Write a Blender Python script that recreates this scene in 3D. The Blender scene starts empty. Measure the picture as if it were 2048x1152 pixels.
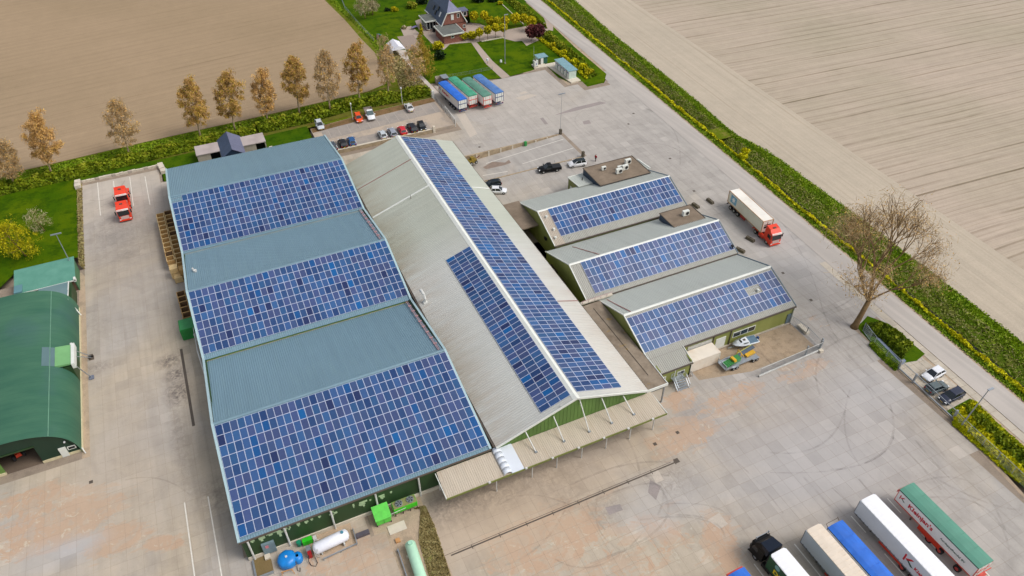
import bpy, math, random
import numpy as np
from mathutils import Vector, Matrix
C = bpy.context.scene
COL = C.collection
rnd = random.Random(7)
nrs = np.random.RandomState(11)
rad = math.radians

# ------------------------------------------------------------------ camera
FPX, PIT, ROLL, YAW, HH = 1473.7, .71497, -.0041, -.42652, 90.0
def _cam():
    F = np.array([0, math.cos(PIT), -math.sin(PIT)]); R = np.array([1., 0, 0]); U = np.cross(R, F)
    c, s = math.cos(ROLL), math.sin(ROLL); R, U = c*R + s*U, -s*R + c*U
    c, s = math.cos(YAW), math.sin(YAW); M = np.array([[c, -s, 0], [s, c, 0], [0, 0, 1]])
    return M @ R, M @ U, M @ F
CR, CU, CF = _cam()
camd = bpy.data.cameras.new('camera'); cam = bpy.data.objects.new('camera', camd); COL.objects.link(cam)
camd.sensor_width = 36; camd.lens = 36*FPX/2048; camd.clip_end = 6000; camd.clip_start = 1
cam.matrix_world = Matrix(((CR[0], CU[0], -CF[0], 0), (CR[1], CU[1], -CF[1], 0), (CR[2], CU[2], -CF[2], HH), (0, 0, 0, 1)))
C.camera = cam
def G(x, y, z=0.0):
    """ground point that the surveyed photograph shows at a measured spot"""
    d = CF*FPX + CR*(x-1024) - CU*(y-576)
    t = (z-HH)/d[2]
    return (float(d[0]*t), float(d[1]*t))
def proj(p):
    q = np.array([p[0], p[1], p[2]-HH]); w = q @ CF
    return 1024 + FPX*(q @ CR)/w, 576 - FPX*(q @ CU)/w, w

# ------------------------------------------------------------------ light
SUN_EL, SUN_AZ = rad(52), rad(62)      # azimuth measured from +X towards +Y is handled below
W = bpy.data.worlds.new('World'); C.world = W; W.use_nodes = True
nt = W.node_tree
for n in list(nt.nodes): nt.nodes.remove(n)
wo = nt.nodes.new('ShaderNodeOutputWorld'); bg = nt.nodes.new('ShaderNodeBackground')
sky = nt.nodes.new('ShaderNodeTexSky'); sky.sky_type = 'NISHITA'; sky.sun_disc = False
sky.sun_elevation = SUN_EL; sky.sun_rotation = rad(125); sky.air_density = 1.0; sky.dust_density = 4.0; sky.ozone_density = 1.0
hs = nt.nodes.new('ShaderNodeHueSaturation'); hs.inputs['Saturation'].default_value = 0.42
nt.links.new(sky.outputs[0], hs.inputs['Color']); nt.links.new(hs.outputs[0], bg.inputs[0])
bg.inputs[1].default_value = 0.15; nt.links.new(bg.outputs[0], wo.inputs[0])
sd = bpy.data.lights.new('sun', 'SUN'); sd.energy = 1.3; sd.angle = rad(24); sd.color = (1.0, 0.965, 0.92)
so = bpy.data.objects.new('sun', sd); COL.objects.link(so)
# sun stands in the south-east of the yard (+X, -Y)
az = rad(-35)
sdir = Vector((math.cos(SUN_EL)*math.cos(az), math.cos(SUN_EL)*math.sin(az), math.sin(SUN_EL)))
so.rotation_euler = sdir.to_track_quat('Z', 'Y').to_euler()
C.view_settings.view_transform = 'Standard'; C.view_settings.look = 'None'
C.view_settings.exposure = 0.03; C.view_settings.gamma = 1.0; C.view_settings.use_curve_mapping = False
C.cycles.max_bounces = 5; C.cycles.transparent_max_bounces = 6

# ------------------------------------------------------------------ materials
def lin(r, g, b):
    f = lambda c: (c/255/12.92) if c/255 <= .04045 else ((c/255+.055)/1.055)**2.4
    return (f(r), f(g), f(b))
class NT:
    """small helper to write node graphs"""
    def __init__(s, name):
        s.m = bpy.data.materials.new(name); s.m.use_nodes = True; s.t = s.m.node_tree
        s.b = s.t.nodes['Principled BSDF']; s.out = s.t.nodes['Material Output']
    def n(s, typ, **kw):
        x = s.t.nodes.new(typ)
        for k, v in kw.items(): setattr(x, k, v)
        return x
    def put(s, sock, v):
        if isinstance(v, bpy.types.NodeSocket): s.t.links.new(v, sock)
        elif isinstance(v, (tuple, list)) and len(v) == 3 and sock.type == 'RGBA': sock.default_value = (*v, 1)
        else: sock.default_value = v
    def math(s, op, a, b=0.0, clamp=False):
        x = s.n('ShaderNodeMath', operation=op); x.use_clamp = clamp
        s.put(x.inputs[0], a); s.put(x.inputs[1], b); return x.outputs[0]
    def mix(s, f, a, b):
        x = s.n('ShaderNodeMix', data_type='RGBA'); s.put(x.inputs[0], f); s.put(x.inputs[6], a); s.put(x.inputs[7], b); return x.outputs[2]
    def mul(s, a, b):
        x = s.n('ShaderNodeMix', data_type='RGBA', blend_type='MULTIPLY'); x.inputs[0].default_value = 1; s.put(x.inputs[6], a); s.put(x.inputs[7], b); return x.outputs[2]
    def pos(s): 
        return s.n('ShaderNodeNewGeometry').outputs['Position']
    def obj(s): return s.n('ShaderNodeTexCoord').outputs['Object']
    def vm(s, op, a, b):
        x = s.n('ShaderNodeVectorMath', operation=op); s.put(x.inputs[0], a); s.put(x.inputs[1], b)
        return x.outputs['Value'] if op in ('LENGTH', 'DISTANCE', 'DOT_PRODUCT') else x.outputs[0]
    def mapping(s, v, scale=(1, 1, 1), rot=(0, 0, 0), loc=(0, 0, 0)):
        x = s.n('ShaderNodeMapping'); s.put(x.inputs[0], v); x.inputs['Scale'].default_value = scale; x.inputs['Rotation'].default_value = rot; x.inputs['Location'].default_value = loc
        return x.outputs[0]
    def noise(s, v, scale, det=3.0, rough=.55, dist=0.0):
        x = s.n('ShaderNodeTexNoise'); s.put(x.inputs['Vector'], v); x.inputs['Scale'].default_value = scale
        x.inputs['Detail'].default_value = det; x.inputs['Roughness'].default_value = rough; x.inputs['Distortion'].default_value = dist
        return x.outputs[0]
    def ramp(s, f, stops, interp='LINEAR'):
        x = s.n('ShaderNodeValToRGB'); s.put(x.inputs[0], f); r = x.color_ramp; r.interpolation = interp
        while len(r.elements) < len(stops): r.elements.new(.5)
        for e, (p, c) in zip(r.elements, stops):
            e.position = p; e.color = (*c, 1) if isinstance(c, (tuple, list)) else (c, c, c, 1)
        return x.outputs[0]
    def mr(s, v, a, b, c=0.0, d=1.0):
        x = s.n('ShaderNodeMapRange'); x.clamp = True; s.put(x.inputs[0], v)
        for i, k in enumerate((a, b, c, d)): x.inputs[1+i].default_value = k
        return x.outputs[0]
    def fin(s, col, rough=.7, metal=0.0, bump=None, bs=.3, bd=.05, spec=None):
        s.put(s.b.inputs['Base Color'], col); s.put(s.b.inputs['Roughness'], rough); s.put(s.b.inputs['Metallic'], metal)
        if spec is not None: s.b.inputs['Specular IOR Level'].default_value = spec
        if bump is not None:
            x = s.n('ShaderNodeBump'); x.inputs['Strength'].default_value = bs; x.inputs['Distance'].default_value = bd
            s.put(x.inputs['Height'], bump); s.put(s.b.inputs['Normal'], x.outputs[0])
        return s.m
def sc(c, k): return tuple(min(1, x*k) for x in c)
def M(name, c, rough=.6, metal=0.0, var=.12, scale=1.5, spec=None, dirt=0.0, dcol=(.20, .15, .10)):
    """plain surface with grain and optional dirt; object space so that it stays on the thing"""
    t = NT(name); o = t.obj()
    nz = t.noise(o, scale, 4)
    col = t.mix(t.mr(nz, .3, .7), sc(c, 1-var), sc(c, 1+var))
    if dirt: col = t.mix(t.math('MULTIPLY', t.mr(t.noise(o, scale*.6, 5, .65), .5, .75), dirt), col, dcol)
    return t.fin(col, rough, metal, t.noise(o, scale*12, 2), .12, .02, spec)

def m_ribbed(name, c, along, dirt, dcol, tint=.10, rough=.5):
    """metal or fibre-cement sheeting: streaks run down the slope (along = 'x' or 'y')"""
    t = NT(name); p = t.pos()
    scl = (.05, 1.3, .05) if along == 'x' else (1.3, .05, .05)
    st = t.noise(t.mapping(p, scl), 1.0, 5, .65)
    st2 = t.noise(t.mapping(p, tuple(k*3.3 for k in scl)), 1.0, 4, .6)
    big = t.noise(p, .07, 3)
    col = t.mix(t.mr(st, .3, .7), sc(c, 1-tint), sc(c, 1+tint))
    col = t.mix(t.mr(big, .35, .7, 0, .6), col, sc(c, 1.12))
    d = t.math('MULTIPLY', t.mr(st2, .48, .78), dirt)
    col = t.mix(d, col, dcol)
    return t, col, p, st2, rough
def fin_ribbed(a, extra=None):
    t, col, p, st2, rough = a
    return t.fin(col if extra is None else extra, rough, 0.0, t.noise(p, 6, 2), .1, .02)

BLUEROOF = fin_ribbed(m_ribbed('blue grey steel sheet', lin(110, 138, 152), 'y', .25, lin(130, 158, 158), .06, .5))
# old light fibre-cement roof with brown algae streaks near its lower edges
a = m_ribbed('weathered light roof sheet', lin(186, 187, 182), 'x', .25, lin(168, 158, 140), .07, .8)
t, col, p, st2, r_ = a
sx = t.n('ShaderNodeSeparateXYZ'); t.put(sx.inputs[0], p); X = sx.outputs[0]; Y = sx.outputs[1]
low = t.math('MAXIMUM', t.mr(X, 30.5, 24.6), t.math('MULTIPLY', t.mr(X, 45.6, 49.2), t.mr(Y, 112, 75)))
nzz = t.noise(t.mapping(p, (.12, .55, .1)), 1.0, 5, .7)
dm = t.math('MULTIPLY', low, t.mr(nzz, .34, .62)); dm = t.math('MULTIPLY', dm, .45)
col = t.mix(dm, col, lin(146, 120, 90))
green = t.math('MULTIPLY', t.mr(Y, 96, 108), .8); col = t.mix(green, col, t.mul(col, (.80, .84, .74)))
near = t.math('MULTIPLY', t.mr(Y, 100, 70), t.mr(X, 41, 45)); col = t.mix(t.math('MULTIPLY', near, .5), col, lin(206, 200, 190))
HALLROOF = t.fin(col, .85, 0, t.noise(p, 8, 2), .12, .02)
LIGHTROOF = fin_ribbed(m_ribbed('pale grey roof sheet', lin(188, 192, 184), 'y', .22, lin(150, 148, 140), .05, .6))
TANROOF = fin_ribbed(m_ribbed('tan roof sheet', lin(176, 165, 150), 'y', .3, lin(140, 125, 105), .08, .7))
GREYSLOPE = fin_ribbed(m_ribbed('mid grey roof sheet', lin(160, 159, 150), 'y', .3, lin(128, 122, 110), .06, .6))
CANOPY = fin_ribbed(m_ribbed('cream canopy sheet', lin(188, 176, 158), 'y', .55, lin(160, 140, 116), .10, .8))
# flat bitumen roofs
def m_flat(name, c, c2, moss=None):
    t = NT(name); p = t.pos()
    col = t.mix(t.mr(t.noise(p, .35, 6, .7), .35, .65), c, c2)
    if moss: col = t.mix(t.mr(t.noise(p, .42, 3, .6), .62, .68, 0, .7), col, moss)
    return t.fin(col, .9, 0, t.noise(p, 9, 3), .25, .03)
FLATROOF = m_flat('brown flat roof felt', lin(112, 98, 82), lin(138, 122, 104))
GUTROOF = m_flat('stained brown valley roof', lin(112, 98, 82), lin(150, 136, 118), lin(158, 128, 60))
DARKFELT = m_flat('grey roof felt', lin(92, 96, 92), lin(112, 114, 108))
TRIM = M('white trim', lin(220, 222, 214), .5, 0, .05)
BTRIM = M('pale blue trim', lin(165, 190, 195), .45, 0, .05)
GUT = M('dark gutter', lin(85, 75, 65), .6)
DKBLUE = M('dark blue cladding', lin(34, 52, 74), .5)
GALV = M('galvanised steel', lin(165, 172, 178), .38, .6, .1, 3)
WPOST = M('white painted steel', lin(205, 205, 200), .5)
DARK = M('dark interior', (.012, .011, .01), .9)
BLACK = M('black plastic', (.012, .012, .014), .5)
RUBBER = M('tyre rubber', (.018, .018, .018), .85)
RIM = M('wheel rim', lin(180, 180, 178), .35, .4)
REDRIM = M('red wheel hub', lin(190, 60, 55), .45)
GLASSM = M('dark window glass', (.012, .018, .022), .08, 0, .05, 1, .8)
GLASSG = M('greenish windscreen', (.05, .09, .095), .08, 0, .05, 1, .9)
PLATE = M('yellow number plate', lin(215, 180, 30), .5)
LAMPW = M('clear lamp lens', lin(225, 228, 230), .15)
LAMPR = M('red lamp lens', lin(150, 12, 12), .2)
CONC = M('concrete', lin(172, 162, 148), .85, 0, .12, .8, None, .5, lin(120, 105, 85))
LCONC = M('light concrete', lin(206, 196, 178), .8, 0, .08, .8)
BROWNC = M('stained concrete wall', lin(166, 148, 122), .9, 0, .2, .9, None, .6, lin(96, 76, 52))

# green cladding with vertical ribs and rectangles of faded colour
def m_clad(name, c, c2, s=.5, rough=.55):
    t = NT(name); p = t.pos()
    col = t.mix(t.mr(t.noise(t.mapping(p, (.7, .7, .12)), s, 4, .6), .35, .7), c, c2)
    return t.fin(col, rough, 0, t.noise(p, 5, 2), .1, .02)
OLIVE = m_clad('olive green cladding', lin(128, 134, 66), lin(146, 150, 84))
GRASSG = m_clad('leaf green cladding', lin(98, 132, 62), lin(84, 114, 52))
DGREEN = m_clad('dark green cladding', lin(36, 62, 30), lin(46, 76, 40))
BARNG = None
t = NT('aged green barn sheet'); p = t.pos()
nz = t.noise(t.mapping(p, (.12, .35, .1)), 1, 5, .6)
col = t.mix(t.mr(nz, .3, .7), lin(40, 90, 70), lin(66, 110, 84))
sy = t.n('ShaderNodeSeparateXYZ'); t.put(sy.inputs[0], p); lap = t.math('LESS_THAN', t.math('FRACT', t.math('DIVIDE', sy.outputs[1], .95)), .06)
col = t.mix(t.math('MULTIPLY', lap, .35), col, lin(30, 66, 54))
col = t.mix(t.mr(t.noise(p, .11, 3), .55, .75, 0, .45), col, lin(64, 94, 100))
col = t.mix(t.mr(t.noise(p, 1.3, 6, .75), .66, .74, 0, .35), col, lin(120, 150, 130))
BARNG = t.fin(col, .6, 0, t.noise(p, 5, 2), .1, .02)
BARNEND = m_clad('barn end dark green', lin(14, 46, 32), lin(24, 58, 40))
SHEDG = m_clad('sea green shed roof', lin(84, 140, 122), lin(98, 152, 134), .8)
SLATE = M('dark blue roof tiles', lin(62, 78, 102), .45, 0, .15, .9)
LEADZ = M('zinc seam roof', lin(104, 108, 132), .4, .2, .1, 1.2)

# bricks (fine relief only; too far away to tell apart)
t = NT('red brick'); o = t.obj()
bk = t.n('ShaderNodeTexBrick'); t.put(bk.inputs['Vector'], t.mapping(o, (1, 1, 1), (rad(90), 0, 0))); bk.inputs['Scale'].default_value = 4
bk.inputs['Color1'].default_value = (*lin(140, 78, 64), 1); bk.inputs['Color2'].default_value = (*lin(120, 66, 56), 1); bk.inputs['Mortar'].default_value = (*lin(160, 130, 112), 1)
BRICK = t.fin(bk.outputs[0], .85)

# ------------------------------------------------------------------ ground materials
def ell(t, p, cx, cy, rx, ry, soft=.35, rot=0.0):
    """soft ellipse mask on the ground plane"""
    v = t.mapping(p, (1, 1, 0), (0, 0, 0), (-cx, -cy, 0))
    if rot: v = t.mapping(v, (1, 1, 1), (0, 0, -rot))
    v = t.mapping(v, (1/rx, 1/ry, 0))
    return t.mr(t.vm('LENGTH', v, (0, 0, 0)), 1+soft, 1-soft)
def m_yard(name, slab=2.0, ox=.5, oy=.0, ctan=lin(184, 171, 152), cgrey=lin(171, 165, 158), stains=True):
    t = NT(name); p = t.pos()
    cell = t.vm('FLOOR', t.mapping(p, (1/slab, 1/slab, 0), (0, 0, 0), (-ox/slab+1000, -oy/slab+1000, 0)), (0, 0, 0))
    wn = t.n('ShaderNodeTexWhiteNoise', noise_dimensions='2D'); t.put(wn.inputs['Vector'], cell)
    big = t.noise(p, .035, 5, .6, 1.0); med = t.noise(p, .22, 5, .65, .6); fine = t.noise(p, 3.5, 4, .7)
    sx = t.n('ShaderNodeSeparateXYZ'); t.put(sx.inputs[0], p)
    gx = t.mr(sx.outputs[0], 45, 72)                        # the worn lorry route lies on the road side of the yard
    col = t.mix(t.math('MULTIPLY', t.mr(t.math('ADD', big, t.math('MULTIPLY', gx, .25)), .42, .68), 1.0), ctan, cgrey)
    col = t.mul(col, t.ramp(wn.outputs[0], [(0, .90), (.06, .95), (.14, .98), (.5, 1.0), (.85, 1.02), (.94, 1.06), (.975, 1.12)], 'CONSTANT'))
    col = t.mul(col, t.ramp(med, [(.25, .84), (.5, 1.0), (.75, 1.10)]))
    col = t.mul(col, t.ramp(fine, [(.2, .93), (.8, 1.07)]))
    # long soft tracks of tyres
    tr = t.noise(t.mapping(p, (.9, .045, 0), (0, 0, rad(8))), 1, 4, .6, .4)
    col = t.mul(col, t.ramp(tr, [(.42, 1.0), (.62, .90)]))
    if stains:
        wob = t.noise(p, .45, 6, .68, 1.4)
        wob2 = t.noise(t.mapping(p, (.35, 1, 1), (0, 0, rad(-14))), .55, 5, .66, .8)
        def sand(cx, cy, rx, ry, k=.5, rot=0): return t.math('MULTIPLY', ell(t, p, cx, cy, rx, ry, .45, rot), k)
        s = sand(*G(120, 1045), 10, 5.5, 1.0)
        for c_ in ((G(235, 1080), 5, 3, 1.0, 0), (G(330, 1085), 3.4, 1.5, 1.0, -.35), (G(60, 1000), 8, 3, .9, 0), (G(700, 1110), 9, 4.5, .8, 0),
                   (G(1100, 1080), 11, 6, .92, 0), (G(1260, 1100), 14, 6, .72, 0), (G(1440, 1090), 3.2, 5.5, .95, -.5), (G(1180, 1020), 10, 3.5, .55, .2),
                   (G(1370, 870), 7.5, 3.5, 1.0, 0), (G(1460, 800), 9, 2.8, .85, .1), (G(1600, 740), 7, 2.2, .8, 0), (G(1360, 800), 4, 2.5, 1.0, 0),
                   (G(1880, 1060), 1.6, 3.6, .75, .2), (G(1640, 645), 2, 3, .6, 0)):
            s = t.math('MAXIMUM', s, sand(*c_[0], c_[1], c_[2], c_[3], c_[4]))
        mask = t.mr(t.math('ADD', wob2, t.math('MULTIPLY', s, .42)), .78, .82); mask2 = t.mr(t.math('ADD', wob, t.math('MULTIPLY', s, .42)), .86, .89)
        mask = t.math('MULTIPLY', t.math('MAXIMUM', mask2, t.math('MULTIPLY', mask, .55)), .85)
        col = t.mix(mask, col, t.mul(lin(186, 156, 130), t.ramp(fine, [(.2, .93), (.8, 1.07)])))
        # pale scraped patches in the sand
        col = t.mix(t.math('MULTIPLY', s, t.mr(t.noise(p, .7, 5, .7, 1.0), .60, .66, 0, .55)), col, lin(205, 200, 180))
        # cleaner pale slabs in the lorry bays, darker oily lanes beside them
        for c_, rx_, ry_, k_, cc_ in ((G(240, 385), 9.5, 10, .75, lin(190, 180, 168)), (G(255, 520), 6.5, 16, .5, lin(156, 146, 136)), (G(230, 900), 9, 22, .35, lin(186, 168, 146)), (G(1080, 200), 20, 20, .35, lin(190, 180, 168)), (G(1640, 900), 16, 14, .35, lin(168, 158, 152)), (G(1050, 980), 22, 6, .45, lin(172, 152, 130)), (G(1440, 600), 4, 14, .4, lin(176, 158, 136)), (G(960, 1060), 16, 5, .4, lin(192, 170, 146))):
            col = t.mix(t.math('MULTIPLY', ell(t, p, *c_, rx_, ry_, .6), k_), col, t.mul(cc_, t.ramp(med, [(.25, .88), (.75, 1.10)])))
        # blue-grey clean slabs
        for c_ in ((G(90, 1120), 5, 2.4), (G(165, 1088), 3, 1.4), (G(1330, 1000), 7, 4), (G(1750, 780), 8, 5), (G(1640, 930), 12, 7), (G(1560, 500), 7, 12)):
            col = t.mix(t.math('MULTIPLY', ell(t, p, *c_[0], c_[1], c_[2], .5), .45), col, t.mul(lin(178, 176, 176), t.ramp(wn.outputs[0], [(0, .9), (1, 1.08)])))
        # dark spills, damp and wear; plain darker patches along the canopy front
        spl = t.noise(p, 1.1, 6, .75, 1.2)
        for cx, cy, rx, ry, k in ((*G(338, 722), 1.7, 1.5, .9), (*G(352, 748), 1.6, 1.5, .9), (*G(356, 785), 1.7, 2.4, .9), (*G(185, 738), 3, 1.2, .5), (*G(175, 650), 3, 4, .22),
                              (*G(440, 990), 3, 3, .4), (*G(360, 880), 1.2, 9, .35), (*G(980, 990), 16, 2.5, .38), (*G(905, 1000), 5, 2.2, .4), (*G(1040, 318), 6, .8, .6), (*G(985, 327), 7, 1.3, .75),
                              (*G(240, 470), 7, 12, .28), (*G(1340, 955), 3.5, 3, .35), (*G(1215, 1020), 2.6, 2, .35), (*G(1130, 990), 3, 2, .3), (*G(1600, 690), 6, 4, .25)):
            col = t.mix(t.math('MULTIPLY', t.math('MULTIPLY', ell(t, p, cx, cy, rx, ry, .6), t.mr(spl, .36, .62)), k), col, lin(92, 84, 80))
    return t.fin(col, .88, 0, fine, .15, .02)
YARD = m_yard('old concrete slabs')
def m_ground(name, c1, c2, c3=None, s1=.05, s2=.8, fine=6.0, bs=.5, bd=.1):
    t = NT(name); p = t.pos()
    col = t.mix(t.mr(t.noise(p, s1, 4, .6, .5), .35, .65), c1, c2)
    if c3: col = t.mix(t.mr(t.noise(p, s2, 5, .7), .48, .62, 0, .75), col, c3)
    f = t.noise(p, fine, 4, .75)
    col = t.mul(col, t.ramp(f, [(.2, .82), (.8, 1.18)]))
    return t.fin(col, .95, 0, f, bs, bd, .06)
BED = m_ground('sandy joint filling', lin(146, 132, 118), lin(156, 142, 126), lin(136, 124, 110), .05, .6)
SAND = m_ground('sandy bare soil', lin(186, 164, 140), lin(174, 156, 134), lin(154, 140, 120), .1, .5, 5)
LAWN = m_ground('garden lawn', lin(60, 90, 2), lin(84, 104, 3), lin(38, 68, 2), .10, .28, 3)
LAWNDK = m_ground('dark lush grass', lin(56, 88, 6), lin(74, 98, 8), lin(42, 72, 4), .12, .5, 3)
ROUGHG = m_ground('rough verge grass', lin(84, 104, 14), lin(104, 112, 24), lin(128, 118, 60), .1, .6, 3)
BANKG = m_ground('ditch bank soil and grass', lin(70, 96, 12), lin(92, 112, 22), lin(112, 106, 56), .12, .7, 2.5)
DIRT = m_ground('brown hedge soil', lin(118, 94, 66), lin(134, 106, 76), lin(96, 84, 50), .2, .8)
PAVE = m_ground('garden paving', lin(178, 162, 148), lin(166, 152, 140), None, .1, 1, 5, .2, .02)
PPAVE = m_ground('car park brick paving', lin(184, 168, 150), lin(174, 160, 144), lin(158, 148, 138), .12, .3, 5, .2, .02)
GPAVE = m_ground('grey parking bays', lin(156, 148, 140), lin(164, 154, 144), lin(146, 140, 134), .12, .5, 5, .2, .02)
WATER = M('ditch water', (.012, .014, .01), .5, 0, .1, 1, .15)
def m_field(name, c1, c2, rot, per, depth, big=.012, streak=.5, lines=1.0, dark=(.74, .70, .66)):
    t = NT(name); p = t.pos(); q = t.mapping(p, (1, 1, 1), (0, 0, rot))
    w = t.n('ShaderNodeTexWave', wave_type='BANDS', bands_direction='Y', wave_profile='SIN'); t.put(w.inputs['Vector'], q)
    w.inputs['Scale'].default_value = .314/per*1.0; w.inputs['Distortion'].default_value = 1.2; w.inputs['Detail'].default_value = 3; w.inputs['Detail Scale'].default_value = .35
    st = t.noise(t.mapping(q, (.007, .55, 1)), 1, 6, .75, .3); st2 = t.noise(t.mapping(q, (.02, 2.2, 1)), 1, 4, .7)
    b = t.noise(p, big, 4, .6); f = t.noise(p, 2.5, 5, .8)
    col = t.mix(t.mr(b, .35, .65), c1, c2)
    col = t.mul(col, t.ramp(w.outputs[0], [(0, 1-depth), (.35, 1.0), (1, 1.0+depth*.3)]))
    col = t.mul(col, t.ramp(st, [(.3, 1-.22*streak), (.5, 1.0), (.7, 1+.16*streak)]))
    col = t.mul(col, t.ramp(st2, [(.35, 1-.18*streak), (.6, 1.03)]))
    # drill lines and wheel ruts: thin, broken, at two spacings
    sy = t.n('ShaderNodeSeparateXYZ'); t.put(sy.inputs[0], q)
    wv = t.math('MULTIPLY', t.noise(t.mapping(q, (.02, .02, 1)), 1, 2), 2.2)
    for sp_, wd_, k_ in ((2.9, .16, .5), (1.07, .25, .28), (11.6, .05, .7)):
        fr_ = t.math('FRACT', t.math('DIVIDE', t.math('ADD', sy.outputs[1], wv), sp_))
        ln_ = t.math('MULTIPLY', t.math('LESS_THAN', fr_, wd_), t.mr(t.noise(t.mapping(q, (.02, .6/sp_, 1)), 1, 4, .7), .42, .66))
        col = t.mix(t.math('MULTIPLY', ln_, k_*lines), col, t.mul(col, dark))
    col = t.mul(col, t.ramp(f, [(.2, .88), (.8, 1.12)]))
    col = t.mul(col, t.ramp(t.noise(p, .35, 5, .7), [(.3, .95), (.7, 1.05)]))
    return t.fin(col, .95, 0, f, .5, .10, .15)
FIELDL = m_field('bare tilled soil', lin(164, 142, 115), lin(152, 132, 105), rad(-8), 3.0, .03, .012, .28, .55)
FIELDR = m_field('striped tilled soil', lin(184, 168, 151), lin(172, 160, 140), rad(3), 3.4, .03, .02, .42, 1.7, (.62, .60, .54))
STRIP = m_field('pale headland soil', lin(188, 175, 156), lin(180, 168, 150), rad(-87), 3.2, .02, .03, .32, .5)
def m_road(name):
    t = NT(name); p = t.pos(); q = t.mapping(p, (1, 1, 1), (0, 0, rad(-2.87)))
    st = t.noise(t.mapping(q, (.7, .02, 1)), 1, 2, .5); b = t.noise(p, .08, 4); f = t.noise(p, 6, 4, .75)
    col = t.mix(t.mr(st, .38, .62), lin(172, 165, 158), lin(184, 176, 168))
    col = t.mul(col, t.ramp(b, [(.3, .94), (.7, 1.05)])); col = t.mul(col, t.ramp(f, [(.2, .94), (.8, 1.06)]))
    return t.fin(col, .9, 0, f, .15, .02)
ROADM = m_road('worn asphalt')
MARK = M('worn white road paint', lin(222, 218, 208), .7, 0, .1, 3, None, .5, lin(190, 178, 160))
# tyre marks: thin rubber film on the slabs
t = NT('tyre rubber film'); p = t.pos()
tb = t.n('ShaderNodeBsdfTransparent'); mx = t.n('ShaderNodeMixShader')
t.put(t.b.inputs['Base Color'], lin(96, 88, 86)); t.b.inputs['Roughness'].default_value = .8
t.put(mx.inputs[0], t.mr(t.noise(p, .5, 4, .7), .38, .75, .02, .22)); t.t.links.new(tb.outputs[0], mx.inputs[1]); t.t.links.new(t.b.outputs[0], mx.inputs[2])
t.t.links.new(mx.outputs[0], t.out.inputs[0]); TYREM = t.m

# solar glass: one random tone per panel
t = NT('solar cell glass'); oi = t.n('ShaderNodeObjectInfo'); at = t.n('ShaderNodeAttribute', attribute_name='tone')
rv = t.math('FRACT', t.math('ADD', oi.outputs['Random'], at.outputs['Fac']))
P_ = [(0, lin(44, 74, 118)), (.12, lin(54, 86, 134)), (.24, lin(58, 78, 118)), (.36, lin(44, 82, 126)), (.48, lin(64, 80, 124)), (.60, lin(52, 90, 138)), (.70, lin(40, 68, 112)), (.79, lin(60, 74, 114)), (.86, lin(32, 60, 106)), (.91, lin(34, 48, 90)), (.945, lin(22, 78, 134)), (.98, lin(14, 88, 148))]
col = t.ramp(rv, P_, 'CONSTANT')
pp = t.pos(); col = t.mul(col, t.ramp(t.noise(pp, .06, 3), [(.3, .92), (.7, 1.10)])); col = t.mul(col, t.ramp(t.noise(pp, 2.2, 3), [(.3, .95), (.7, 1.06)]))
SOLAR = t.fin(sc((1, 1, 1), 1) if False else col, .22, 0, None)
FRAME = M('silver panel frame', lin(206, 212, 232), .4, .1, .05)

# foliage: tone attribute per leaf
def m_leaf(name, cols, rough=.7, trans=True):
    t = NT(name); at = t.n('ShaderNodeAttribute', attribute_name='tone')
    k = len(cols); col = t.ramp(at.outputs['Fac'], [(i/(k-1), c) for i, c in enumerate(cols)])
    m = t.fin(col, rough, 0, None, spec=.2)
    return m
L_HEDGE = m_leaf('hedge leaves', [lin(58, 76, 8), lin(96, 116, 12), lin(130, 142, 22), lin(158, 150, 48)])
L_GRASS = m_leaf('tall grass blades', [lin(78, 112, 8), lin(106, 136, 12), lin(132, 154, 26), lin(158, 158, 76)])
L_BANK = m_leaf('ditch bank growth', [lin(72, 100, 12), lin(102, 126, 20), lin(132, 144, 50), lin(172, 162, 116)])
L_YEL = m_leaf('yellow flowering rape', [lin(128, 146, 10), lin(176, 178, 8), lin(208, 198, 10), lin(224, 212, 24)])
L_YGRN = m_leaf('yellow green young leaves', [lin(112, 118, 6), lin(170, 162, 10), lin(206, 190, 22)])
L_TWIG = m_leaf('bare twigs with young bronze leaves', [lin(160, 128, 86), lin(194, 154, 98), lin(212, 168, 100), lin(214, 176, 86)])
L_TWIG2 = m_leaf('budding twigs', [lin(150, 130, 98), lin(184, 158, 116), lin(204, 178, 132)])
L_WILL = m_leaf('olive willow twigs', [lin(124, 108, 34), lin(166, 142, 48), lin(190, 162, 62)])
L_RED = m_leaf('purple leaves', [lin(62, 30, 34), lin(92, 44, 46), lin(120, 64, 58)])
L_DARK = m_leaf('dark evergreen needles', [lin(14, 30, 12), lin(24, 44, 16), lin(40, 62, 22)])
L_BLOS = m_leaf('pale blossom', [lin(120, 112, 66), lin(172, 160, 120), lin(206, 196, 164)])
L_DRY = m_leaf('dry weeds', [lin(104, 96, 44), lin(146, 130, 84), lin(168, 156, 108), lin(126, 130, 44)])
BARK = M('tree bark', lin(168, 148, 118), .9, 0, .2, 2)
BARKB = M('brown bark', lin(118, 94, 60), .9, 0, .2, 2)
WOOD = M('crate timber', lin(186, 148, 92), .8, 0, .15, 2.5)
WOODD = M('old crate timber', lin(124, 96, 66), .8, 0, .15, 2.5)
WOODL = M('new crate timber', lin(205, 178, 128), .8, 0, .1, 2.5)
MESHW = M('fence wire', lin(150, 160, 165), .45, .5, .05)

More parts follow.
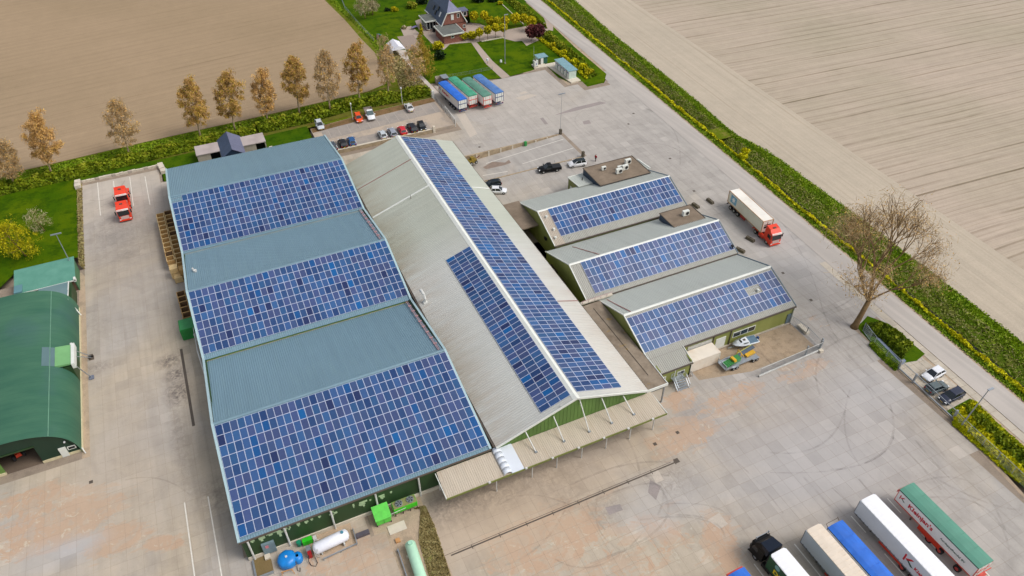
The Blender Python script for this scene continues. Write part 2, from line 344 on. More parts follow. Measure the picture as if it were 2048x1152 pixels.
# ------------------------------------------------------------------ mesh helpers
def tag(o, label=None, cat=None, group=None, kind=None):
    if label: o['label'] = label
    if cat: o['category'] = cat
    if group: o['group'] = group
    if kind: o['kind'] = kind
    return o
def thing(name, label, cat, loc=(0, 0, 0), rz=0.0, group=None):
    o = bpy.data.objects.new(name, None); COL.objects.link(o); o.location = loc; o.rotation_euler = (0, 0, rz)
    o.empty_display_size = .5
    return tag(o, label, cat, group)
def children_of(o): return [c for c in COL.objects if c.parent == o]
class MB:
    def __init__(s): s.v = []; s.f = []; s.m = []
    def add(s, vs, fs, mi=0):
        k = len(s.v); s.v += [tuple(v) for v in vs]; s.f += [tuple(i+k for i in f) for f in fs]; s.m += [mi]*len(fs); return s
    def quad(s, a, b, c, d, mi=0): return s.add([a, b, c, d], [(0, 1, 2, 3)], mi)
    def box(s, x0, x1, y0, y1, z0, z1, mi=0):
        v = [(x, y, z) for z in (z0, z1) for y in (y0, y1) for x in (x0, x1)]
        return s.add(v, [(0, 2, 3, 1), (4, 5, 7, 6), (0, 1, 5, 4), (2, 6, 7, 3), (0, 4, 6, 2), (1, 3, 7, 5)], mi)
    def hexa(s, b, t, mi=0):
        """b: 4 lower corners ccw, t: 4 upper corners ccw"""
        return s.add(list(b)+list(t), [(3, 2, 1, 0), (4, 5, 6, 7), (0, 1, 5, 4), (1, 2, 6, 5), (2, 3, 7, 6), (3, 0, 4, 7)], mi)
    def bar(s, p, q, w=.1, h=None, mi=0):
        h = h or w; p = Vector(p); q = Vector(q); d = (q-p).normalized(); u = Vector((0, 0, 1))
        if abs(d.z) > .95: u = Vector((1, 0, 0))
        r = d.cross(u).normalized()*(w/2); u = r.cross(d).normalized()*(h/2)
        return s.hexa([p-r-u, p+r-u, p+r+u, p-r+u], [q-r-u, q+r-u, q+r+u, q-r+u], mi)
    def cyl(s, p, q, r0, r1=None, n=10, mi=0, caps=True):
        r1 = r0 if r1 is None else r1; p = Vector(p); q = Vector(q); d = (q-p).normalized()
        u = Vector((0, 0, 1)) if abs(d.z) < .9 else Vector((1, 0, 0)); a = d.cross(u).normalized(); b = d.cross(a)
        vs = [p+(a*math.cos(2*math.pi*i/n)+b*math.sin(2*math.pi*i/n))*r0 for i in range(n)]+[q+(a*math.cos(2*math.pi*i/n)+b*math.sin(2*math.pi*i/n))*r1 for i in range(n)]
        fs = [(i, (i+1) % n, n+(i+1) % n, n+i) for i in range(n)]
        if caps: fs += [tuple(range(n-1, -1, -1)), tuple(range(n, 2*n))]
        return s.add(vs, fs, mi)
    def tube(s, pts, r, n=6, mi=0):
        pts = [Vector(p) for p in pts]; rs = r if isinstance(r, (list, tuple)) else [r]*len(pts); rings = []
        for i, p in enumerate(pts):
            d = (pts[min(i+1, len(pts)-1)]-pts[max(i-1, 0)]).normalized(); u = Vector((0, 0, 1)) if abs(d.z) < .9 else Vector((1, 0, 0))
            a = d.cross(u).normalized(); b = d.cross(a); rings.append([p+(a*math.cos(2*math.pi*j/n)+b*math.sin(2*math.pi*j/n))*rs[i] for j in range(n)])
        return s.loft(rings, mi)
    def loft(s, rings, mi=0, caps=True, closed=True):
        n = len(rings[0]); vs = [v for r in rings for v in r]; fs = []
        for i in range(len(rings)-1):
            for j in range(n if closed else n-1): fs.append((i*n+j, i*n+(j+1) % n, (i+1)*n+(j+1) % n, (i+1)*n+j))
        if caps: fs += [tuple(range(n-1, -1, -1)), tuple(range((len(rings)-1)*n, len(rings)*n))]
        return s.add(vs, fs, mi)
    def prism(s, poly, z0, z1, mi=0):
        n = len(poly); return s.add([(x, y, z0) for x, y in poly]+[(x, y, z1) for x, y in poly], [tuple(range(n-1, -1, -1)), tuple(range(n, 2*n))]+[(i, (i+1) % n, n+(i+1) % n, n+i) for i in range(n)], mi)
    def prismy(s, prof, y0, y1, mi=0):
        """profile in x,z swept along y"""
        n = len(prof); return s.add([(x, y0, z) for x, z in prof]+[(x, y1, z) for x, z in prof], [tuple(range(n)), tuple(range(2*n-1, n-1, -1))]+[(i, n+i, n+(i+1) % n, (i+1) % n) for i in range(n)], mi)
    def prismx(s, prof, x0, x1, mi=0):
        n = len(prof); return s.add([(x0, y, z) for y, z in prof]+[(x1, y, z) for y, z in prof], [tuple(range(n-1, -1, -1)), tuple(range(n, 2*n))]+[(i, (i+1) % n, n+(i+1) % n, n+i) for i in range(n)], mi)
    def mesh(s, name, mats, smooth=False, fix=True):
        me = bpy.data.meshes.new(name); me.from_pydata(s.v, [], s.f)
        for m in (mats if isinstance(mats, (list, tuple)) else [mats]): me.materials.append(m)
        if any(s.m): me.polygons.foreach_set('material_index', s.m)
        if smooth: me.polygons.foreach_set('use_smooth', [True]*len(s.f))
        me.update(); return me
    def build(s, name, mats, parent=None, smooth=False, loc=None, rz=None):
        o = bpy.data.objects.new(name, s.mesh(name, mats, smooth)); COL.objects.link(o)
        if parent is not None: o.parent = parent
        if loc is not None: o.location = loc
        if rz is not None: o.rotation_euler = (0, 0, rz)
        return o
def share(me, name, parent, loc=(0, 0, 0), rz=0.0, rot=None):
    o = bpy.data.objects.new(name, me); COL.objects.link(o); o.parent = parent; o.location = loc; o.rotation_euler = rot or (0, 0, rz); return o
def recalc(o):
    import bmesh
    bm = bmesh.new(); bm.from_mesh(o.data); bmesh.ops.recalc_face_normals(bm, faces=bm.faces); bm.to_mesh(o.data); bm.free(); return o
def sheet(name, poly, z, mat, parent=None, kind='structure'):
    """flat sheet from a polygon (triangulated so that concave outlines work)"""
    import bmesh
    bm = bmesh.new(); f = bm.faces.new([bm.verts.new((x, y, z)) for x, y in poly]); bm.normal_update()
    if f.normal.z < 0: f.normal_flip()
    bmesh.ops.triangulate(bm, faces=bm.faces); me = bpy.data.meshes.new(name); bm.to_mesh(me); bm.free(); me.materials.append(mat)
    o = bpy.data.objects.new(name, me); COL.objects.link(o)
    if parent is not None: o.parent = parent
    elif kind: o['kind'] = kind
    return o
def strip_line(name, pts, w, z, mat, parent=None):
    """painted or rubbed line: a thin ribbon lying on the ground"""
    P = [Vector((p[0], p[1], 0)) for p in pts]; v = []; f = []
    for i, p in enumerate(P):
        d = (P[min(i+1, len(P)-1)]-P[max(i-1, 0)]).normalized(); n = Vector((-d.y, d.x, 0))*w/2
        v += [(p.x+n.x, p.y+n.y, z), (p.x-n.x, p.y-n.y, z)]
        if i: f.append((2*i-2, 2*i-1, 2*i+1, 2*i))
    b = MB().add(v, f); return b.build(name, mat, parent)
def inpoly(x, y, poly):
    r = False; j = len(poly)-1
    for i in range(len(poly)):
        xi, yi = poly[i]; xj, yj = poly[j]
        if (yi > y) != (yj > y) and x < (xj-xi)*(y-yi)/(yj-yi)+xi: r = not r
        j = i
    return r
def corr(name, A, B, Cc, D, pitch, h, mat, parent, thick=.08):
    """profiled roof sheet. A-B is the lower edge, D-C the upper edge; ribs run from lower to upper edge"""
    A, B, Cc, D = map(Vector, (A, B, Cc, D)); n = (B-A).cross(D-A).normalized()
    if n.z < 0: n = -n
    L = (B-A).length; k = max(1, round(L/pitch)); prof = []
    for i in range(k): prof += [(i/k, 0), ((i+.55)/k, 0), ((i+.68)/k, h), ((i+.87)/k, h)]
    prof.append((1, 0)); v = []; f = []
    for (t_, z) in prof:
        lo = A.lerp(B, t_)+n*z; hi = D.lerp(Cc, t_)+n*z; v += [lo, hi]
    m = len(prof)
    f += [(2*i, 2*i+2, 2*i+3, 2*i+1) for i in range(m-1)]
    b = MB().add(v, f); q = [A-n*thick, B-n*thick, Cc-n*thick, D-n*thick]
    b.quad(q[3], q[2], q[1], q[0]); b.quad(A, q[0], q[1], B); b.quad(B, q[1], q[2], Cc); b.quad(Cc, q[2], q[3], D); b.quad(D, q[3], q[0], A)
    return b.build(name, mat, parent)

# leaf clouds ------------------------------------------------------
def cloud(name, P, size, mat, parent=None, aspect=1.0, up=None, tone=None, jit=.5):
    """many small leaf or twig quads at points P (N,3)"""
    P = np.asarray(P, float); n = len(P)
    a = nrs.normal(size=(n, 3))
    if up is not None: a = a*(1-up[0]) + np.asarray(up[1:])*up[0]*2
    a /= np.linalg.norm(a, axis=1)[:, None]+1e-9
    b = np.cross(a, nrs.normal(size=(n, 3))); b /= np.linalg.norm(b, axis=1)[:, None]+1e-9
    s = (size*(1+jit*(nrs.rand(n)-.5)*2))[:, None]
    u = a*s*.5; w = b*s*.5*aspect
    V = np.stack([P-u-w, P+u-w, P+u+w, P-u+w], 1).reshape(-1, 3)
    me = bpy.data.meshes.new(name); me.vertices.add(4*n); me.loops.add(4*n); me.polygons.add(n)
    me.vertices.foreach_set('co', V.ravel()); me.loops.foreach_set('vertex_index', np.arange(4*n)); me.polygons.foreach_set('loop_start', np.arange(0, 4*n, 4))
    me.polygons.foreach_set('loop_total', np.full(n, 4)) if False else None
    tn = nrs.rand(n) if tone is None else np.clip(tone+nrs.normal(size=n)*.12, 0, 1)
    at_ = me.attributes.new('tone', 'FLOAT', 'FACE'); at_.data.foreach_set('value', tn.astype(np.float32))
    me.materials.append(mat); me.update(calc_edges=True)
    o = bpy.data.objects.new(name, me); COL.objects.link(o)
    if parent is not None: o.parent = parent
    return o
def clumps(n, centers, rads, shell=.6):
    """points in clumped balls: centers (k,3), rads (k,)"""
    k = len(centers); i = nrs.randint(0, k, n); d = nrs.normal(size=(n, 3)); d /= np.linalg.norm(d, axis=1)[:, None]
    r = (nrs.rand(n)**(1-shell+.1))[:, None]*np.asarray(rads)[i][:, None]
    t_ = nrs.rand(k)[i]*.7 + .3*nrs.rand(n)
    return np.asarray(centers)[i] + d*r, t_

def wp(o):
    """o was modelled in place; move its mesh into the frame of the thing that owns it"""
    l = Vector((0, 0, 0)); p = o.parent
    while p is not None: l += p.location; p = p.parent
    o.data.transform(Matrix.Translation(-l)); return o
def wb(b, name, mat, parent, smooth=False): return wp(b.build(name, mat, parent, smooth))
def wcorr(*a, **k): return wp(corr(*a, **k))

# ================================================================== GROUND
YV = -600
RA = np.array(G(1080, 0)); RB = np.array(G(2048, 808)); RT = (RB-RA)/np.linalg.norm(RB-RA); RN = np.array([-RT[1], RT[0]])
def S(a, o): q = RA+RT*a+RN*o; return (float(q[0]), float(q[1]))
A0, A1 = -420, 420
ctrlpts = [(-420, 9.5), (0, 10.5), (4.5, 10.6), (36.9, 9.05), (66.5, 9.0), (86, 8.6), (97, 7.8), (103, 7.8), (111, 10.2), (138, 11.2), (170, 11.4), (420, 11.3)]
def bank(a): return float(np.interp(a, [c[0] for c in ctrlpts], [c[1] for c in ctrlpts]))
sheet('ground', [(-2500, -1500), S(A1+900, -8), S(A0-1500, -8), (-2500, 2500)], -1.9, BED)
sheet('side_ground', [(-48, -60), (-28, -60), (-28, 134), (-47.5, 134), (-48, 133)], -.05, BED)
sheet('left_field', [(-1500, -60), (-48, -60), (-47.5, 133), (-46.5, 176), (-16.3, 180), (11.2, 181.4), (39.5, 183.4), (46, 186), G(775, 160), G(749.5, 105), G(722, 77), G(690, 40), G(649.5, 0), G(560, -110), (-5, 900), (-1500, 900)], 0.0, FIELDL)
def rstrip(name, prof, mats, kind='structure', step=6.0):
    """long strip along the road; prof: list of (offset or function, z)"""
    aa = np.arange(A0, A1+.1, step); b = MB(); m = len(prof)
    vs = []
    for a in aa:
        for o_, z in prof: o2 = o_(a) if callable(o_) else o_; x, y = S(a, o2); vs.append((x, y, z))
    fs = [(i*m+j, (i+1)*m+j, (i+1)*m+j+1, i*m+j+1) for i in range(len(aa)-1) for j in range(m-1)]
    b.add(vs, fs); ob = b.build(name, mats, None, True); ob['kind'] = kind; return ob
rstrip('verge', [(-.3, .0), (2.0, -.02), (2.2, -.1)], LAWNDK)
sheet('roadside_soil', [S(-60, -9), S(-60, -4.8), S(62, -4.8), S(62, -9)], -.04, SAND)
sheet('roadside_soil', [(84, 160), (101, 160), (101, 183), (84, 183)], -.022, SAND)
sheet('roadside_grass', [S(-60, -60), S(-60, -4.9), S(0, -4.9), S(0, -60)], -.01, LAWNDK)
rstrip('road_shoulder', [(-.25, .025), (.55, .03)], SAND)
rstrip('ditch_bank', [(2.2, -.1), (3.5, -1.15), (4.3, -1.2), (lambda a: 4.3+(bank(a)-4.3)*.55, -.25)], BANKG)
rstrip('bank_top', [(lambda a: 4.3+(bank(a)-4.3)*.53, -.245), (lambda a: bank(a)-.8, .09), (lambda a: bank(a), .06)], LAWN)
rstrip('ditch_water', [(3.35, -1.08), (4.5, -1.08)], WATER)
rstrip('field_headland', [(lambda a: bank(a)-.05, .04), (28.4, .0)], STRIP)
rstrip('right_field', [(28.35, .01), (1200, 0)], FIELDR, step=60)
rstrip('road', [(-4.9, .03), (-2.5, .06), (-.0, .03)], ROADM)
# field crossing (culvert)
sheet('field_crossing', [S(97.5, 1.6), S(97.5, 7), S(102.5, 7), S(102.5, 1.6)], -.02, ROUGHG)

# yard --------------------------------------------------------------
yard_poly = [(-60, -20), (-60, 87.4), (-30.3, 87.4), (-29.6, 89), (-29.6, 130), (-30.3, 167.2), (-13, 167.2), (-13, 160.2), (22.2, 160.2), (22.2, 155.8), (55.6, 155.8), (55.6, 170.5), (57.5, 181.5), G(1004, 157.5), G(1061, 143),
             (91.6, 178.5), (91.6, 177.6), (91.9, 164.9), (96.4, 165.2), G(1175, 174), G(1208, 166), G(1216, 150), S(62, -5), S(166, -5), (99.6, 58.4), (93.0, 58.4), (92.7, 53), (91.7, 47), (91.2, 38), (89.4, 24.5), (86.5, -20)]
BLD = [(-11.3, 23.7, 59.4, 156.2), (24.1, 49.5, 59.3, 141.4), (49.4, 53.4, 59.3, 115), (53.3, 83.8, 65.2, 115.2), (53.3, 60.3, 62.4, 65.5), (67, 84.6, 115, 118), (50.2, 77.7, 130.2, 141.7)]
def clip(poly, ax, lim, keep_less):
    out = []
    for i in range(len(poly)):
        a, b = poly[i-1], poly[i]; ia = (a[ax] <= lim) == keep_less; ib = (b[ax] <= lim) == keep_less
        if ia != ib: t = (lim-a[ax])/(b[ax]-a[ax]); out.append((a[0]+(b[0]-a[0])*t, a[1]+(b[1]-a[1])*t))
        if ib: out.append(b)
    return out
sheet('yard_ground', clip(yard_poly, 1, 130.0, True), -.010, BED); sheet('yard_ground', clip(yard_poly, 1, 141.8, False), -.010, BED)
mid_ = clip(clip(yard_poly, 1, 130.0, False), 1, 141.8, True); sheet('yard_ground', clip(mid_, 0, 50.2, True), -.010, BED); sheet('yard_ground', clip(mid_, 0, 77.6, False), -.010, BED)
yard = thing('concrete_yard', None, None, (0, 0, 0)); yard['kind'] = 'structure'
cells = []
for i in range(-31, 60):
    for j in range(-10, 96):
        x0, y0 = .5+2*i, 2*j
        cx, cy = x0+1, y0+1
        if not inpoly(cx, cy, yard_poly): continue
        if not all(inpoly(x0+dx, y0+dy, yard_poly) for dx in (.15, 1.85) for dy in (.15, 1.85)): continue
        if any(a < cx < b and c < cy < d for a, b, c, d in BLD): continue
        # soil strips without slabs: beside the tanks and along the bed of weeds
        if 6.0 < cx < 12.2 and 40 < cy < 59: continue
        if -3.6 < cx < 3.2 and 55.4 < cy < 59.5: continue
        if 5.2 < cx < 12.6 and 55.4 < cy < 59.5: continue
        px, py, w = proj((cx, cy, 0)); cells.append((w, x0, y0, -30 < px < 2078 and -30 < py < 1182))
cells.sort(key=lambda c: (not c[3], c[0]))
sl = MB().hexa([(.004, .004, -.16), (1.996, .004, -.16), (1.996, 1.996, -.16), (.004, 1.996, -.16)], [(.011, .011, 0), (1.989, .011, 0), (1.989, 1.989, 0), (.011, 1.989, 0)]).mesh('concrete_slab', YARD)
rest = MB()
for k, (w, x0, y0, vis) in enumerate(cells):
    dz = rnd.uniform(-.004, .002)
    if k < 300: share(sl, 'concrete_slab', yard, (x0, y0, dz))
    else:
        rest.hexa([(x0+.004, y0+.004, -.16), (x0+1.996, y0+.004, -.16), (x0+1.996, y0+1.996, -.16), (x0+.004, y0+1.996, -.16)], [(x0+.011, y0+.011, dz), (x0+1.989, y0+.011, dz), (x0+1.989, y0+1.989, dz), (x0+.011, y0+1.989, dz)])
tag(rest.build('concrete_slabs_beyond', YARD, yard), kind='stuff')
def arc3(p1, p2, p3, n=22):
    """smooth curve through three ground points"""
    p1, p2, p3 = [np.array(G(*p)) for p in (p1, p2, p3)]; c = 2*p2-.5*(p1+p3)
    return [tuple((1-t)**2*p1+2*t*(1-t)*c+t*t*p3) for t in np.linspace(0, 1, n)]
T1 = [((1190, 1000), (1310, 968), (1316, 1030)), ((1290, 950), (1330, 1040), (1180, 1126)), ((1200, 978), (1195, 1050), (1240, 1100)), ((1180, 990), (1175, 1010), (1210, 1060)),
      ((1110, 1118), (1200, 1130), (1290, 1060)), ((1150, 1010), (1260, 960), (1340, 952)), ((1330, 1008), (1420, 1012), (1460, 1040)), ((1350, 1030), (1420, 1040), (1450, 1075)),
      ((1280, 1040), (1380, 1035), (1445, 1058)), ((1540, 905), (1640, 890), (1690, 820)), ((1540, 945), (1720, 930), (1788, 870)), ((1660, 940), (1770, 900), (1780, 810)),
      ((1760, 660), (1650, 700), (1640, 790)), ((1700, 780), (1690, 860), (1720, 930)), ((1150, 965), (1250, 930), (1340, 925)), ((1140, 1010), (1060, 990), (1000, 1010)),
      ((1270, 210), (1340, 250), (1360, 330)), ((1180, 215), (1150, 240), (1180, 270)), ((1240, 300), (1330, 290), (1400, 340)), ((1600, 640), (1700, 600), (1700, 560)),
      ((190, 420), (240, 400), (300, 392)), ((180, 400), (220, 395), (250, 360)), ((250, 960), (320, 958), (380, 990)), ((1440, 330), (1560, 440), (1640, 600)), ((1640, 600), (1690, 700), (1800, 800)),
      ((1800, 980), (1930, 960), (2010, 1060)), ((1820, 1000), (1960, 1010), (2020, 1110)), ((1860, 950), (1960, 1000), (2040, 1020)), ((1010, 1130), (1080, 1090), (1130, 1020)), ((1160, 830), (1240, 860), (1280, 950))]
for q in T1: strip_line('tyre_mark', arc3(*q), rnd.uniform(.18, .32), .012, TYREM, yard)
for k in range(26):
    x = rnd.uniform(1440, 1900); y = rnd.uniform(560, 1000) if x > 1600 else rnd.uniform(620, 1000)
    dx = rnd.uniform(40, 120); strip_line('tyre_mark', arc3((x, y), (x+dx*.5, y+dx*.55+rnd.uniform(-9, 9)), (x+dx, y+dx*1.1)), rnd.uniform(.15, .35), .010, TYREM, yard)
for p, q in (((369, 1005), (389.5, 1155)), ((416, 993), (444, 1155)), ((195, 365), (201, 431)), ((259.5, 354), (267, 412)), ((290, 353), (300, 409.5)), ((227, 362), (233, 425)),
             ((1774.8, 997), (1802, 1026.5)), ((1842.9, 1068), (1879.7, 1106.5)), ((1702, 1032), (1731.5, 1065)), ((1769, 1107.5), (1811, 1154)), ((1588.7, 1088), (1642, 1154)), ((1508, 1127.8), (1528, 1154)), ((1969, 1142), (1979, 1152))):
    a, b = np.array(G(*p)), np.array(G(*q)); strip_line('painted_line', [tuple(a+(b-a)*t) for t in np.linspace(0, 1, 6)], .16, .016, MARK, yard)
dr = MB()
a, b = G(362, 698), G(387, 852); dr.box(a[0]-.2, a[0]+.22, b[1], a[1], -.1, .02)
wb(dr, 'drain_channel', GUT, yard)
a, b = G(902, 1111), G(1354, 921.5)
dr = MB(); dr.box(a[0], b[0], a[1]-.10, a[1]+.10, -.1, .018); dr.box(a[0]-1, b[0]-1, a[1]+.28, a[1]+.34, -.1, .014)
for x in np.arange(a[0]+3, b[0], 4.0): dr.box(x-.05, x+.05, a[1]-.35, a[1]+.3, -.1, .024)
wb(dr, 'slot_drain', GUT, yard)
for p in ((1353, 921.5), (1310, 888), (1355, 865), (182, 964), (1357, 228), (1267, 227), (1257, 248), (1388, 382), (1340, 317), (1622, 600), (1566, 546), (959, 294)):
    x, y = G(*p); s_ = .38 if p[0] == 1353 else .26
    wb(MB().box(x-s_, x+s_, y-s_, y+s_, -.1, .02), 'manhole_cover', GUT, yard)
for i, (x, y, lab) in enumerate(((1420, 404, 'dark weathered block on the concrete behind the rear of the container lorry'), (1391, 413, 'dark weathered block by the gable corner of the farthest small hall'), (1500, 480, 'dark weathered block beside the cab of the container lorry'), (1480, 502, 'dark weathered block at the gable corner of the middle small hall'))):
    cx, cy = G(x, y); t_ = thing('ballast_block', lab, 'block', (cx, cy, 0), rad(-88+6*i)); MM = M('weathered dark concrete', lin(96, 88, 74), .9, 0, .2, 1) if i == 0 else bpy.data.materials['weathered dark concrete']
    MB().hexa([(-1.0, -.38, 0), (1.0, -.38, 0), (1.0, .38, 0), (-1.0, .38, 0)], [(-.9, -.28, .55), (.9, -.28, .55), (.9, .28, .55), (-.9, .28, .55)]).build('block_body', MM, t_); MB().box(-.15, .15, -.04, .04, .55, .68).build('lifting_eye', GUT, t_)
sheet('road_margin', [S(58, -7.5), S(58, -4.6), S(168, -4.6), S(168, -7.0)], -.003, YARD)
sheet('rough_ground', [(16, 171), (62, 171), (62, 215), (44, 215), (16, 182)], -.05, ROUGHG)
# pale slab row, repair patches
PALE_ = m_ground('pale repair slabs', lin(192, 181, 168), lin(186, 176, 163), None, .3, 1, 4, .1, .02); DARKP = m_ground('dark asphalt patch', lin(156, 146, 142), lin(148, 140, 136), None, .3, 1, 4, .1, .02)
for q_ in ([(905, 215), (922, 213), (955, 268), (940, 275)], [(1030, 196), (1060, 188), (1075, 190), (1045, 201)], [(1038, 186), (1050, 182), (1056, 185), (1042, 189)], [(1300, 945), (1316, 940), (1328, 960), (1312, 966)], [(1415, 1040), (1438, 1026), (1456, 1048), (1440, 1058)]):
    sheet('repair_slab', [G(*p_) for p_ in q_], .011, PALE_, yard)
for q_ in ([(1107, 231), (1150, 215), (1200, 203), (1213, 206), (1150, 222)], [(1080, 237), (1086, 235), (1096, 248), (1090, 249)], [(1165, 243), (1178, 240), (1182, 247), (1168, 249)], [(1300, 960), (1322, 972), (1312, 1000), (1296, 985)], [(1210, 1015), (1240, 1008), (1246, 1020), (1218, 1030)]):
    sheet('repair_patch', [G(*p_) for p_ in q_], .010, DARKP, yard)
# other soil, grass and paving sheets
sheet('sand_strip', [(-30.6, 60), (-28.3, 60), (-28.3, 128), (-30, 133), (-30.6, 133)], -.006, SAND)
sheet('sandy_ground', [(-3.4, 55.4), (3.2, 55.4), (3.2, 59.6), (-3.4, 59.6)], -.008, SAND)
sheet('sandy_ground', [(5, 30), (12.6, 30), (12.6, 59.6), (5, 59.6)], -.006, SAND)
sheet('sandy_ground', [(89.2, 20), (92.6, 40), (93.2, 58), (90, 60), (90, 52), (86, 20)], -.03, SAND)
sheet('sandy_ground', [(61, 60.8), (70, 58.8), (83.4, 58.9), (83.4, 65.2), (61, 65.2)], .008, m_ground('sandy enclosure floor', lin(172, 152, 128), lin(158, 142, 122), lin(148, 130, 108), .25, .9, 4))
lawn1 = [(-48, 133.8), (-44, 134.5), (-41.5, 138.5), (-30.3, 138.5), (-30.4, 171), (-48, 171)]
sheet('lawn', lawn1, .01, LAWN)
sheet('lawn', [(-30.4, 167.8), (-13, 167.8), (-12.7, 160), (22, 160), (22, 172.5), (-30.4, 172.5)], .012, LAWNDK)
sheet('hedge_bank', [(-60, 168), (-30, 170.4), (0, 170.8), (24, 172), (56, 174), (54, 184.5), (39.5, 184), (11.2, 182), (-16.3, 180.6), (-46.5, 178.4), (-60, 178)], .03, m_ground('hedge foot soil and grass', lin(92, 100, 30), lin(108, 104, 44), lin(96, 80, 46), .15, .4, 3))
garden = [G(649.5, 0), G(690, 40), G(722, 77), G(749.5, 105), G(775, 160), (46, 186), (52, 184.5), (56.5, 182), (57.5, 181.6), G(1004, 156.5), G(1061, 142), (90, 178.2), (92, 178), (91.6, 170), (93, 166), (96.4, 165), G(1175, 173.5), G(1208, 165.5), G(1213, 148), S(40, -6), S(20, -5.3), S(-60, -5.3), G(560, -110)]
sheet('garden_ground', garden, .015, LAWN)
sheet('verge_grass', [G(560, -110), G(649.5, 0), G(690, 40), G(722, 77), G(749.5, 105), G(775, 160), G(800, 150), G(757, 88), G(727, 62), G(700, 35), G(670, 0), G(580, -110)], .03, ROUGHG)
sheet('garden_path', [G(940, 82), G(950, 81), G(985, 122), G(1020, 153), G(1004, 157.5), G(972, 128)], .035, PAVE)
drive = [G(888, 100), G(868, 92), G(838, 60), G(830, 42), G(848, 35), G(960, 48), G(995, 63), G(1055, 52), G(1092, 45.5), S(14, -5), S(22, -5), G(1106, 62), G(1097, 60), G(1085, 77), G(1053, 92), G(1044, 82), G(1030, 83), G(1010, 78), G(1000, 73.5), G(955, 84), G(900, 88.5)]
sheet('driveway', drive, .04, PAVE)
sheet('patio', [G(801, 57), G(822, 52), G(845, 72), G(813, 84)], .045, PAVE)
sheet('patio', [G(794, 73.5), G(826, 70), G(846, 95), G(812, 100)], .05, m_ground('brown grey paving', lin(158, 142, 130), lin(150, 136, 126)))
track = m_ground('pale slab track', lin(206, 196, 186), lin(196, 186, 176), None, .2)
sheet('concrete_track', [G(786, 100), G(812, 100), G(822, 128), G(838, 145), G(878, 186), G(862, 191), G(846, 172), G(826, 158), G(800, 122)], .05, track)
sheet('rough_ground', [G(752, 108), G(786, 96), G(800, 122), G(846, 172), G(862, 191), G(840, 196), G(780, 178)], .035, ROUGHG)
# car park: raised paving behind a retaining wall
cp = thing('car_park', None, None, (22.3, 155.9, 0)); cp['kind'] = 'structure'
wb(MB().prism([(22.3, 155.9), (55.4, 155.9), (55.4, 172.2), (40, 171.2), (22.3, 168.8)], -.2, .70), 'paving', PPAVE, cp)
wb(MB().prism([(24.4, 166.9), (54.8, 169.5), (54.8, 163.8), (24.4, 162.0)], .60, .712), 'parking_bay', GPAVE, cp)
wb(MB().prism([(24.0, 159.6), (49.4, 160.3), (49.4, 156.3), (24.0, 156.3)], .60, .712), 'parking_bay', GPAVE, cp)
wb(MB().prism([(22.4, 168.7), (40, 171.1), (55.3, 172.1), (55.3, 169.6), (40, 168.4), (22.4, 166.6)], .60, .722), 'soil_edge', DIRT, cp)
for k in range(12):
    x = 26+k*2.5; wb(MB().box(x-.04, x+.04, 162.3+(x-24)*.058, 166.6+(x-24)*.085, .6, .720), 'bay_line', m_ground('faded line', lin(176, 168, 158), lin(182, 172, 162)) if k == 0 else bpy.data.materials['faded line'], cp)
rw = tag(wp(MB().box(23.8, 49.4, 155.45, 155.9, -.2, .95).build('retaining_wall', BROWNC, None)), 'stained concrete retaining wall along the lower edge of the car park', 'wall')
cap = wb(MB().box(23.6, 49.6, 155.4, 155.96, .95, 1.02), 'coping', LCONC, rw)
gp = tag(wp(MB().box(49.5, 50.1, 155.3, 155.9, -.2, 1.7).build('gate_pillar', LCONC, None)), 'short pale concrete pillar at the lower corner of the car park', 'pillar')
# sunken loading dock between its two walls
b = MB(); b.quad((50.2, 130.2, -1.7), (77.6, 130.2, 0), (77.6, 141.7, 0), (50.2, 141.7, -1.7)); o = b.build('loading_ramp', m_yard('ramp concrete', stains=False, ctan=lin(196, 178, 158)), None); o['kind'] = 'structure'
for p, q in (((972, 324), (1127, 279.5)), ((1045, 328), (1146.5, 297.5)), ((965, 347), (1015, 336))):
    a_, b_ = np.array(G(*p, -.9)), np.array(G(*q, -.2))
    zf = lambda x: -1.7+(x-50.2)/27.4*1.7
    m_ = MB(); d_ = (b_-a_)/np.linalg.norm(b_-a_); n_ = np.array([-d_[1], d_[0]])*.08
    V_ = [a_-n_, b_-n_, b_+n_, a_+n_]; m_.add([(v[0], v[1], zf(v[0])+.012) for v in V_], [(0, 1, 2, 3)]); m_.build('painted_line', MARK, o)
wet = MB(); ring = [G(*p, -1.3) for p in ((966, 334), (985, 324), (1010, 327), (1018, 322), (1022, 328), (1008, 332), (985, 336), (972, 338))]
wet.add([(x, y, zf(x)+.014) for x, y in ring], [tuple(range(8))]); wet.build('puddle', M('damp concrete', lin(140, 122, 108), .35), o)
wl = tag(wp(MB().hexa([(50, 141.5, -1.9), (77.6, 141.5, -.2), (77.6, 141.9, -.2), (50, 141.9, -1.9)], [(50, 141.5, .12), (77.6, 141.5, .12), (77.6, 141.9, .12), (50, 141.9, .12)]).build('dock_wall', BROWNC, None)), 'streaked concrete side wall at the far side of the sunken loading ramp', 'wall')
for k in range(8): wb(MB().box(52+k*3.1, 52.35+k*3.1, 141.40, 141.5, -1.6+k*.19, .1), 'buttress', LCONC, wl)
wl2 = tag(wp(MB().hexa([(50, 129.9, -1.9), (77.6, 129.9, -.2), (77.6, 130.2, -.2), (50, 130.2, -1.9)], [(50, 129.9, .10), (77.6, 129.9, .10), (77.6, 130.2, .10), (50, 130.2, .10)]).build('dock_wall', BROWNC, None)), 'low brown edging wall with railing stubs beside the black pickup', 'wall')
for k in range(9): wb(MB().bar((52+k*3, 130.05, .1), (52+k*3, 130.05, .95), .05), 'railing_post', GALV, wl2)
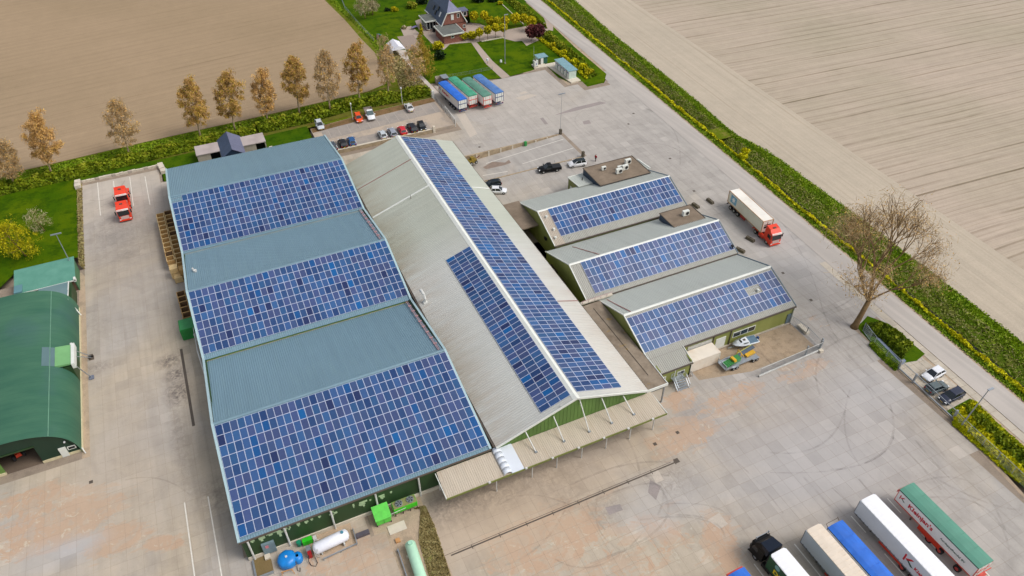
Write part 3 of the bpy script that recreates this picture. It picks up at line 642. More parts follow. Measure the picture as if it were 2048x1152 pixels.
for x, y, lab in ((77.6, 141.7, 'dark timber end post at the head of the far ramp wall'), (77.5, 130.1, 'dark timber end post beside the white car with black roof')):
    tag(wp(MB().box(x-.28, x+.28, y-.28, y+.28, -.2, 1.35).build('bollard', M('dark timber', lin(84, 76, 62), .8) if y > 140 else bpy.data.materials['dark timber'], None)), lab, 'bollard')
# low wall round the left yard end
w3 = thing('low_wall', 'low stone block wall at the far end of the red truck yard', 'wall', (-30, 167.3, 0))
for k in range(20):
    x = -30.2+k*.86; wb(MB().box(x, x+.82, 167.15, 167.6+rnd.uniform(-.04, .04), -.1, .5+rnd.uniform(-.05, .05)), 'block', LCONC if k % 4 else CONC, w3)
for i, (x, y) in enumerate(((-30.2, 167.2), (-30.2, 165.5), (-12.8, 167.0), (-12.6, 165.6), (-12.4, 164.2))):
    tag(wp(MB().box(x-.6, x+.55, y-.65, y+.65, -.1, .8+.1*(i % 2)).build('concrete_block', LCONC, None)), ['pale concrete block at the left corner of the red truck yard', 'pale concrete block just below the left corner of the truck yard', 'pale concrete block where the low wall meets the blue roofed hall', 'middle pale concrete block beside the corner of the blue roofed hall', 'nearest pale concrete block beside the corner of the blue roofed hall'][i], 'block')
# concrete parking strip by the road
strip = thing('roadside_paving', None, None, (0, 0, 0)); strip['kind'] = 'structure'
PARK = m_yard('pale parking slabs', 1.5, 0, 0, lin(198, 184, 162), lin(188, 178, 162), False)
b = MB(); n_ = 0; sl2 = MB().box(.02, 1.88, .02, 1.48, -.1, .02).mesh('paving_slab', PARK)
for a in np.arange(150, 215, 1.9):
    x, y = S(a, -5.0); o = share(sl2, 'paving_slab', strip, (x-1.5, y, 0), math.atan2(RT[1], RT[0]));
for i in range(4):
    for j in range(8):
        x, y = 92.6+i*1.35, 37.6+j*1.6
        o = share(sl2, 'paving_slab', strip, (x, y, -.012-.003*((i+j) % 2)), 0); o.scale = (.70, 1.05, 1)
sheet('roadside_ground', [(92.6, 20), (93.1, 58.3), S(166, -4.9), S(212, -4.9)], -.025, SAND, None)
sheet('grass_patch', [G(1714, 655), G(1735, 632), G(1778, 648), G(1850, 708), G(1833, 722), G(1795, 728), G(1748, 692)], .03, LAWNDK)
sheet('grass_patch', [G(1893, 822), G(1940, 797), G(2060, 903), G(2060, 990)], .03, LAWNDK)
sheet('water_basin', [G(1752, 676), G(1760, 674), G(1812, 722), G(1805, 730)], .06, M('pale blue water', lin(120, 132, 160), .1, 0, .05, 1, .9))

# ================================================================== SOLAR ARRAYS
def panel_mesh(pu, pv):
    g, f, h = .012, .032, .04; a0, a1, b0, b1 = g, pu-g, g, pv-g; m = MB()
    m.add([(a0, b0, 0), (a1, b0, 0), (a1, b1, 0), (a0, b1, 0), (a0, b0, h), (a1, b0, h), (a1, b1, h), (a0, b1, h), (a0+f, b0+f, h), (a1-f, b0+f, h), (a1-f, b1-f, h), (a0+f, b1-f, h)],
          [(0, 1, 5, 4), (1, 2, 6, 5), (2, 3, 7, 6), (3, 0, 4, 7), (4, 5, 9, 8), (5, 6, 10, 9), (6, 7, 11, 10), (7, 4, 8, 11)], 0)
    k = h-.006
    m.add([(a0+f, b0+f, k), (a1-f, b0+f, k), (a1-f, b1-f, k), (a0+f, b1-f, k)], [(0, 1, 2, 3)], 1)
    return m.mesh('solar_panel', [FRAME, SOLAR])
def array(label, P, U, Vv, nu, nv, skip=(), near_first=None):
    """P lower left corner on the roof plane, U along the row, Vv up the slope (full extents)"""
    P, U, Vv = Vector(P), Vector(U), Vector(Vv); n = U.cross(Vv).normalized()
    if n.z < 0: n = -n
    u, v = U.normalized(), Vv.normalized(); pu, pv = U.length/nu, Vv.length/nv
    root = thing('solar_array', label, 'solar panels'); R_ = Matrix((u, v, n)).transposed().to_4x4(); R_.translation = P+n*.10
    root.matrix_world = R_
    me = panel_mesh(pu, pv); cells = [(i, j) for i in range(nu) for j in range(nv) if (i, j) not in skip]
    wc = {c: proj(P+u*(c[0]+.5)*pu+v*(c[1]+.5)*pv)[2] for c in cells}; cells.sort(key=lambda c: wc[c])
    for i, j in cells[:300]: share(me, 'solar_panel', root, (i*pu, j*pv, 0))
    if len(cells) > 300:
        b = MB(); base = [(v_.co.x, v_.co.y, v_.co.z) for v_ in me.vertices]; fs = [tuple(p.vertices) for p in me.polygons]; mi = [p.material_index for p in me.polygons]
        tones = []
        for i, j in cells[300:]:
            b.add([(x+i*pu, y+j*pv, z) for x, y, z in base], fs); b.m[-len(fs):] = mi; tones += [rnd.random()]*len(fs)
        o = b.build('solar_panels_beyond', [FRAME, SOLAR], root); o['kind'] = 'stuff'
        at_ = o.data.attributes.new('tone', 'FLOAT', 'FACE'); at_.data.foreach_set('value', tones)
    # mounting rails
    r = MB()
    for j in range(nv):
        for q in (.25, .75): r.box(.02, U.length-.02, (j+q)*pv-.02, (j+q)*pv+.02, -.09, -.005)
    o = r.build('mounting_rails', GALV, root); o['kind'] = 'stuff'
    return root
array('largest solar array, ten rows on the front slope of the big blue roofed hall', (-10.95, 59.85, 4.70), (34.35, 0, 0), (0, 16.6, 3.43), 34, 10)
array('middle solar array of the blue roofed hall, eight rows above the green strip of wall', (-10.97, 95.3, 4.67), (34.35, 0, 0), (0, 12.1, 3.64), 34, 8)
array('far solar array of the blue roofed hall with a notch of two panels missing', (-10.95, 123.9, 5.28), (34.4, 0, 0), (0, 14.7, 2.94), 34, 9, {(0, 8), (1, 8)})
array('very long five column solar array along the right side of the tall hall ridge', (45.2, 60.05, 6.47), (0, 80.85, 0), (-7.8, 0, 2.72), 80, 5)
array('narrow three column solar array on the left slope near the front gable', (31.68, 59.85, 7.61), (0, 38.25, 0), (4.66, 0, 1.63), 38, 3)
array('solar array on the farthest of the three small halls, right of the tan sheet strip', (55.6, 99.45, 4.49), (28.05, 0, 0), (0, 6.05, 2.47), 28, 4)
array('solar array on the middle one of the three small halls', (53.5, 82.4, 4.26), (30.05, 0, 0), (0, 5.9, 2.65), 30, 4)
array('solar array on the nearest small hall with a gap round a roof vent', (53.46, 66.28, 4.38), (29.8, 0, 0), (0, 6.15, 2.37), 30, 4, {(24, 2), (25, 2), (23, 2)})

# ================================================================== BIG BLUE ROOFED HALL
X0, X1 = -11.22, 23.57
hall = thing('storage_hall', 'large hall with three blue grey roof bays carrying solar panels', 'hall', (X0, 59.3, 0))
prof = [(59.3, 4.55), (76.95, 8.2), (94.4, 4.5), (107.7, 8.4), (123.4, 5.18), (139.0, 8.3), (156.1, 5.1)]
wcorr('roof_slope', (X0, 59.3, 4.55), (X1, 59.3, 4.55), (X1, 76.95, 8.2), (X0, 76.95, 8.2), .333, .045, BLUEROOF, hall)
wcorr('roof_slope', (X1-.3, 94.9, 3.85), (X0+.3, 94.9, 3.85), (X0+.3, 76.95, 8.2), (X1-.3, 76.95, 8.2), .333, .045, BLUEROOF, hall)
wcorr('roof_slope', (X0, 94.35, 4.40), (X1, 94.35, 4.40), (X1, 107.7, 8.4), (X0, 107.7, 8.4), .333, .045, BLUEROOF, hall)
wcorr('roof_slope', (X1-.3, 123.4, 5.0), (X0+.3, 123.4, 5.0), (X0+.3, 107.7, 8.4), (X1-.3, 107.7, 8.4), .333, .045, BLUEROOF, hall)
wcorr('roof_slope', (X0, 123.4, 5.18), (X1, 123.4, 5.18), (X1, 139, 8.3), (X0, 139, 8.3), .333, .045, BLUEROOF, hall)
wcorr('roof_slope', (X1-.1, 156.1, 5.1), (X0+.1, 156.1, 5.1), (X0+.1, 139, 8.3), (X1-.1, 139, 8.3), .333, .045, BLUEROOF, hall)
for y, z in ((76.95, 8.2), (107.7, 8.4), (139.0, 8.3)):
    wb(MB().hexa([(X0+.1, y-.28, z+.02), (X1-.1, y-.28, z+.02), (X1-.1, y+.28, z+.02), (X0+.1, y+.28, z+.02)], [(X0+.1, y-.1, z+.12), (X1-.1, y-.1, z+.12), (X1-.1, y+.1, z+.12), (X0+.1, y+.1, z+.12)]), 'ridge_cap', BLUEROOF, hall)
# upstand wall between the second and the front bay, with its brown gutter
wb(MB().box(X0+.35, X1-.35, 94.45, 94.6, 3.6, 4.36), 'upstand', GRASSG, hall)
wb(MB().box(X0+.35, X1-.35, 93.75, 94.45, 3.6, 4.0), 'valley_gutter', BROWNC, hall)
wb(MB().box(X0+.35, X1-.35, 122.9, 123.4, 4.9, 5.12), 'valley_gutter', m_flat('grey gutter lining', lin(112, 128, 130), lin(128, 140, 140)), hall)
# side walls following the profile
def sidewall(x, d):
    f = []; q = [(59.42, 0)]+[(max(59.42, min(156, y)), z-.12) for y, z in prof]+[(156, 0)]
    return MB().prismx(q, min(x, x+d), max(x, x+d))
wp(sidewall(X0+.25, .2).build('side_wall', DGREEN, hall)); wp(sidewall(X1-.45, .2).build('side_wall', DGREEN, hall))
for x in (X0+.06, X1-.06):           # verge trims along the zigzag
    b = MB()
    for (ya, za), (yb, zb) in zip(prof[:-1], prof[1:]): b.bar((x, ya, za+.05), (x, yb, zb+.05), .34, .20)
    wb(b, 'verge_trim', BTRIM, hall)
fr = wb(MB().box(X0+.45, X1-.45, 59.42, 59.6, .62, 4.5), 'front_wall', DGREEN, hall)
PATCH = M('pale primer patch', lin(166, 190, 148), .7, 0, .1, 2)
for i, (x, z, w, h) in enumerate(((-9.9, 3.6, .5, .4), (-8.9, 3.4, .8, .8), (-7.9, 3.8, 1.3, .6), (-6.6, 3.2, .8, 1.3), (-6.0, 3.6, 1.0, .5), (-5.2, 3.5, .4, .5), (-4.0, 3.5, .45, .5), (-3.0, 3.4, .5, .4), (-2.2, 3.55, .35, .3), (-1.2, 3.5, .4, .3), (.2, 3.0, 1.1, .4), (.5, 2.8, .35, 1.0), (3.4, 3.0, .25, .6), (4.3, 3.1, 1.1, .35), (4.2, 2.7, .9, .3), (4.7, 2.3, .3, .3), (5.7, 3.0, .25, .25), (7.0, 3.0, .8, .3), (7.2, 2.5, .6, .4), (8.6, 3.0, .3, .3))):
    b = MB(); b.box(x, x+w, 59.395, 59.42, z, z+h); b.box(x+w*.2, x+w*.6, 59.39, 59.42, z-h*.5, z+.02); wb(b, 'faded_patch', PATCH, hall)
pl = wb(MB().box(X0+.3, X1-.3, 59.25, 59.65, 0, .62), 'plinth', LCONC, hall)
wb(MB().box(X0, X1, 59.12, 59.32, 4.38, 4.56), 'gutter', GUT, hall)
for x in (-10.2, -5.56, .5, 6.6, 12.7): wb(MB().cyl((x, 59.2, 0), (x, 59.2, 4.4), .13, n=8), 'downpipe', WPOST, hall)
wb(MB().box(-8.9, -7.3, 59.1, 59.4, .2, 2.5), 'door', M('grey steel door', lin(112, 132, 140), .5), hall)
wb(MB().box(-8.5, -8.1, 59.06, 59.1, 1.6, 2.1), 'sign', M('red sticker', lin(205, 120, 130), .5), hall)
wb(MB().box(X0+.5, X1-.5, 155.9, 156.05, 0, 5.0), 'rear_wall', DGREEN, hall)
for a_, b_ in (((22.6, 94.5), (22.2, 107.6)), ((22.5, 77.2), (22.9, 94.6)), ):   # pinkish conduits beside the verge
    pass
COND = M('pinkish conduit', lin(176, 136, 138), .6)
for ya, za, yb, zb in ((123.3, 5.25, 107.9, 8.55), (94.3, 4.3, 77.2, 8.3)):
    b = MB(); b.bar((X1-1.0, ya, za+.1), (X1-1.0, yb, zb), .10); b.bar((X1-.72, ya, za+.1), (X1-.78, yb, zb), .06)
    for k in range(1, 9): b.box(X1-1.15, X1-.6, ya+(yb-ya)*k/9-.07, ya+(yb-ya)*k/9+.07, za+(zb-za)*k/9+.02, za+(zb-za)*k/9+.16)
    wb(b, 'cable_duct', COND, hall)
b = MB(); b.cyl((X0+1.5, 115.2, 6.8), (X0+1.5, 115.2, 7.4), .16, n=8); b.cyl((X0+1.8, 114.6, 6.9), (X0+1.8, 114.6, 7.3), .3, n=8); wb(b, 'roof_vent', WPOST, hall)

# ================================================================== TALL CENTRAL HALL
XL, XR, XM, YF, YB, ZE, ZR = 24.2, 49.4, 36.8, 59.2, 141.4, 5.0, 9.4
ch = thing('packing_hall', 'long ridged hall with weathered light roof and green front gable', 'hall', (XL, YF, 0))
wcorr('roof_slope', (XL, YB, ZE), (XL, YF-.35, ZE), (XM, YF-.35, ZR), (XM, YB, ZR), .42, .05, HALLROOF, ch)
wcorr('roof_slope', (XR, YF-.35, ZE), (XR, YB, ZE), (XM, YB, ZR), (XM, YF-.35, ZR), .42, .05, HALLROOF, ch)
b = MB(); b.prismy([(XM-.55, ZR-.14), (XM, ZR+.12), (XM+.55, ZR-.14), (XM+.5, ZR-.2), (XM, ZR+.04), (XM-.5, ZR-.2)], YF-.4, YB+.05); wb(b, 'ridge_cap', TRIM, ch)
b = MB()
for xa, xb in ((XL, XM), (XR, XM)): b.bar((xa, YF-.4, ZE+.02), (xb, YF-.4, ZR+.04), .14, .34)
wb(b, 'barge_board', TRIM, ch)
wb(MB().prismy([(XL+.2, 0), (XR-.2, 0), (XR-.2, ZE-.05), (XM, ZR-.12), (XL+.2, ZE-.05)], YF, YF+.2), 'gable_wall', GRASSG, ch)
b = MB()
for x in np.arange(XL+.6, XR-.4, .6):
    zt = ZE+(ZR-ZE)*(1-abs(x-XM)/12.6)-.2; b.box(x-.035, x+.035, YF-.04, YF, 3.9, zt)
o = wb(b, 'cladding_ribs', GRASSG, ch)
wb(MB().prismy([(XL+.2, 0), (XR-.2, 0), (XR-.2, ZE-.05), (XM, ZR-.12), (XL+.2, ZE-.05)], YB-.3, YB-.1), 'gable_wall', GRASSG, ch)
wb(MB().box(XL+.2, XL+.4, YF+.2, YB-.3, 0, ZE-.05), 'side_wall', OLIVE, ch); wb(MB().box(XR-.4, XR-.2, YF+.2, YB-.3, 0, ZE-.05), 'side_wall', OLIVE, ch)
wb(MB().box(XL-.3, XL+.1, YF, YB, ZE-.25, ZE-.08), 'gutter', GUT, ch); wb(MB().box(XR-.1, XR+.15, YF, YB, ZE-.25, ZE-.08), 'gutter', GUT, ch)
RED = M('rusty red strip', lin(150, 104, 96), .7)
def on_l(x): return ZE+(x-XL)/12.6*4.4
def on_r(x): return ZE+(XR-x)/12.6*4.4
wb(MB().bar((XL+.1, 130.9, on_l(XL)+.06), (XM-.3, 130.9, on_l(XM-.3)+.06), .16, .06), 'expansion_strip', RED, ch)
wb(MB().bar((XL+.1, 119.9, on_l(XL)+.07), (XM-.3, 119.9, on_l(XM-.3)+.07), .42, .08), 'expansion_strip', TRIM, ch)
wb(MB().bar((XR-.05, 119.8, on_r(XR)+.07), (45.5, 119.8, on_r(45.5)+.07), .34, .08), 'expansion_strip', TRIM, ch)
wb(MB().bar((XR-.05, 81.3, on_r(XR)+.06), (45.4, 81.3, on_r(45.4)+.06), .14, .06), 'expansion_strip', RED, ch)
x, y = 25.3, 91.6; b = MB()
pts = [(x, y, on_l(x)), (x, y, on_l(x)+.9), (x-.05, y+.35, on_l(x)+1.5), (x-.15, y+.9, on_l(x)+1.75), (x-.2, y+1.5, on_l(x)+1.6)]
b.tube(pts, [.26, .24, .24, .24, .28], 10); b.box(x-.4, x+.4, y-.4, y+.4, on_l(x)-.1, on_l(x)+.12); wb(b, 'vent_pipe', WPOST, ch)
x, y = 32.2, 119.0; wb(MB().cyl((x, y, on_l(x)), (x, y+.2, on_l(x)+.9), .05, n=6), 'lightning_rod', GUT, ch)
# front canopy
can = thing('canopy', 'long cream sheet canopy hung by rods over the loading front', 'canopy', (15.3, 54.8, 0))
wcorr('roof_sheet', (15.15, 54.75, 3.85), (50.1, 54.75, 3.85), (50.1, 59.15, 4.12), (15.3, 59.15, 4.12), .30, .03, CANOPY, can)
wb(MB().box(15.1, 50.15, 54.66, 54.74, 3.62, 3.95), 'fascia', m_clad('moss green fascia', lin(120, 128, 62), lin(110, 118, 58)), can)
b = MB(); b.box(50.1, 50.2, 54.7, 59.1, 3.7, 4.0); b.box(15.05, 15.15, 54.7, 59.1, 3.7, 4.0); wb(b, 'end_trim', TRIM, can)
for x in (22.7, 28.25, 32.2, 36.3, 40.4, 44.5, 48.6): wb(MB().cyl((x, 55.45, 0), (x, 55.45, 3.8), .08, n=8), 'column', WPOST, can)
wb(MB().cyl((15.45, 58.9, 0), (15.45, 58.9, 3.95), .08, n=8), 'column', WPOST, can)
for x in (21.35, 26.9, 31.0, 35.15, 39.3, 43.4, 47.6): wb(MB().box(x-.16, x+.16, 54.5, 54.75, 3.9, 4.12), 'gutter_outlet', WPOST, can)
for xt, zt in ((28.75, 5.9), (33.2, 7.0), (37.35, 8.55), (41.1, 7.1), (44.9, 5.75)):
    wb(MB().bar((xt+.1, YF-.1, zt), (xt+.55, 56.5, 4.02), .13), 'hanger_rod', WPOST, can); wb(MB().box(xt+.4, xt+.75, 56.35, 56.65, 3.95, 4.15), 'anchor_plate', GALV, can)
wb(MB().box(34.3, 34.5, 59, 59.1, 8.6, 8.9), 'floodlight', WPOST, can)
SKY_ = M('translucent roof sheet', lin(214, 220, 228), .35, 0, .04, .5)
wb(MB().hexa([(24.75, 54.72, 3.92), (26.65, 54.72, 3.92), (26.65, 59.2, 4.2), (24.75, 59.2, 4.2)], [(24.75, 54.72, 3.96), (26.65, 54.72, 3.96), (26.65, 59.2, 4.24), (24.75, 59.2, 4.24)]), 'skylight_sheet', SKY_, can)
for k in range(5):   # rounded skylight along its left edge, five curved segments
    y0 = 54.75+k*.9; v = []; f = []
    for i in range(9):
        an = math.pi*i/8; x = 24.25-.62*math.cos(an); z = 3.95+.5*math.sin(an)
        v += [(x, y0+.03, z+.005*(k % 2)+.06*k), (x, y0+.87, z+.005*(k % 2)+.06*(k+1))]
        if i: f.append((2*i-2, 2*i, 2*i+1, 2*i-1))
    o = MB().add(v, f).build('dome_segment', SKY_, can, True); wp(o); md = o.modifiers.new('thickness', 'SOLIDIFY'); md.thickness = .03
# floor of canopy is the yard; the wall behind holds a dark loading opening
wb(MB().box(28, 46, 59.12, 59.19, .05, 3.4), 'loading_door', M('brown sliding door', lin(96, 84, 70), .7), can)

# ================================================================== THREE SMALL HALLS
def small_hall(label, xl, xr, yb, yr, yf, ze, zr, ze2=None, tan=False):
    r = thing('small_hall', label, 'hall', (xl, yf, 0)); ze2 = ze2 or ze
    sp = 2.3 if tan else 0
    wcorr('roof_slope', (xl+sp, yf, ze), (xr, yf, ze), (xr, yr, zr), (xl+sp, yr, zr), .34, .05, GREYSLOPE, r)
    if tan: wcorr('roof_slope', (xl, yf, ze), (xl+sp-.02, yf, ze), (xl+sp-.02, yr, zr), (xl, yr, zr), .34, .05, TANROOF, r)
    wcorr('roof_slope', (xr, yb, ze2), (xl, yb, ze2), (xl, yr, zr), (xr, yr, zr), .34, .05, LIGHTROOF, r)
    wb(MB().hexa([(xl, yr-.28, zr-.02), (xr+.1, yr-.28, zr-.02), (xr+.1, yr+.28, zr-.02), (xl, yr+.28, zr-.02)], [(xl, yr-.1, zr+.13), (xr+.1, yr-.1, zr+.13), (xr+.1, yr+.1, zr+.13), (xl, yr+.1, zr+.13)]), 'ridge_cap', TRIM, r)
    q = [(yf+.1, 0), (yf+.1, ze-.1), (yr, zr-.1), (yb-.1, ze2-.1), (yb-.1, 0)]
    wb(MB().prismx(q, xl+.1, xl+.3), 'gable_wall', OLIVE, r); wb(MB().prismx(q, xr-.3, xr-.1), 'gable_wall', OLIVE, r)
    b = MB(); b.bar((xl, yf, ze+.03), (xl, yr, zr+.03), .16, .22); b.bar((xl, yb, ze2+.03), (xl, yr, zr+.03), .16, .22); wb(b, 'verge_trim', TRIM, r)
    b = MB(); b.bar((xr, yf, ze+.03), (xr, yr, zr+.03), .14, .22); b.bar((xr, yb, ze2+.03), (xr, yr, zr+.03), .14, .22); wb(b, 'verge_trim', M('blue grey trim', lin(98, 116, 128), .5), r)
    wb(MB().box(xl+.1, xr-.1, yf+.1, yf+.3, 0, ze-.1), 'front_wall', OLIVE, r); wb(MB().box(xl+.1, xr-.1, yb-.3, yb-.1, 0, ze2-.1), 'rear_wall', OLIVE, r)
    wb(MB().box(xl, xr, yf-.22, yf+.02, ze-.2, ze-.03), 'gutter', GUT, r)
    return r
h1 = small_hall('farthest small hall, with brown flat roof box and tan strip beside its panels', 53.5, 84.0, 114.4, 105.6, 97.9, 3.9, 7.0, 3.75, True)
h2 = small_hall('middle small hall between two roof valleys, with a small flat roof box', 51.4, 83.8, 97.7, 88.5, 81.6, 3.9, 7.0, 3.4)
h3 = small_hall('nearest small hall with white door, wide window and fenced yard in front', 53.4, 83.6, 81.5, 73.1, 65.3, 4.0, 7.0, 3.68)
def vent(r, x, y, z): 
    b = MB(); b.cyl((x, y, z-.1), (x, y, z+.35), .16, n=8); b.cyl((x, y, z+.35), (x, y, z+.5), .28, .2, n=8); wb(b, 'roof_vent', TRIM, r)
vent(h1, 54.6, 103.9, 6.3); vent(h1, 54.8, 101.0, 5.2); vent(h1, 54.3, 99.3, 4.5)
b = MB(); b.cyl((56.9, 98.6, 4.1), (56.9, 98.6, 4.6), .04, n=6); wb(b, 'lightning_rod', GUT, h1)
vent(h3, 78.4, 69.7, 5.75)
wb(MB().bar((56.4, 96.3, 4.0), (57.8, 88.9, 6.98), .16, .06), 'roof_strip', RED, h2)
wb(MB().bar((54.6, 80.2, 4.25), (54.9, 73.3, 7.03), .16, .06), 'roof_strip', RED, h3)
b = MB(); b.cyl((83.2, 82.6, 4.3), (83.2, 82.6, 5.1), .12, n=8); b.box(82.9, 83.3, 82.5, 82.9, 4.95, 5.25); wb(b, 'chimney', BLACK, h2)
wb(MB().box(53.9, 54.3, 105.2, 105.6, 2.2, 2.6).box(53.2, 53.45, 101.2, 102.0, 3.0, 3.5), 'wall_lamp', BLACK, h1)
def flatbox(r, x0, x1, yf, yb, z0, z1, felt, slope=0):
    b = MB().prismx([(yf, z0), (yb, z0-3.0 if yb > 110 else z0-.8), (yb, z1), (yf, z1)], x0, x1); wb(b, 'roof_box', DKBLUE, r)
    wb(MB().box(x0-.08, x1+.08, yf-.08, yb+.08, z1, z1+.08), 'flat_roof', felt, r)
    b = MB(); b.box(x0-.14, x0-.02, yf-.1, yb+.1, z1+.0, z1+.16); b.box(x1+.02, x1+.14, yf-.1, yb+.1, z1, z1+.16); b.box(x0-.1, x1+.1, yb+.02, yb+.14, z1, z1+.16); b.box(x0-.1, x1+.1, yf-.14, yf-.02, z1, z1+.12)
    wb(b, 'roof_edge', GUT, r)
flatbox(h1, 70.5, 82.6, 110.4, 117.8, 4.6, 5.45, FLATROOF)
flatbox(h2, 75.75, 82.85, 91.2, 96.2, 5.2, 5.88, FLATROOF)
def ac(r, x, y, z, big=False):
    s = 1.35 if big else 1.0; u = wb(MB().box(x-.5*s, x+.5*s, y-.2*s, y+.25*s, z+.1, z+.85*s), 'air_conditioner', TRIM, r)
    wb(MB().cyl((x+.15*s, y-.2*s-.01, z+.48*s), (x+.15*s, y-.2*s-.05, z+.48*s), .27*s, n=12), 'fan', BLACK, u)
    wb(MB().box(x-.35*s, x-.25*s, y-.2, y+.2, z, z+.1).box(x+.25*s, x+.35*s, y-.2, y+.2, z, z+.1), 'foot', GUT, u)
ac(h1, 74.1, 115.4, 5.53); ac(h1, 80.1, 115.4, 5.53, True); ac(h1, 76.4, 112.9, 5.53, True); ac(h1, 77.3, 114.2, 5.53); ac(h1, 78.3, 113.6, 5.53, True); ac(h2, 79.9, 93.6, 5.96, True)
# low rear extension of the farthest hall
wcorr('roof_slope', (84.7, 118.4, 3.8), (67.1, 118.4, 3.8), (67.1, 113.4, 4.35), (84.7, 113.4, 4.35), .34, .05, LIGHTROOF, h1)
wb(MB().box(67.2, 84.6, 118.0, 118.2, 0, 3.7).box(67.2, 67.4, 114.3, 118.1, 0, 3.75).box(84.4, 84.6, 114.3, 118.1, 0, 3.75), 'extension_wall', OLIVE, h1)
b = MB(); b.bar((67.1, 118.4, 3.85), (67.1, 113.4, 4.4), .14, .2); b.bar((84.7, 118.4, 3.85), (84.7, 113.4, 4.4), .3, .2); b.bar((67.1, 118.4, 3.85), (84.7, 118.4, 3.85), .14, .2); wb(b, 'verge_trim', TRIM, h1)
wb(MB().box(67.13, 67.2, 115.6, 117.2, 0, 2.4), 'door', TRIM, h1); wb(MB().cyl((69.2, 115.8, 4.1), (69.2, 115.8, 4.7), .12, n=8), 'roof_vent', BLACK, h1)
# front extension of the nearest hall and its doors and windows
wcorr('roof_slope', (53.7, 62.3, 3.15), (60.2, 62.3, 3.15), (60.2, 65.5, 4.08), (53.7, 65.5, 4.08), .34, .05, GREYSLOPE, h3)
wb(MB().box(54.0, 60.1, 62.45, 62.65, 0, 3.1).box(59.9, 60.1, 62.45, 65.4, 0, 3.6).box(54.0, 54.2, 62.45, 65.4, 0, 3.6), 'extension_wall', OLIVE, h3)
wb(MB().box(53.7, 60.25, 62.12, 62.3, 2.95, 3.12), 'gutter', GUT, h3)
b = MB(); b.bar((60.22, 62.3, 3.2), (60.22, 65.4, 4.1), .1, .2); wb(b, 'verge_trim', TRIM, h3)
def window(r, x0, x1, y, z0, z1, n=1, name='window', d=.06):
    w = wb(MB().box(x0, x1, y-d, y, z0, z1), name, TRIM, r); k = (x1-x0-.12)/n
    for i in range(n): wb(MB().box(x0+.12+i*k, x0+i*k+k, y-d-.012, y-d, z0+.12, z1-.12), 'pane', GLASSM, w)
    return w
window(h3, 57.6, 59.0, 62.45, 1.1, 1.9); window(h3, 54.4, 55.4, 62.45, 1.1, 1.9)
wb(MB().box(57.05, 57.15, 62.38, 62.45, 0, 3.0), 'downpipe', TRIM, h3)
window(h3, 70.7, 75.4, 65.4, 1.5, 2.7, 3)
wb(MB().box(67.2, 69.2, 65.3, 65.4, .05, 2.6), 'door', TRIM, h3)
wb(MB().box(61.4, 66.2, 65.3, 65.4, .05, 3.2), 'roller_door', M('pale roller door', lin(190, 190, 184), .5), h3)
for x in (66.55, 70.15): wb(MB().box(x-.08, x+.08, 65.26, 65.38, 0, 3.9), 'downpipe', GUT, h3)
wb(MB().box(83.3, 83.42, 65.1, 65.3, 0, 3.9), 'downpipe', TRIM, h3); wb(MB().box(82.3, 83.2, 65.28, 65.38, .1, 2.4), 'door', M('blue grey door', lin(96, 112, 120), .5), h3)
wb(MB().box(53.5, 83.5, 65.1, 65.42, -.1, .25), 'plinth', CONC, h3)
# brown flat roofs joining the small halls to the tall hall
lk = thing('link_roof', 'brown moss stained flat roof between the tall hall and nearest small hall', 'roof', (49.5, 59.4, 0))
wb(MB().prism([(49.55, 59.35), (53.15, 59.35), (53.3, 80.3), (49.55, 80.3)], 4.2, 4.42), 'flat_roof', GUTROOF, lk)
b = MB(); b.box(49.5, 53.3, 59.22, 59.38, 4.0, 4.5); b.bar((53.2, 59.3, 4.45), (53.32, 66.3, 4.45), .12, .16); wb(b, 'roof_edge', TRIM, lk)
wb(MB().box(49.6, 53.1, 59.5, 59.6, 3.4, 4.2), 'fascia_board', DARKFELT, lk)
wb(MB().bar((51.4, 62, 4.47), (51.25, 79, 4.47), .06, .05), 'cable', GUT, lk)
wb(MB().box(52.75, 52.95, 59.4, 59.6, 0, 4.2), 'post', GALV, lk); wb(MB().box(49.7, 52.6, 62, 62.2, 0, 4.1), 'rear_wall', LCONC, lk)
wb(MB().box(49.5, 56.0, 80.6, 81.1, 4.35, 4.62), 'parapet', LCONC, lk)
b = MB()
for x in np.arange(50, 56, 1.2): b.box(x-.03, x+.03, 80.6, 80.66, 4.5, 5.2)
b.bar((49.8, 80.63, 5.2), (56, 80.63, 5.2), .05); wb(b, 'railing', COND, lk)
lk2 = thing('link_roof', 'olive brown flat roof between the tall hall and the farthest small hall', 'roof', (49.5, 105, 0))
wb(MB().prism([(49.55, 105.0), (53.5, 105.0), (53.5, 114.2), (49.55, 114.2)], 4.0, 4.25), 'flat_roof', FLATROOF, lk2)
wb(MB().box(49.6, 53.4, 114.0, 114.2, 0, 4.1), 'rear_wall', OLIVE, lk2)
sheet('passage_floor', [(49.4, 80), (53.6, 80), (53.6, 105), (49.4, 105)], -.01, m_ground('dark passage floor', lin(84, 70, 56), lin(70, 60, 50)))
b = MB()
for k in range(3): tag(wp(MB().box(50.2, 51.5, 86+k*3.4, 88.4+k*3.4, 0, 1.6+.3*k).build('steel_rack', M('rusty dark steel', lin(70, 54, 44), .8) if k == 0 else bpy.data.materials['rusty dark steel'], None)), ['dark rusty rack in the gap beside the middle small hall, nearest one', 'dark rusty rack in the gap beside the middle small hall, second one', 'dark rusty rack in the gap under the farthest small hall gable'][k], 'rack')

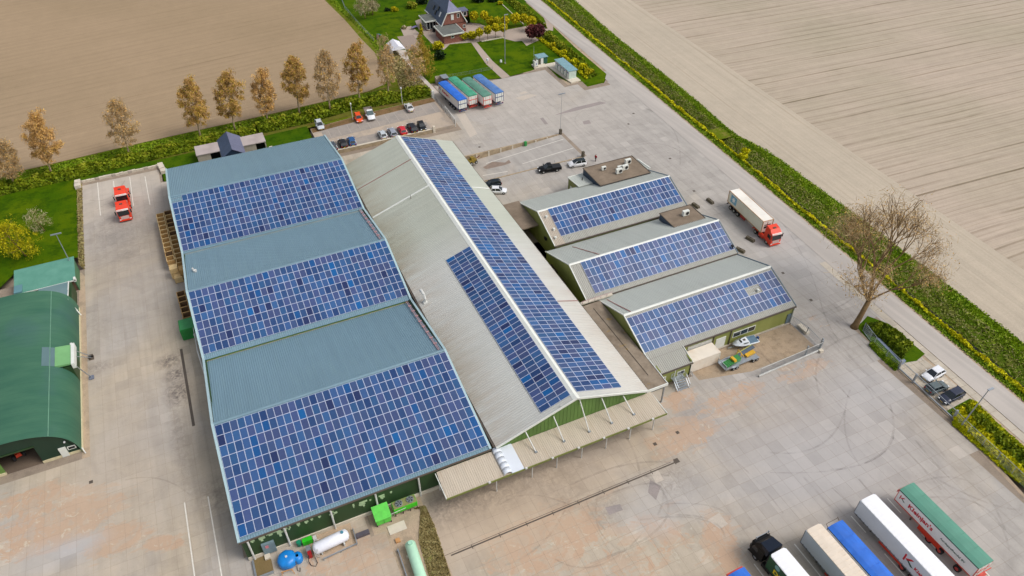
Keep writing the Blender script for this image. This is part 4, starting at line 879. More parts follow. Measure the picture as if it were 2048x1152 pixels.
# ================================================================== GREEN ARCHED BARN
bx0, bx1, by0, by1, bh = -49.5, -30.5, 87.6, 122.0, 6.4
barn = thing('arched_barn', 'long green round roofed barn with open front and white door', 'barn', (bx0, by0, 0))
def archz(x, k=2.6): u = abs((x-(bx0+bx1)/2)/((bx1-bx0)/2)); return bh*max(0, 1-u**k)**(1/k)
N_ = 40; ax = [(bx0+bx1)/2-(bx1-bx0)/2*math.cos(math.pi*i/N_) for i in range(N_+1)]
seg = [(x, archz(x)) for x in ax]
rows = 8
for r in range(rows):                     # sheets laid in courses between the seams
    ya, yb = by0-.35+(by1-by0+.35)*r/rows, by0-.35+(by1-by0+.35)*(r+1)/rows+.06
    v = []; f = []
    for i, (x, z) in enumerate(seg):
        for y in (ya+.0, yb-.02): v.append((x, y, z+.004*(r % 2)))
        if i: f.append((2*i-2, 2*i, 2*i+1, 2*i-1))
    o = MB().add(v, f).build('roof_sheet', BARNG, barn, True); wp(o)
SEAM = M('rusty seam', lin(118, 116, 92), .7, 0, .2, 2)
for x in (-46.3, -43.9, -42.0, -33.2):
    wb(MB().bar((x, by0-.3, archz(x)+.05), (x, by1, archz(x)+.05), .12, .05), 'roof_seam', SEAM if x < -40 else M('light seam', lin(104, 146, 122), .6), barn)
# front: upper part above the opening, right part, left part
poly = [(x, z-.08) for x, z in seg if x >= -35.72]; 
wb(MB().prismy([(-35.7, .45)]+[(-35.7, archz(-35.7)-.08)]+[p for p in poly if p[0] > -35.6]+[(bx1, .45)], by0, by0+.15), 'front_wall', BARNEND, barn)
wb(MB().prismy([(-40.5, 3.85)]+[(-40.5, archz(-40.5)-.08)]+[(x, z-.08) for x, z in seg if -40.4 < x < -35.8]+[(-35.7, archz(-35.7)-.08), (-35.7, 3.75)], by0, by0+.15), 'front_wall', BARNEND, barn)
wb(MB().prismy([(bx0, .45)]+[(x, max(.46, z-.08)) for x, z in seg if x < -40.6]+[(-40.5, archz(-40.5)-.08), (-40.5, .45)], by0, by0+.15), 'front_wall', GRASSG, barn)
wb(MB().box(-41.5, -35.6, by0-.1, by0-.0, 3.7, 3.95), 'door_rail', DGREEN, barn)
wb(MB().prismy([(x, max(0, z-.1)) for x, z in seg], by1-.2, by1-.05), 'rear_wall', BARNEND, barn)
PL = M('pale plinth', lin(206, 194, 158), .8)
wb(MB().box(-35.7, -33.2, by0-.12, by0+.2, 0, .45), 'plinth', PL, barn); wb(MB().box(-32.2, bx1+.1, by0-.12, by0+.2, 0, .45), 'plinth', PL, barn); wb(MB().box(-42.2, -40.5, by0-.12, by0+.2, 0, .5), 'plinth', PL, barn)
wb(MB().box(bx1-.05, bx1+.15, by0, by1, 0, .4), 'plinth', PL, barn)
wb(MB().box(-33.15, -32.2, by0-.16, by0, .02, 1.95), 'door', TRIM, barn)
window(barn, -32.05, -30.95, by0, 1.05, 1.75)
wb(MB().cyl((-31.9, by0-.25, 3.0), (-31.9, by0-.05, 3.0), .14, n=8), 'wall_lamp', LAMPW, barn)
b = MB(); b.bar((-30.3, by0-.2, .9), (-30.05, by0-.8, .1), .14); wb(b, 'downpipe', WPOST, barn)
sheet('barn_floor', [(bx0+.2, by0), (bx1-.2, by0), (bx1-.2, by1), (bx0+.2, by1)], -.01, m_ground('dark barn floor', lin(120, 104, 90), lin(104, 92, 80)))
wb(MB().box(bx0+1.5, bx1-1.8, 97, 97.1, 0, 3.9), 'dark_backing', DARK, barn)  # near-black sheet behind the opening; the barn's inner shade is in its colour
for x, y in ((-44, 120.5), (-40.7, 97.5)):
    wb(MB().cyl((x, y, archz(x)), (x, y, archz(x)+.25), .2, .1, n=8), 'roof_light', WPOST, barn)
# side intake box with its white edge and conveyor legs
d = thing('side_intake', 'small green box with white edge on the right side of the arched barn', 'intake box', (-35, 102.3, 0))
wb(MB().box(-33.2, -30.5, 102.3, 106.9, 0, 4.05), 'box_wall', DGREEN, d)
wb(MB().quad((-34.2, 102.35, archz(-34.2)+.05), (-33.4, 102.35, archz(-33.4)+.05), (-33.4, 106.85, archz(-33.4)+.05), (-34.2, 106.85, archz(-34.2)+.05)).quad((-33.4, 102.35, archz(-33.4)+.05), (-32.6, 102.35, archz(-32.6)+.05), (-32.6, 106.85, archz(-32.6)+.05), (-33.4, 106.85, archz(-33.4)+.05)), 'roof_sheet', m_clad('grey green patch', lin(92, 118, 122), lin(84, 110, 112)), d)
wb(MB().hexa([(-32.6, 102.3, 4.5), (-30.3, 102.3, 4.3), (-30.3, 106.9, 4.3), (-32.6, 106.9, 4.5)], [(-32.6, 102.3, 4.92), (-30.3, 102.3, 4.6), (-30.3, 106.9, 4.6), (-32.6, 106.9, 4.92)]), 'roof_sheet', m_clad('fresh green sheet', lin(122, 176, 116), lin(108, 160, 104)), d)
wb(MB().box(-30.35, -29.85, 102.0, 107.0, 3.7, 4.75).box(-30.6, -30.3, 106.9, 107.6, 3.4, 4.4), 'white_edge', TRIM, d)
for a_, b_ in (((-29.9, 105.8, 4.0), (-28.9, 108.0, .2)), ((-29.9, 104.4, 4.0), (-28.8, 107.6, .2)), ((-29.9, 102.1, 4.0), (-28.9, 102.8, .2))):
    wb(MB().bar(a_, b_, .12), 'strut', GALV, d); wb(MB().box(b_[0]-.35, b_[0]+.35, b_[1]-.4, b_[1]+.4, 0, .25), 'foot', M('blue grey foot', lin(112, 118, 134)) if b_[1] < 105 else GUT, d)
# lean-to shed and connecting roof
sh = thing('lean_to_shed', 'sea green roofed lean-to shed with brown open front behind the arched barn', 'shed', (-40.2, 127.6, 0))
b = MB(); b.hexa([(-40.3, 127.3, 2.62), (-30.2, 127.3, 2.62), (-30.2, 133.9, 3.3), (-40.3, 133.9, 3.3)], [(-40.3, 127.3, 2.72), (-30.2, 127.3, 2.72), (-30.2, 133.9, 3.4), (-40.3, 133.9, 3.4)]); wb(b, 'roof_sheet', SHEDG, sh)
wb(MB().box(-40.25, -38.9, 127.35, 129.6, 2.745, 2.97), 'roof_patch', m_clad('blue grey patch', lin(96, 140, 148), lin(90, 130, 136)), sh)
wb(MB().prismx([(127.6, 0), (133.7, 0), (133.7, 3.28), (127.6, 2.6)], -30.5, -30.35), 'side_wall', m_clad('shed green wall', lin(70, 122, 84), lin(62, 108, 74)), sh)
wb(MB().box(-40.2, -30.4, 133.5, 133.7, 0, 3.2).box(-40.2, -40.05, 127.7, 133.6, 0, 2.6), 'rear_wall', DGREEN, sh)
for k in range(10): wb(MB().box(-39.0+k*.86, -38.2+k*.86, 127.75, 127.85, 0, 2.55), 'board', M('old brown boards', lin(104, 82, 66), .9, 0, .2) if k == 0 else bpy.data.materials['old brown boards'], sh)
wb(MB().box(-40.3, -30.2, 127.2, 127.32, 2.5, 2.7).box(-30.5, -30.15, 127.2, 127.9, 2.3, 3.0), 'gutter', TRIM, sh)
wb(MB().box(-40.3, -39.6, 127.3, 127.7, 0, .7), 'plinth', PL, sh)
cn = thing('shed_link_roof', 'blue grey roof piece with white right edge between shed and barn', 'roof', (-35, 122, 0))
wb(MB().hexa([(-35.8, 121.8, 3.3), (-31.4, 121.8, 3.3), (-31.2, 127, 2.7), (-36.3, 127, 2.7)], [(-35.8, 121.8, 3.42), (-31.4, 121.8, 3.42), (-31.2, 127, 2.82), (-36.3, 127, 2.82)]), 'roof_sheet', m_clad('link roof', lin(112, 138, 140), lin(102, 130, 134)), cn)
wb(MB().box(-31.45, -30.9, 121.8, 127, 0, 2.6), 'wall', DGREEN, cn)
b = MB(); b.bar((-31.3, 127.1, 2.85), (-31.3, 121.0, 3.3), .16); b.bar((-31.3, 121, 3.3), (-30.2, 119.6, .3), .16); wb(b, 'white_edge', TRIM, cn)

# shelters and dark gable shed behind the blue roofed hall
GREYPINK = M('pinkish grey concrete roof', lin(176, 164, 160), .85, 0, .12, .4)
for x0, lab in ((-4.6, 'pinkish grey concrete shelter left of the dark blue gable shed'), (5.7, 'pinkish grey concrete shelter right of the dark blue gable shed')):
    s_ = thing('concrete_shelter', lab, 'shelter', (x0, 164.2, 0), group='concrete shelters behind the hall')
    wb(MB().box(x0-.1, x0+5.3, 164.0, 168.5, 2.35, 2.55), 'roof_slab', GREYPINK, s_)
    wb(MB().box(x0, x0+.2, 164.2, 168.3, 0, 2.35).box(x0+5, x0+5.2, 164.2, 168.3, 0, 2.35).box(x0, x0+5.2, 168.1, 168.3, 0, 2.35), 'wall', CONC, s_)
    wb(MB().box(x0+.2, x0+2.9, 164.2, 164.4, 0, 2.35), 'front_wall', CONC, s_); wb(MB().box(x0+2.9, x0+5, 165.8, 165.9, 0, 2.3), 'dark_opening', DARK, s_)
g = thing('gable_shed', 'dark blue gabled shed between two concrete shelters', 'shed', (.7, 160, 0))
for xa, xb, z0 in ((.5, 3.1, 0), (5.8, 3.1, 0)):
    wcorr('roof_slope', (xa, 169.2 if xa < 3 else 160.2, 2.5), (xa, 160.2 if xa < 3 else 169.2, 2.5), (xb, 160.2 if xa < 3 else 169.2, 4.3), (xb, 169.2 if xa < 3 else 160.2, 4.3), .5, .04, SLATE if xa < 3 else LEADZ, g)
wb(MB().prismy([(.7, 0), (5.6, 0), (5.6, 2.45), (3.1, 4.15), (.7, 2.45)], 160.4, 169), 'wall', DKBLUE, g)
tag(wp(MB().box(11.4, 12.2, 163.6, 164.6, 0, .7).build('concrete_block', LCONC, None)), 'pale block on the grass right of the right concrete shelter', 'block')

# ================================================================== FARM HOUSE
ho = thing('farm_house', 'brick farmhouse with dark blue mansard roof and flat roofed extension', 'house', (72, 211, 0))
hx0, hx1, hy0, hy1 = 72.6, 81.0, 211.3, 226.0; xm = (hx0+hx1)/2
wb(MB().box(hx0+.3, hx1-.3, hy0, hy1-.2, 0, 3.1), 'wall', BRICK, ho)
mans = [(hx0, 2.9), (hx0+1.9, 6.6), (hx1-1.9, 6.6), (hx1, 2.9)]
wb(MB().prismy([(hx0+.5, 2.9), (hx1-.5, 2.9), (hx1-2.1, 6.5), (hx0+2.1, 6.5)], hy0, hy0+.2), 'gable_wall', BRICK, ho)
def slab(A, B, Cc, D, t=.14):
    A, B, Cc, D = map(Vector, (A, B, Cc, D)); n = (B-A).cross(D-A).normalized()*t
    return MB().hexa([A-n, B-n, Cc-n, D-n], [A, B, Cc, D])
wb(slab((hx0, hy1, 2.9), (hx0, hy0-.3, 2.9), (hx0+2, hy0-.3, 6.6), (hx0+2, hy1, 6.6)), 'roof', SLATE, ho)
wb(slab((hx1, hy0-.3, 2.9), (hx1, hy1, 2.9), (hx1-2, hy1, 6.6), (hx1-2, hy0-.3, 6.6)), 'roof', SLATE, ho)
wb(slab((hx0+2, hy1, 6.6), (hx0+2, hy0-.3, 6.6), (xm, hy0+3.2, 9.2), (xm, hy1-3, 9.2)), 'roof', SLATE, ho)
wb(slab((hx1-2, hy0-.3, 6.6), (hx1-2, hy1, 6.6), (xm, hy1-3, 9.2), (xm, hy0+3.2, 9.2)), 'roof', SLATE, ho)
wb(MB().add([(hx0+2, hy0-.3, 6.6), (hx1-2, hy0-.3, 6.6), (xm, hy0+3.2, 9.22), (hx0+2, hy0-.3, 6.4), (hx1-2, hy0-.3, 6.4)], [(0, 1, 2), (3, 4, 1, 0)]), 'hip_roof', LEADZ, ho)
wb(MB().add([(hx0+2, hy1, 6.6), (hx1-2, hy1, 6.6), (xm, hy1-3, 9.22)], [(1, 0, 2)]), 'hip_roof', LEADZ, ho)
b = MB(); b.bar((hx0-.05, hy0-.35, 2.85), (hx0+2, hy0-.35, 6.6), .2, .25); b.bar((hx1+.05, hy0-.35, 2.85), (hx1-2, hy0-.35, 6.6), .2, .25); b.bar((hx0+2, hy0-.35, 6.55), (hx1-2, hy0-.35, 6.55), .2, .25)
b.bar((hx0-.05, hy0-.35, 2.9), (hx0-.05, hy1, 2.9), .2); wb(b, 'barge_board', TRIM, ho)
wb(MB().box(xm+.8, xm+1.9, 217.2, 218.2, 7.8, 10.3), 'chimney', BRICK, ho); wb(MB().box(xm+.65, xm+2.05, 217.05, 218.35, 10.3, 10.45), 'chimney_cap', TRIM, ho)
for y, z, x in ((214.6, 5.3, hx0+1.25), (217.2, 6.2, hx0+1.7), (218.2, 4.8, hx0+1.0), (220.5, 5.5, hx0+1.35)):
    wb(MB().hexa([(x-.45, y-.35, z-.75), (x-.45, y+.35, z-.75), (x+.2, y+.35, z+.55), (x+.2, y-.35, z+.55)], [(x-.58, y-.35, z-.68), (x-.58, y+.35, z-.68), (x+.08, y+.35, z+.62), (x+.08, y-.35, z+.62)]), 'roof_window', GLASSM if y > 215 else LAMPW, ho)
window(ho, xm-.9, xm+.0, hy0, 4.2, 5.9); wb(MB().box(xm-.85, xm-.05, hy0-.12, hy0-.06, 4.3, 5.85), 'blind', TRIM, ho); window(ho, xm+1.1, xm+1.9, hy0, 4.6, 5.9)
window(ho, xm+2.9, xm+3.7, hy0, 1.2, 2.2)
wb(MB().box(hx1-1.2, hx1+1.6, 214.6, 217.2, 3.2, 5.0), 'dormer', BRICK, ho); wb(MB().box(hx1-1.6, hx1+1.9, 214.3, 217.5, 5.0, 5.2), 'dormer_roof', LEADZ, ho); window(ho, hx1+.2, hx1+1.4, 214.6, 3.6, 4.8)
# flat roofed garage wing
wb(MB().box(70.95, 77.0, 204.6, 211.9, 0, 2.75), 'garage_wall', BRICK, ho)
wb(MB().box(70.6, 77.3, 204.2, 212.2, 2.75, 2.95), 'flat_roof', DARKFELT, ho)
b = MB(); b.box(70.5, 77.4, 204.05, 204.2, 2.62, 3.02); b.box(70.45, 70.6, 204.05, 212.3, 2.62, 3.02); b.box(77.3, 77.45, 204.05, 212.3, 2.62, 3.02); b.box(70.5, 77.4, 212.2, 212.3, 2.8, 3.0); wb(b, 'fascia', TRIM, ho)
window(ho, 73.2, 74.2, 204.6, 1.5, 2.3); window(ho, 70.9-.0, 70.95, 208, 1.5, 2.2)
wb(MB().box(73.1, 74.4, 211.6, 212.1, 2.95, 3.5), 'vent_box', TRIM, ho); wb(MB().cyl((70.9, 204.5, 0), (70.9, 204.5, 2.7), .06, n=6), 'downpipe', GUT, ho)
# conservatory
wb(MB().box(69.7, 72.9, 216.6, 221.4, 0, .35), 'conservatory_base', BRICK, ho); wb(MB().box(69.2, 72.9, 216.1, 221.9, 3.0, 3.2), 'flat_roof', DARKFELT, ho)
b = MB(); b.box(69.1, 72.9, 215.98, 216.1, 2.8, 3.25); b.box(69.05, 69.2, 216, 222, 2.8, 3.25)
for x in (69.75, 70.75, 71.75, 72.7): b.box(x-.07, x+.07, 216.5, 216.64, .3, 2.9)
for y in (217.8, 219, 220.2, 221.3): b.box(69.65, 69.8, y-.07, y+.07, .3, 2.9)
b.box(69.7, 72.8, 216.5, 216.62, .3, .5); wb(b, 'conservatory_frame', TRIM, ho)
for x in (69.82, 70.82, 71.82): wb(MB().box(x, x+.86, 216.56, 216.6, .5, 2.8), 'pane', GLASSM, ho)
wb(MB().box(69.72, 69.76, 216.7, 221.3, .5, 2.8), 'pane', GLASSG, ho)
tag(wp(MB().box(71.0, 71.7, 214.6, 215.3, 0, 1.1).build('waste_bin', BLACK, None)), 'black waste bin between the conservatory and the brick wing', 'bin')
tag(wp(MB().box(78.2, 78.9, 210.0, 210.7, 0, 1.1).box(78.15, 78.95, 209.95, 210.75, 1.1, 1.2).build('waste_bin', BLACK, None)), 'dark waste bin at the front right corner of the brick farmhouse', 'bin')
kb2 = tag(wp(MB().bar((*G(963, 83.5), .12), (*G(1009, 75), .12), .35, .25).build('kerb_wall', LCONC, None)), 'low white kerb wall along the near side of the driveway', 'kerb')
kb3 = tag(wp(MB().bar((*G(1003, 8), .12), (*G(1048, 50), .12), .2, .2).build('kerb_wall', LCONC, None)), 'thin pale kerb between the far lawn and the hedge', 'kerb')
gs = thing('garden_shelter', 'small grey open store with dark gate left of the parked trailers', 'shelter', (*G(884, 166), 0))
MB().box(-1.6, -1.45, -1.2, 1.2, 0, 1.7).box(1.45, 1.6, -1.2, 1.2, 0, 1.7).box(-1.6, 1.6, 1.05, 1.2, 0, 1.7).build('wall', CONC, gs); MB().box(-.1, 1.7, -1.3, 1.3, 1.7, 1.8).build('roof', GALV, gs)
MB().bar((-1.6, -1.25, 0), (-1.6, -1.25, 2.0), .1).bar((.0, -1.25, 0), (.0, -1.25, 2.0), .1).bar((-1.6, -1.25, 1.9), (0, -1.25, 1.9), .08).build('gate_frame', BLACK, gs)
# tent, slide, parasol table
tent = thing('party_tent', 'white pavilion tent with peaked roof on the slab track', 'tent', (54.1, 201.6, 0))
x0, x1, y0, y1 = 54.0, 57.9, 201.6, 207.6; TENTM = M('white tent canvas', lin(226, 226, 234), .7, 0, .03)
b = MB(); b.add([(x0, y0, 2.2), (x1, y0, 2.2), (x1, y1, 2.2), (x0, y1, 2.2), ((x0+x1)/2, y0+.2, 3.3), ((x0+x1)/2, y1-.2, 3.3)], [(0, 1, 4), (1, 2, 5, 4), (2, 3, 5), (3, 0, 4, 5)])
o = wb(b, 'roof_canvas', TENTM, tent); md = o.modifiers.new('t', 'SOLIDIFY'); md.thickness = .03
wb(MB().box(x0, x0+.03, y0, y1, 0, 2.2), 'side_canvas', TENTM, tent)
for x in (x0, x1):
    for y in (y0, y1): wb(MB().cyl((x, y, 0), (x, y, 2.2), .05, n=6), 'pole', WPOST, tent)
sl_ = thing('garden_slide', 'bright blue garden slide with pink steps near the fence', 'slide', (*G(757, 78), 0), rad(60))
MB().hexa([(0, -.3, 1.5), (2.6, -.3, .1), (2.6, .3, .1), (0, .3, 1.5)], [(0, -.3, 1.62), (2.6, -.3, .22), (2.6, .3, .22), (0, .3, 1.62)]).build('slide_bed', M('sky blue plastic', lin(70, 180, 214), .4), sl_)
MB().bar((0, -.25, 1.6), (-.7, -.25, 0), .08).bar((0, .25, 1.6), (-.7, .25, 0), .08).bar((-.25, -.25, 1.0), (-.25, .25, 1.0), .08).bar((-.45, -.25, .5), (-.45, .25, .5), .08).build('ladder', M('pink tube', lin(214, 150, 170), .5), sl_)
tb = thing('garden_table', 'garden table with violet blue chairs on the patio by the conservatory', 'table', (*G(829, 58), 0), .4)
MB().box(-1, 1, -.5, .5, .68, .74).build('tabletop', M('violet grey', lin(118, 112, 150), .6), tb)
for x in (-.9, .9):
    for y in (-.4, .4): MB().box(x-.04, x+.04, y-.04, y+.04, 0, .68).build('leg', GUT, tb)

# ================================================================== KIOSKS
TEAL = M('pale teal roof', lin(122, 158, 166), .5); PALEG = M('pale green panel', lin(192, 208, 196), .6)
kp = thing('kiosk_plinth', 'raised L shaped concrete plinth under the small cabins', 'plinth', (88, 165, 0))
wb(MB().prism([(93.1, 165.1), (96.2, 165.4), (95.6, 178.8), (92.0, 178.8), (92.0, 177.2)], -.05, .3).prism([(88.0, 177.6), (92.0, 177.2), (92.0, 180.4), (88.4, 180.4)], -.05, .3), 'slab', LCONC, kp)
kk = thing('cabinet_row', 'row of five pale cabinets under one grey blue roof by the yellow bushes', 'cabinets', (93.3, 167.3, .3))
for i in range(5):
    y = 167.3+i*1.75; wb(MB().box(93.5, 95.7, y, y+1.28, .3, 2.45), 'cabinet', PALEG, kk)
    wb(MB().box(93.8, 95.6, y+1.28, y+1.75, .3, 2.4) if i < 4 else MB().box(93.8, 95.6, y+1.2, y+1.27, .3, 2.4), 'gap_shade', GUT, kk)  # dark filler added between cabinets, its colour gives the gaps their shade
    dq = wb(MB().box(93.42, 93.5, y+.06, y+1.22, .4, 2.35), 'door', TRIM, kk); wb(MB().box(93.40, 93.42, y+.35, y+1.05, 1.75, 2.05), 'sign', M('small blue sign', lin(58, 72, 150)) if i == 0 else bpy.data.materials['small blue sign'], dq)
    wb(MB().box(93.25, 96.1, y-.12, y+1.62, 2.5+.003*(i % 2), 2.62), 'roof_panel', TEAL, kk)
ks = thing('green_cabin', 'small dark green cabin with teal roof and white door', 'cabin', (90.0, 179.2, .3))
wb(MB().box(90.0, 92.8, 179.2, 181.6, .3, 2.2), 'wall', m_clad('cabin green', lin(36, 84, 66), lin(46, 96, 76)), ks)
wb(MB().box(89.96, 90.0, 179.25, 181.55, .35, 2.15), 'side_panel', PALEG, ks)
for x in (90.05, 90.55, 91.05): pass
wb(MB().box(90.7, 91.5, 179.1, 179.2, .35, 2.1), 'door', TRIM, ks); wb(MB().box(89.8, 93.0, 179.0, 181.8, 2.2, 2.32), 'roof', TEAL, ks)
wb(MB().box(90.05, 90.65, 179.14, 179.2, .4, 2.1), 'louvre', GUT, ks)
tk = thing('white_tank', 'upright white tank with small blue sign beside the green cabin', 'tank', (88.6, 178.2, .3))
wb(MB().box(88.0, 89.3, 177.9, 179.1, .3, .55), 'stand', CONC, tk); wb(MB().box(88.15, 89.25, 178.0, 179.0, .55, 2.1), 'tank_body', TRIM, tk); wb(MB().box(88.6, 88.9, 177.96, 178.0, 1.1, 1.4), 'sign', bpy.data.materials['small blue sign'], tk); wb(MB().cyl((88.7, 178.5, 2.1), (88.7, 178.5, 2.3), .3, n=10), 'lid', GUT, tk)

# ================================================================== LAMP POSTS
def lamp(name, label, base, h, r=.09, lean=(0, 0), head='ball', col=None):
    x, y = base; t_ = thing(name, label, 'lamp post', (x, y, 0)); m = col or WPOST
    MB().cyl((0, 0, 0), (lean[0], lean[1], h), r, r*.6, 8).build('pole', m, t_)
    if head == 'ball': MB().cyl((lean[0], lean[1], h), (lean[0], lean[1], h+.35), .22, .14, 10).build('lamp_head', LAMPW, t_)
    elif head == 'arm': MB().box(lean[0]-.1, lean[0]+1.0, lean[1]-.15, lean[1]+.15, h-.05, h+.1).build('lamp_head', m, t_)
    elif head == 'twin': MB().box(lean[0]-.9, lean[0]+.9, lean[1]-.12, lean[1]+.12, h-.1, h+.08).build('lamp_head', m, t_)
    MB().cyl((0, 0, 0), (0, 0, .35), r*1.7, n=8).build('base', CONC, t_)
    return t_
lamp('lamp_post', 'short white lamp post at the hedge beside the orange van', (33.1, 168.9), 4.3+.7)
lamp('lamp_post', 'short white lamp post at the hedge beside the silver saloon', G(805, 208, .7), 5.0)
lamp('lamp_post', 'tall pale mast on the lawn edge above the parked trailers', (81.95, 184.5), 14, .14, head='arm', col=GALV)
lamp('lamp_post', 'very thin tall grey mast at the head of the sunken ramp', (78.0, 142.6), 10.2, .05, head='twin', col=GALV)
lamp('lamp_post', 'tall grey lamp mast leaning over the green shed', (-31.0, 133), 9.5, .11, head='twin', col=GALV)
lamp('lamp_post', 'grey lamp mast rising over the flowers by the roadside fence', (91.4, 36.2), 8.5, .12, (.8, -.3), head='arm', col=GALV)
lamp('lamp_post', 'thin white pole behind the white tank and green cabin', (90.0, 182.3), 4.6, .04, head='none')
for p, lab in (((975, 127), 'small white globe lamp left of the garden path'), ((1002, 130), 'small white globe lamp right of the garden path')):
    x, y = G(*p); t_ = thing('garden_lamp', lab, 'garden lamp', (x, y, 0)); MB().cyl((0, 0, 0), (0, 0, .9), .05, n=6).build('pole', GUT, t_); MB().cyl((0, 0, .9), (0, 0, 1.5), .34, .28, 10).build('globe', LAMPW, t_)

# ================================================================== FENCES AND GATES
def fence(label, pts, h, step, col=GALV, bars=.22, z0=0.0, name='wire_fence', top=.05):
    t_ = thing(name, label, 'fence', (pts[0][0], pts[0][1], z0))
    for (xa, ya), (xb, yb) in zip(pts[:-1], pts[1:]):
        L = math.hypot(xb-xa, yb-ya); n = max(1, round(L/step))
        for k in range(n):
            a = (xa+(xb-xa)*k/n, ya+(yb-ya)*k/n); b_ = (xa+(xb-xa)*(k+1)/n, ya+(yb-ya)*(k+1)/n)
            wb(MB().bar((a[0], a[1], z0), (a[0], a[1], z0+h), .08), 'post', col, t_)
            m = MB(); m.bar((a[0], a[1], z0+h), (b_[0], b_[1], z0+h), top); m.bar((a[0], a[1], z0+.12), (b_[0], b_[1], z0+.12), top*.8)
            q = int(L/n/bars)
            for i in range(1, q): 
                x, y = a[0]+(b_[0]-a[0])*i/q, a[1]+(b_[1]-a[1])*i/q
                m.add([(x-.012, y, z0+.1), (x+.012, y, z0+.1), (x+.012, y, z0+h), (x-.012, y, z0+h)], [(0, 1, 2, 3)])
            for i in range(1, int(h/.3)): m.bar((a[0], a[1], z0+i*.3), (b_[0], b_[1], z0+i*.3), .018)
            wb(m, 'wire_panel', MESHW, t_)
    wb(MB().bar((pts[-1][0], pts[-1][1], z0), (pts[-1][0], pts[-1][1], z0+h), .08), 'post', col, t_)
    return t_
fence('tall wire fence round the grass patch beside the leaning tree', [(92.9, 56.2), (93.6, 58.4), (92.7, 55), (92.3, 49.1)], 1.9, 2.4)
fence('tall wire fence along the flowering roadside strip at the lower right', [(91.6, 37.6), (90.9, 27), (89.5, 12)], 1.9, 2.6)
gt = thing('sliding_gate', 'long galvanised sliding gate behind the three parked cars', 'gate', (92.3, 49, 0))
wb(MB().bar((92.25, 49.0, .25), (91.7, 37.9, .25), .16, .25), 'bottom_beam', GALV, gt); wb(MB().bar((92.25, 49.0, 1.9), (91.7, 37.9, 1.9), .07), 'top_rail', GALV, gt)
m = MB()
for k in range(50): x, y = 92.25-.55*k/50, 49-11.1*k/50; m.bar((x, y, .3), (x, y, 1.9), .02)
wb(m, 'bar_infill', MESHW, gt)
for x, y in ((92.25, 49.1), (92.0, 45.9), (91.7, 37.8)): wb(MB().box(x-.14, x+.14, y-.14, y+.14, 0, 2.1), 'gate_post', GALV, gt)
g2 = thing('sliding_gate', 'long white beamed sliding gate in front of the fenced boat yard', 'gate', (70.2, 57.3, 0))
wb(MB().bar((70.2, 57.3, .28), (83.4, 57.75, .28), .18, .26), 'bottom_beam', WPOST, g2); wb(MB().bar((70.3, 57.3, 2.0), (83.4, 57.75, 2.0), .06), 'top_rail', WPOST, g2)
m = MB()
for k in range(60): x, y = 70.4+12.9*k/60, 57.3+.44*k/60; m.bar((x, y, .4), (x, y, 2.0), .02)
for z in (.8, 1.2, 1.6): m.bar((70.3, 57.3, z), (83.4, 57.75, z), .02)
wb(m, 'bar_infill', MESHW, g2)
for x, y in ((83.5, 57.9), (83.9, 58.3), (80.4, 57.9)): wb(MB().box(x-.12, x+.12, y-.12, y+.12, 0, 2.3), 'gate_post', GALV, g2)
wb(MB().box(83.0, 83.7, 57.2, 57.8, 0, .5), 'motor_box', LCONC, g2); wb(MB().cyl((70.25, 57.3, 0), (70.25, 57.3, .4), .08, n=6), 'roller', BLACK, g2)
fence('wire fence at the right end of the boat yard', [(83.4, 65.2), (84.0, 61.8), (83.7, 58.2)], 1.8, 3.4, M('dark blue grey post', lin(70, 82, 96), .5), .3)
tag(wp(MB().box(83.9, 84.7, 61.7, 64.0, 0, .55).build('concrete_block', LCONC, None)), 'white concrete block outside the fence of the boat yard', 'block')
fence('low dark wire fence on the wall beside the parked trailers', [(55.5, 172.0), (55.5, 156.1)], 1.2, 3.2, GUT, .3, .7)
fence('thin green wire fence between the bare field and the garden', [G(676, -20), G(690, 18), G(712, 45), G(748, 84)], 1.2, 4, GALV, .5)
fence('low wire fence along the lower edge of the garden lawn', [G(872, 160), G(940, 148), G(985, 139)], .9, 4, GALV, 2.0, 0.0, 'wire_fence', .03)
tag(wp(MB().box(55.2, 55.8, 171.6, 172.2, 0, 2.6).build('gate_post', WPOST, None)), 'white gate post on the car park wall near the blue trailer', 'post'); 
g3 = thing('barrier_gate', 'white barrier frame at the upper corner of the car park wall', 'gate', (55.5, 165, 0))
wb(MB().bar((55.6, 163, 0), (55.6, 163, 2.5), .14).bar((55.6, 156, 0), (55.6, 156, 2.2), .14).bar((55.6, 163, 2.4), (55.6, 156, 2.1), .10), 'frame', WPOST, g3)

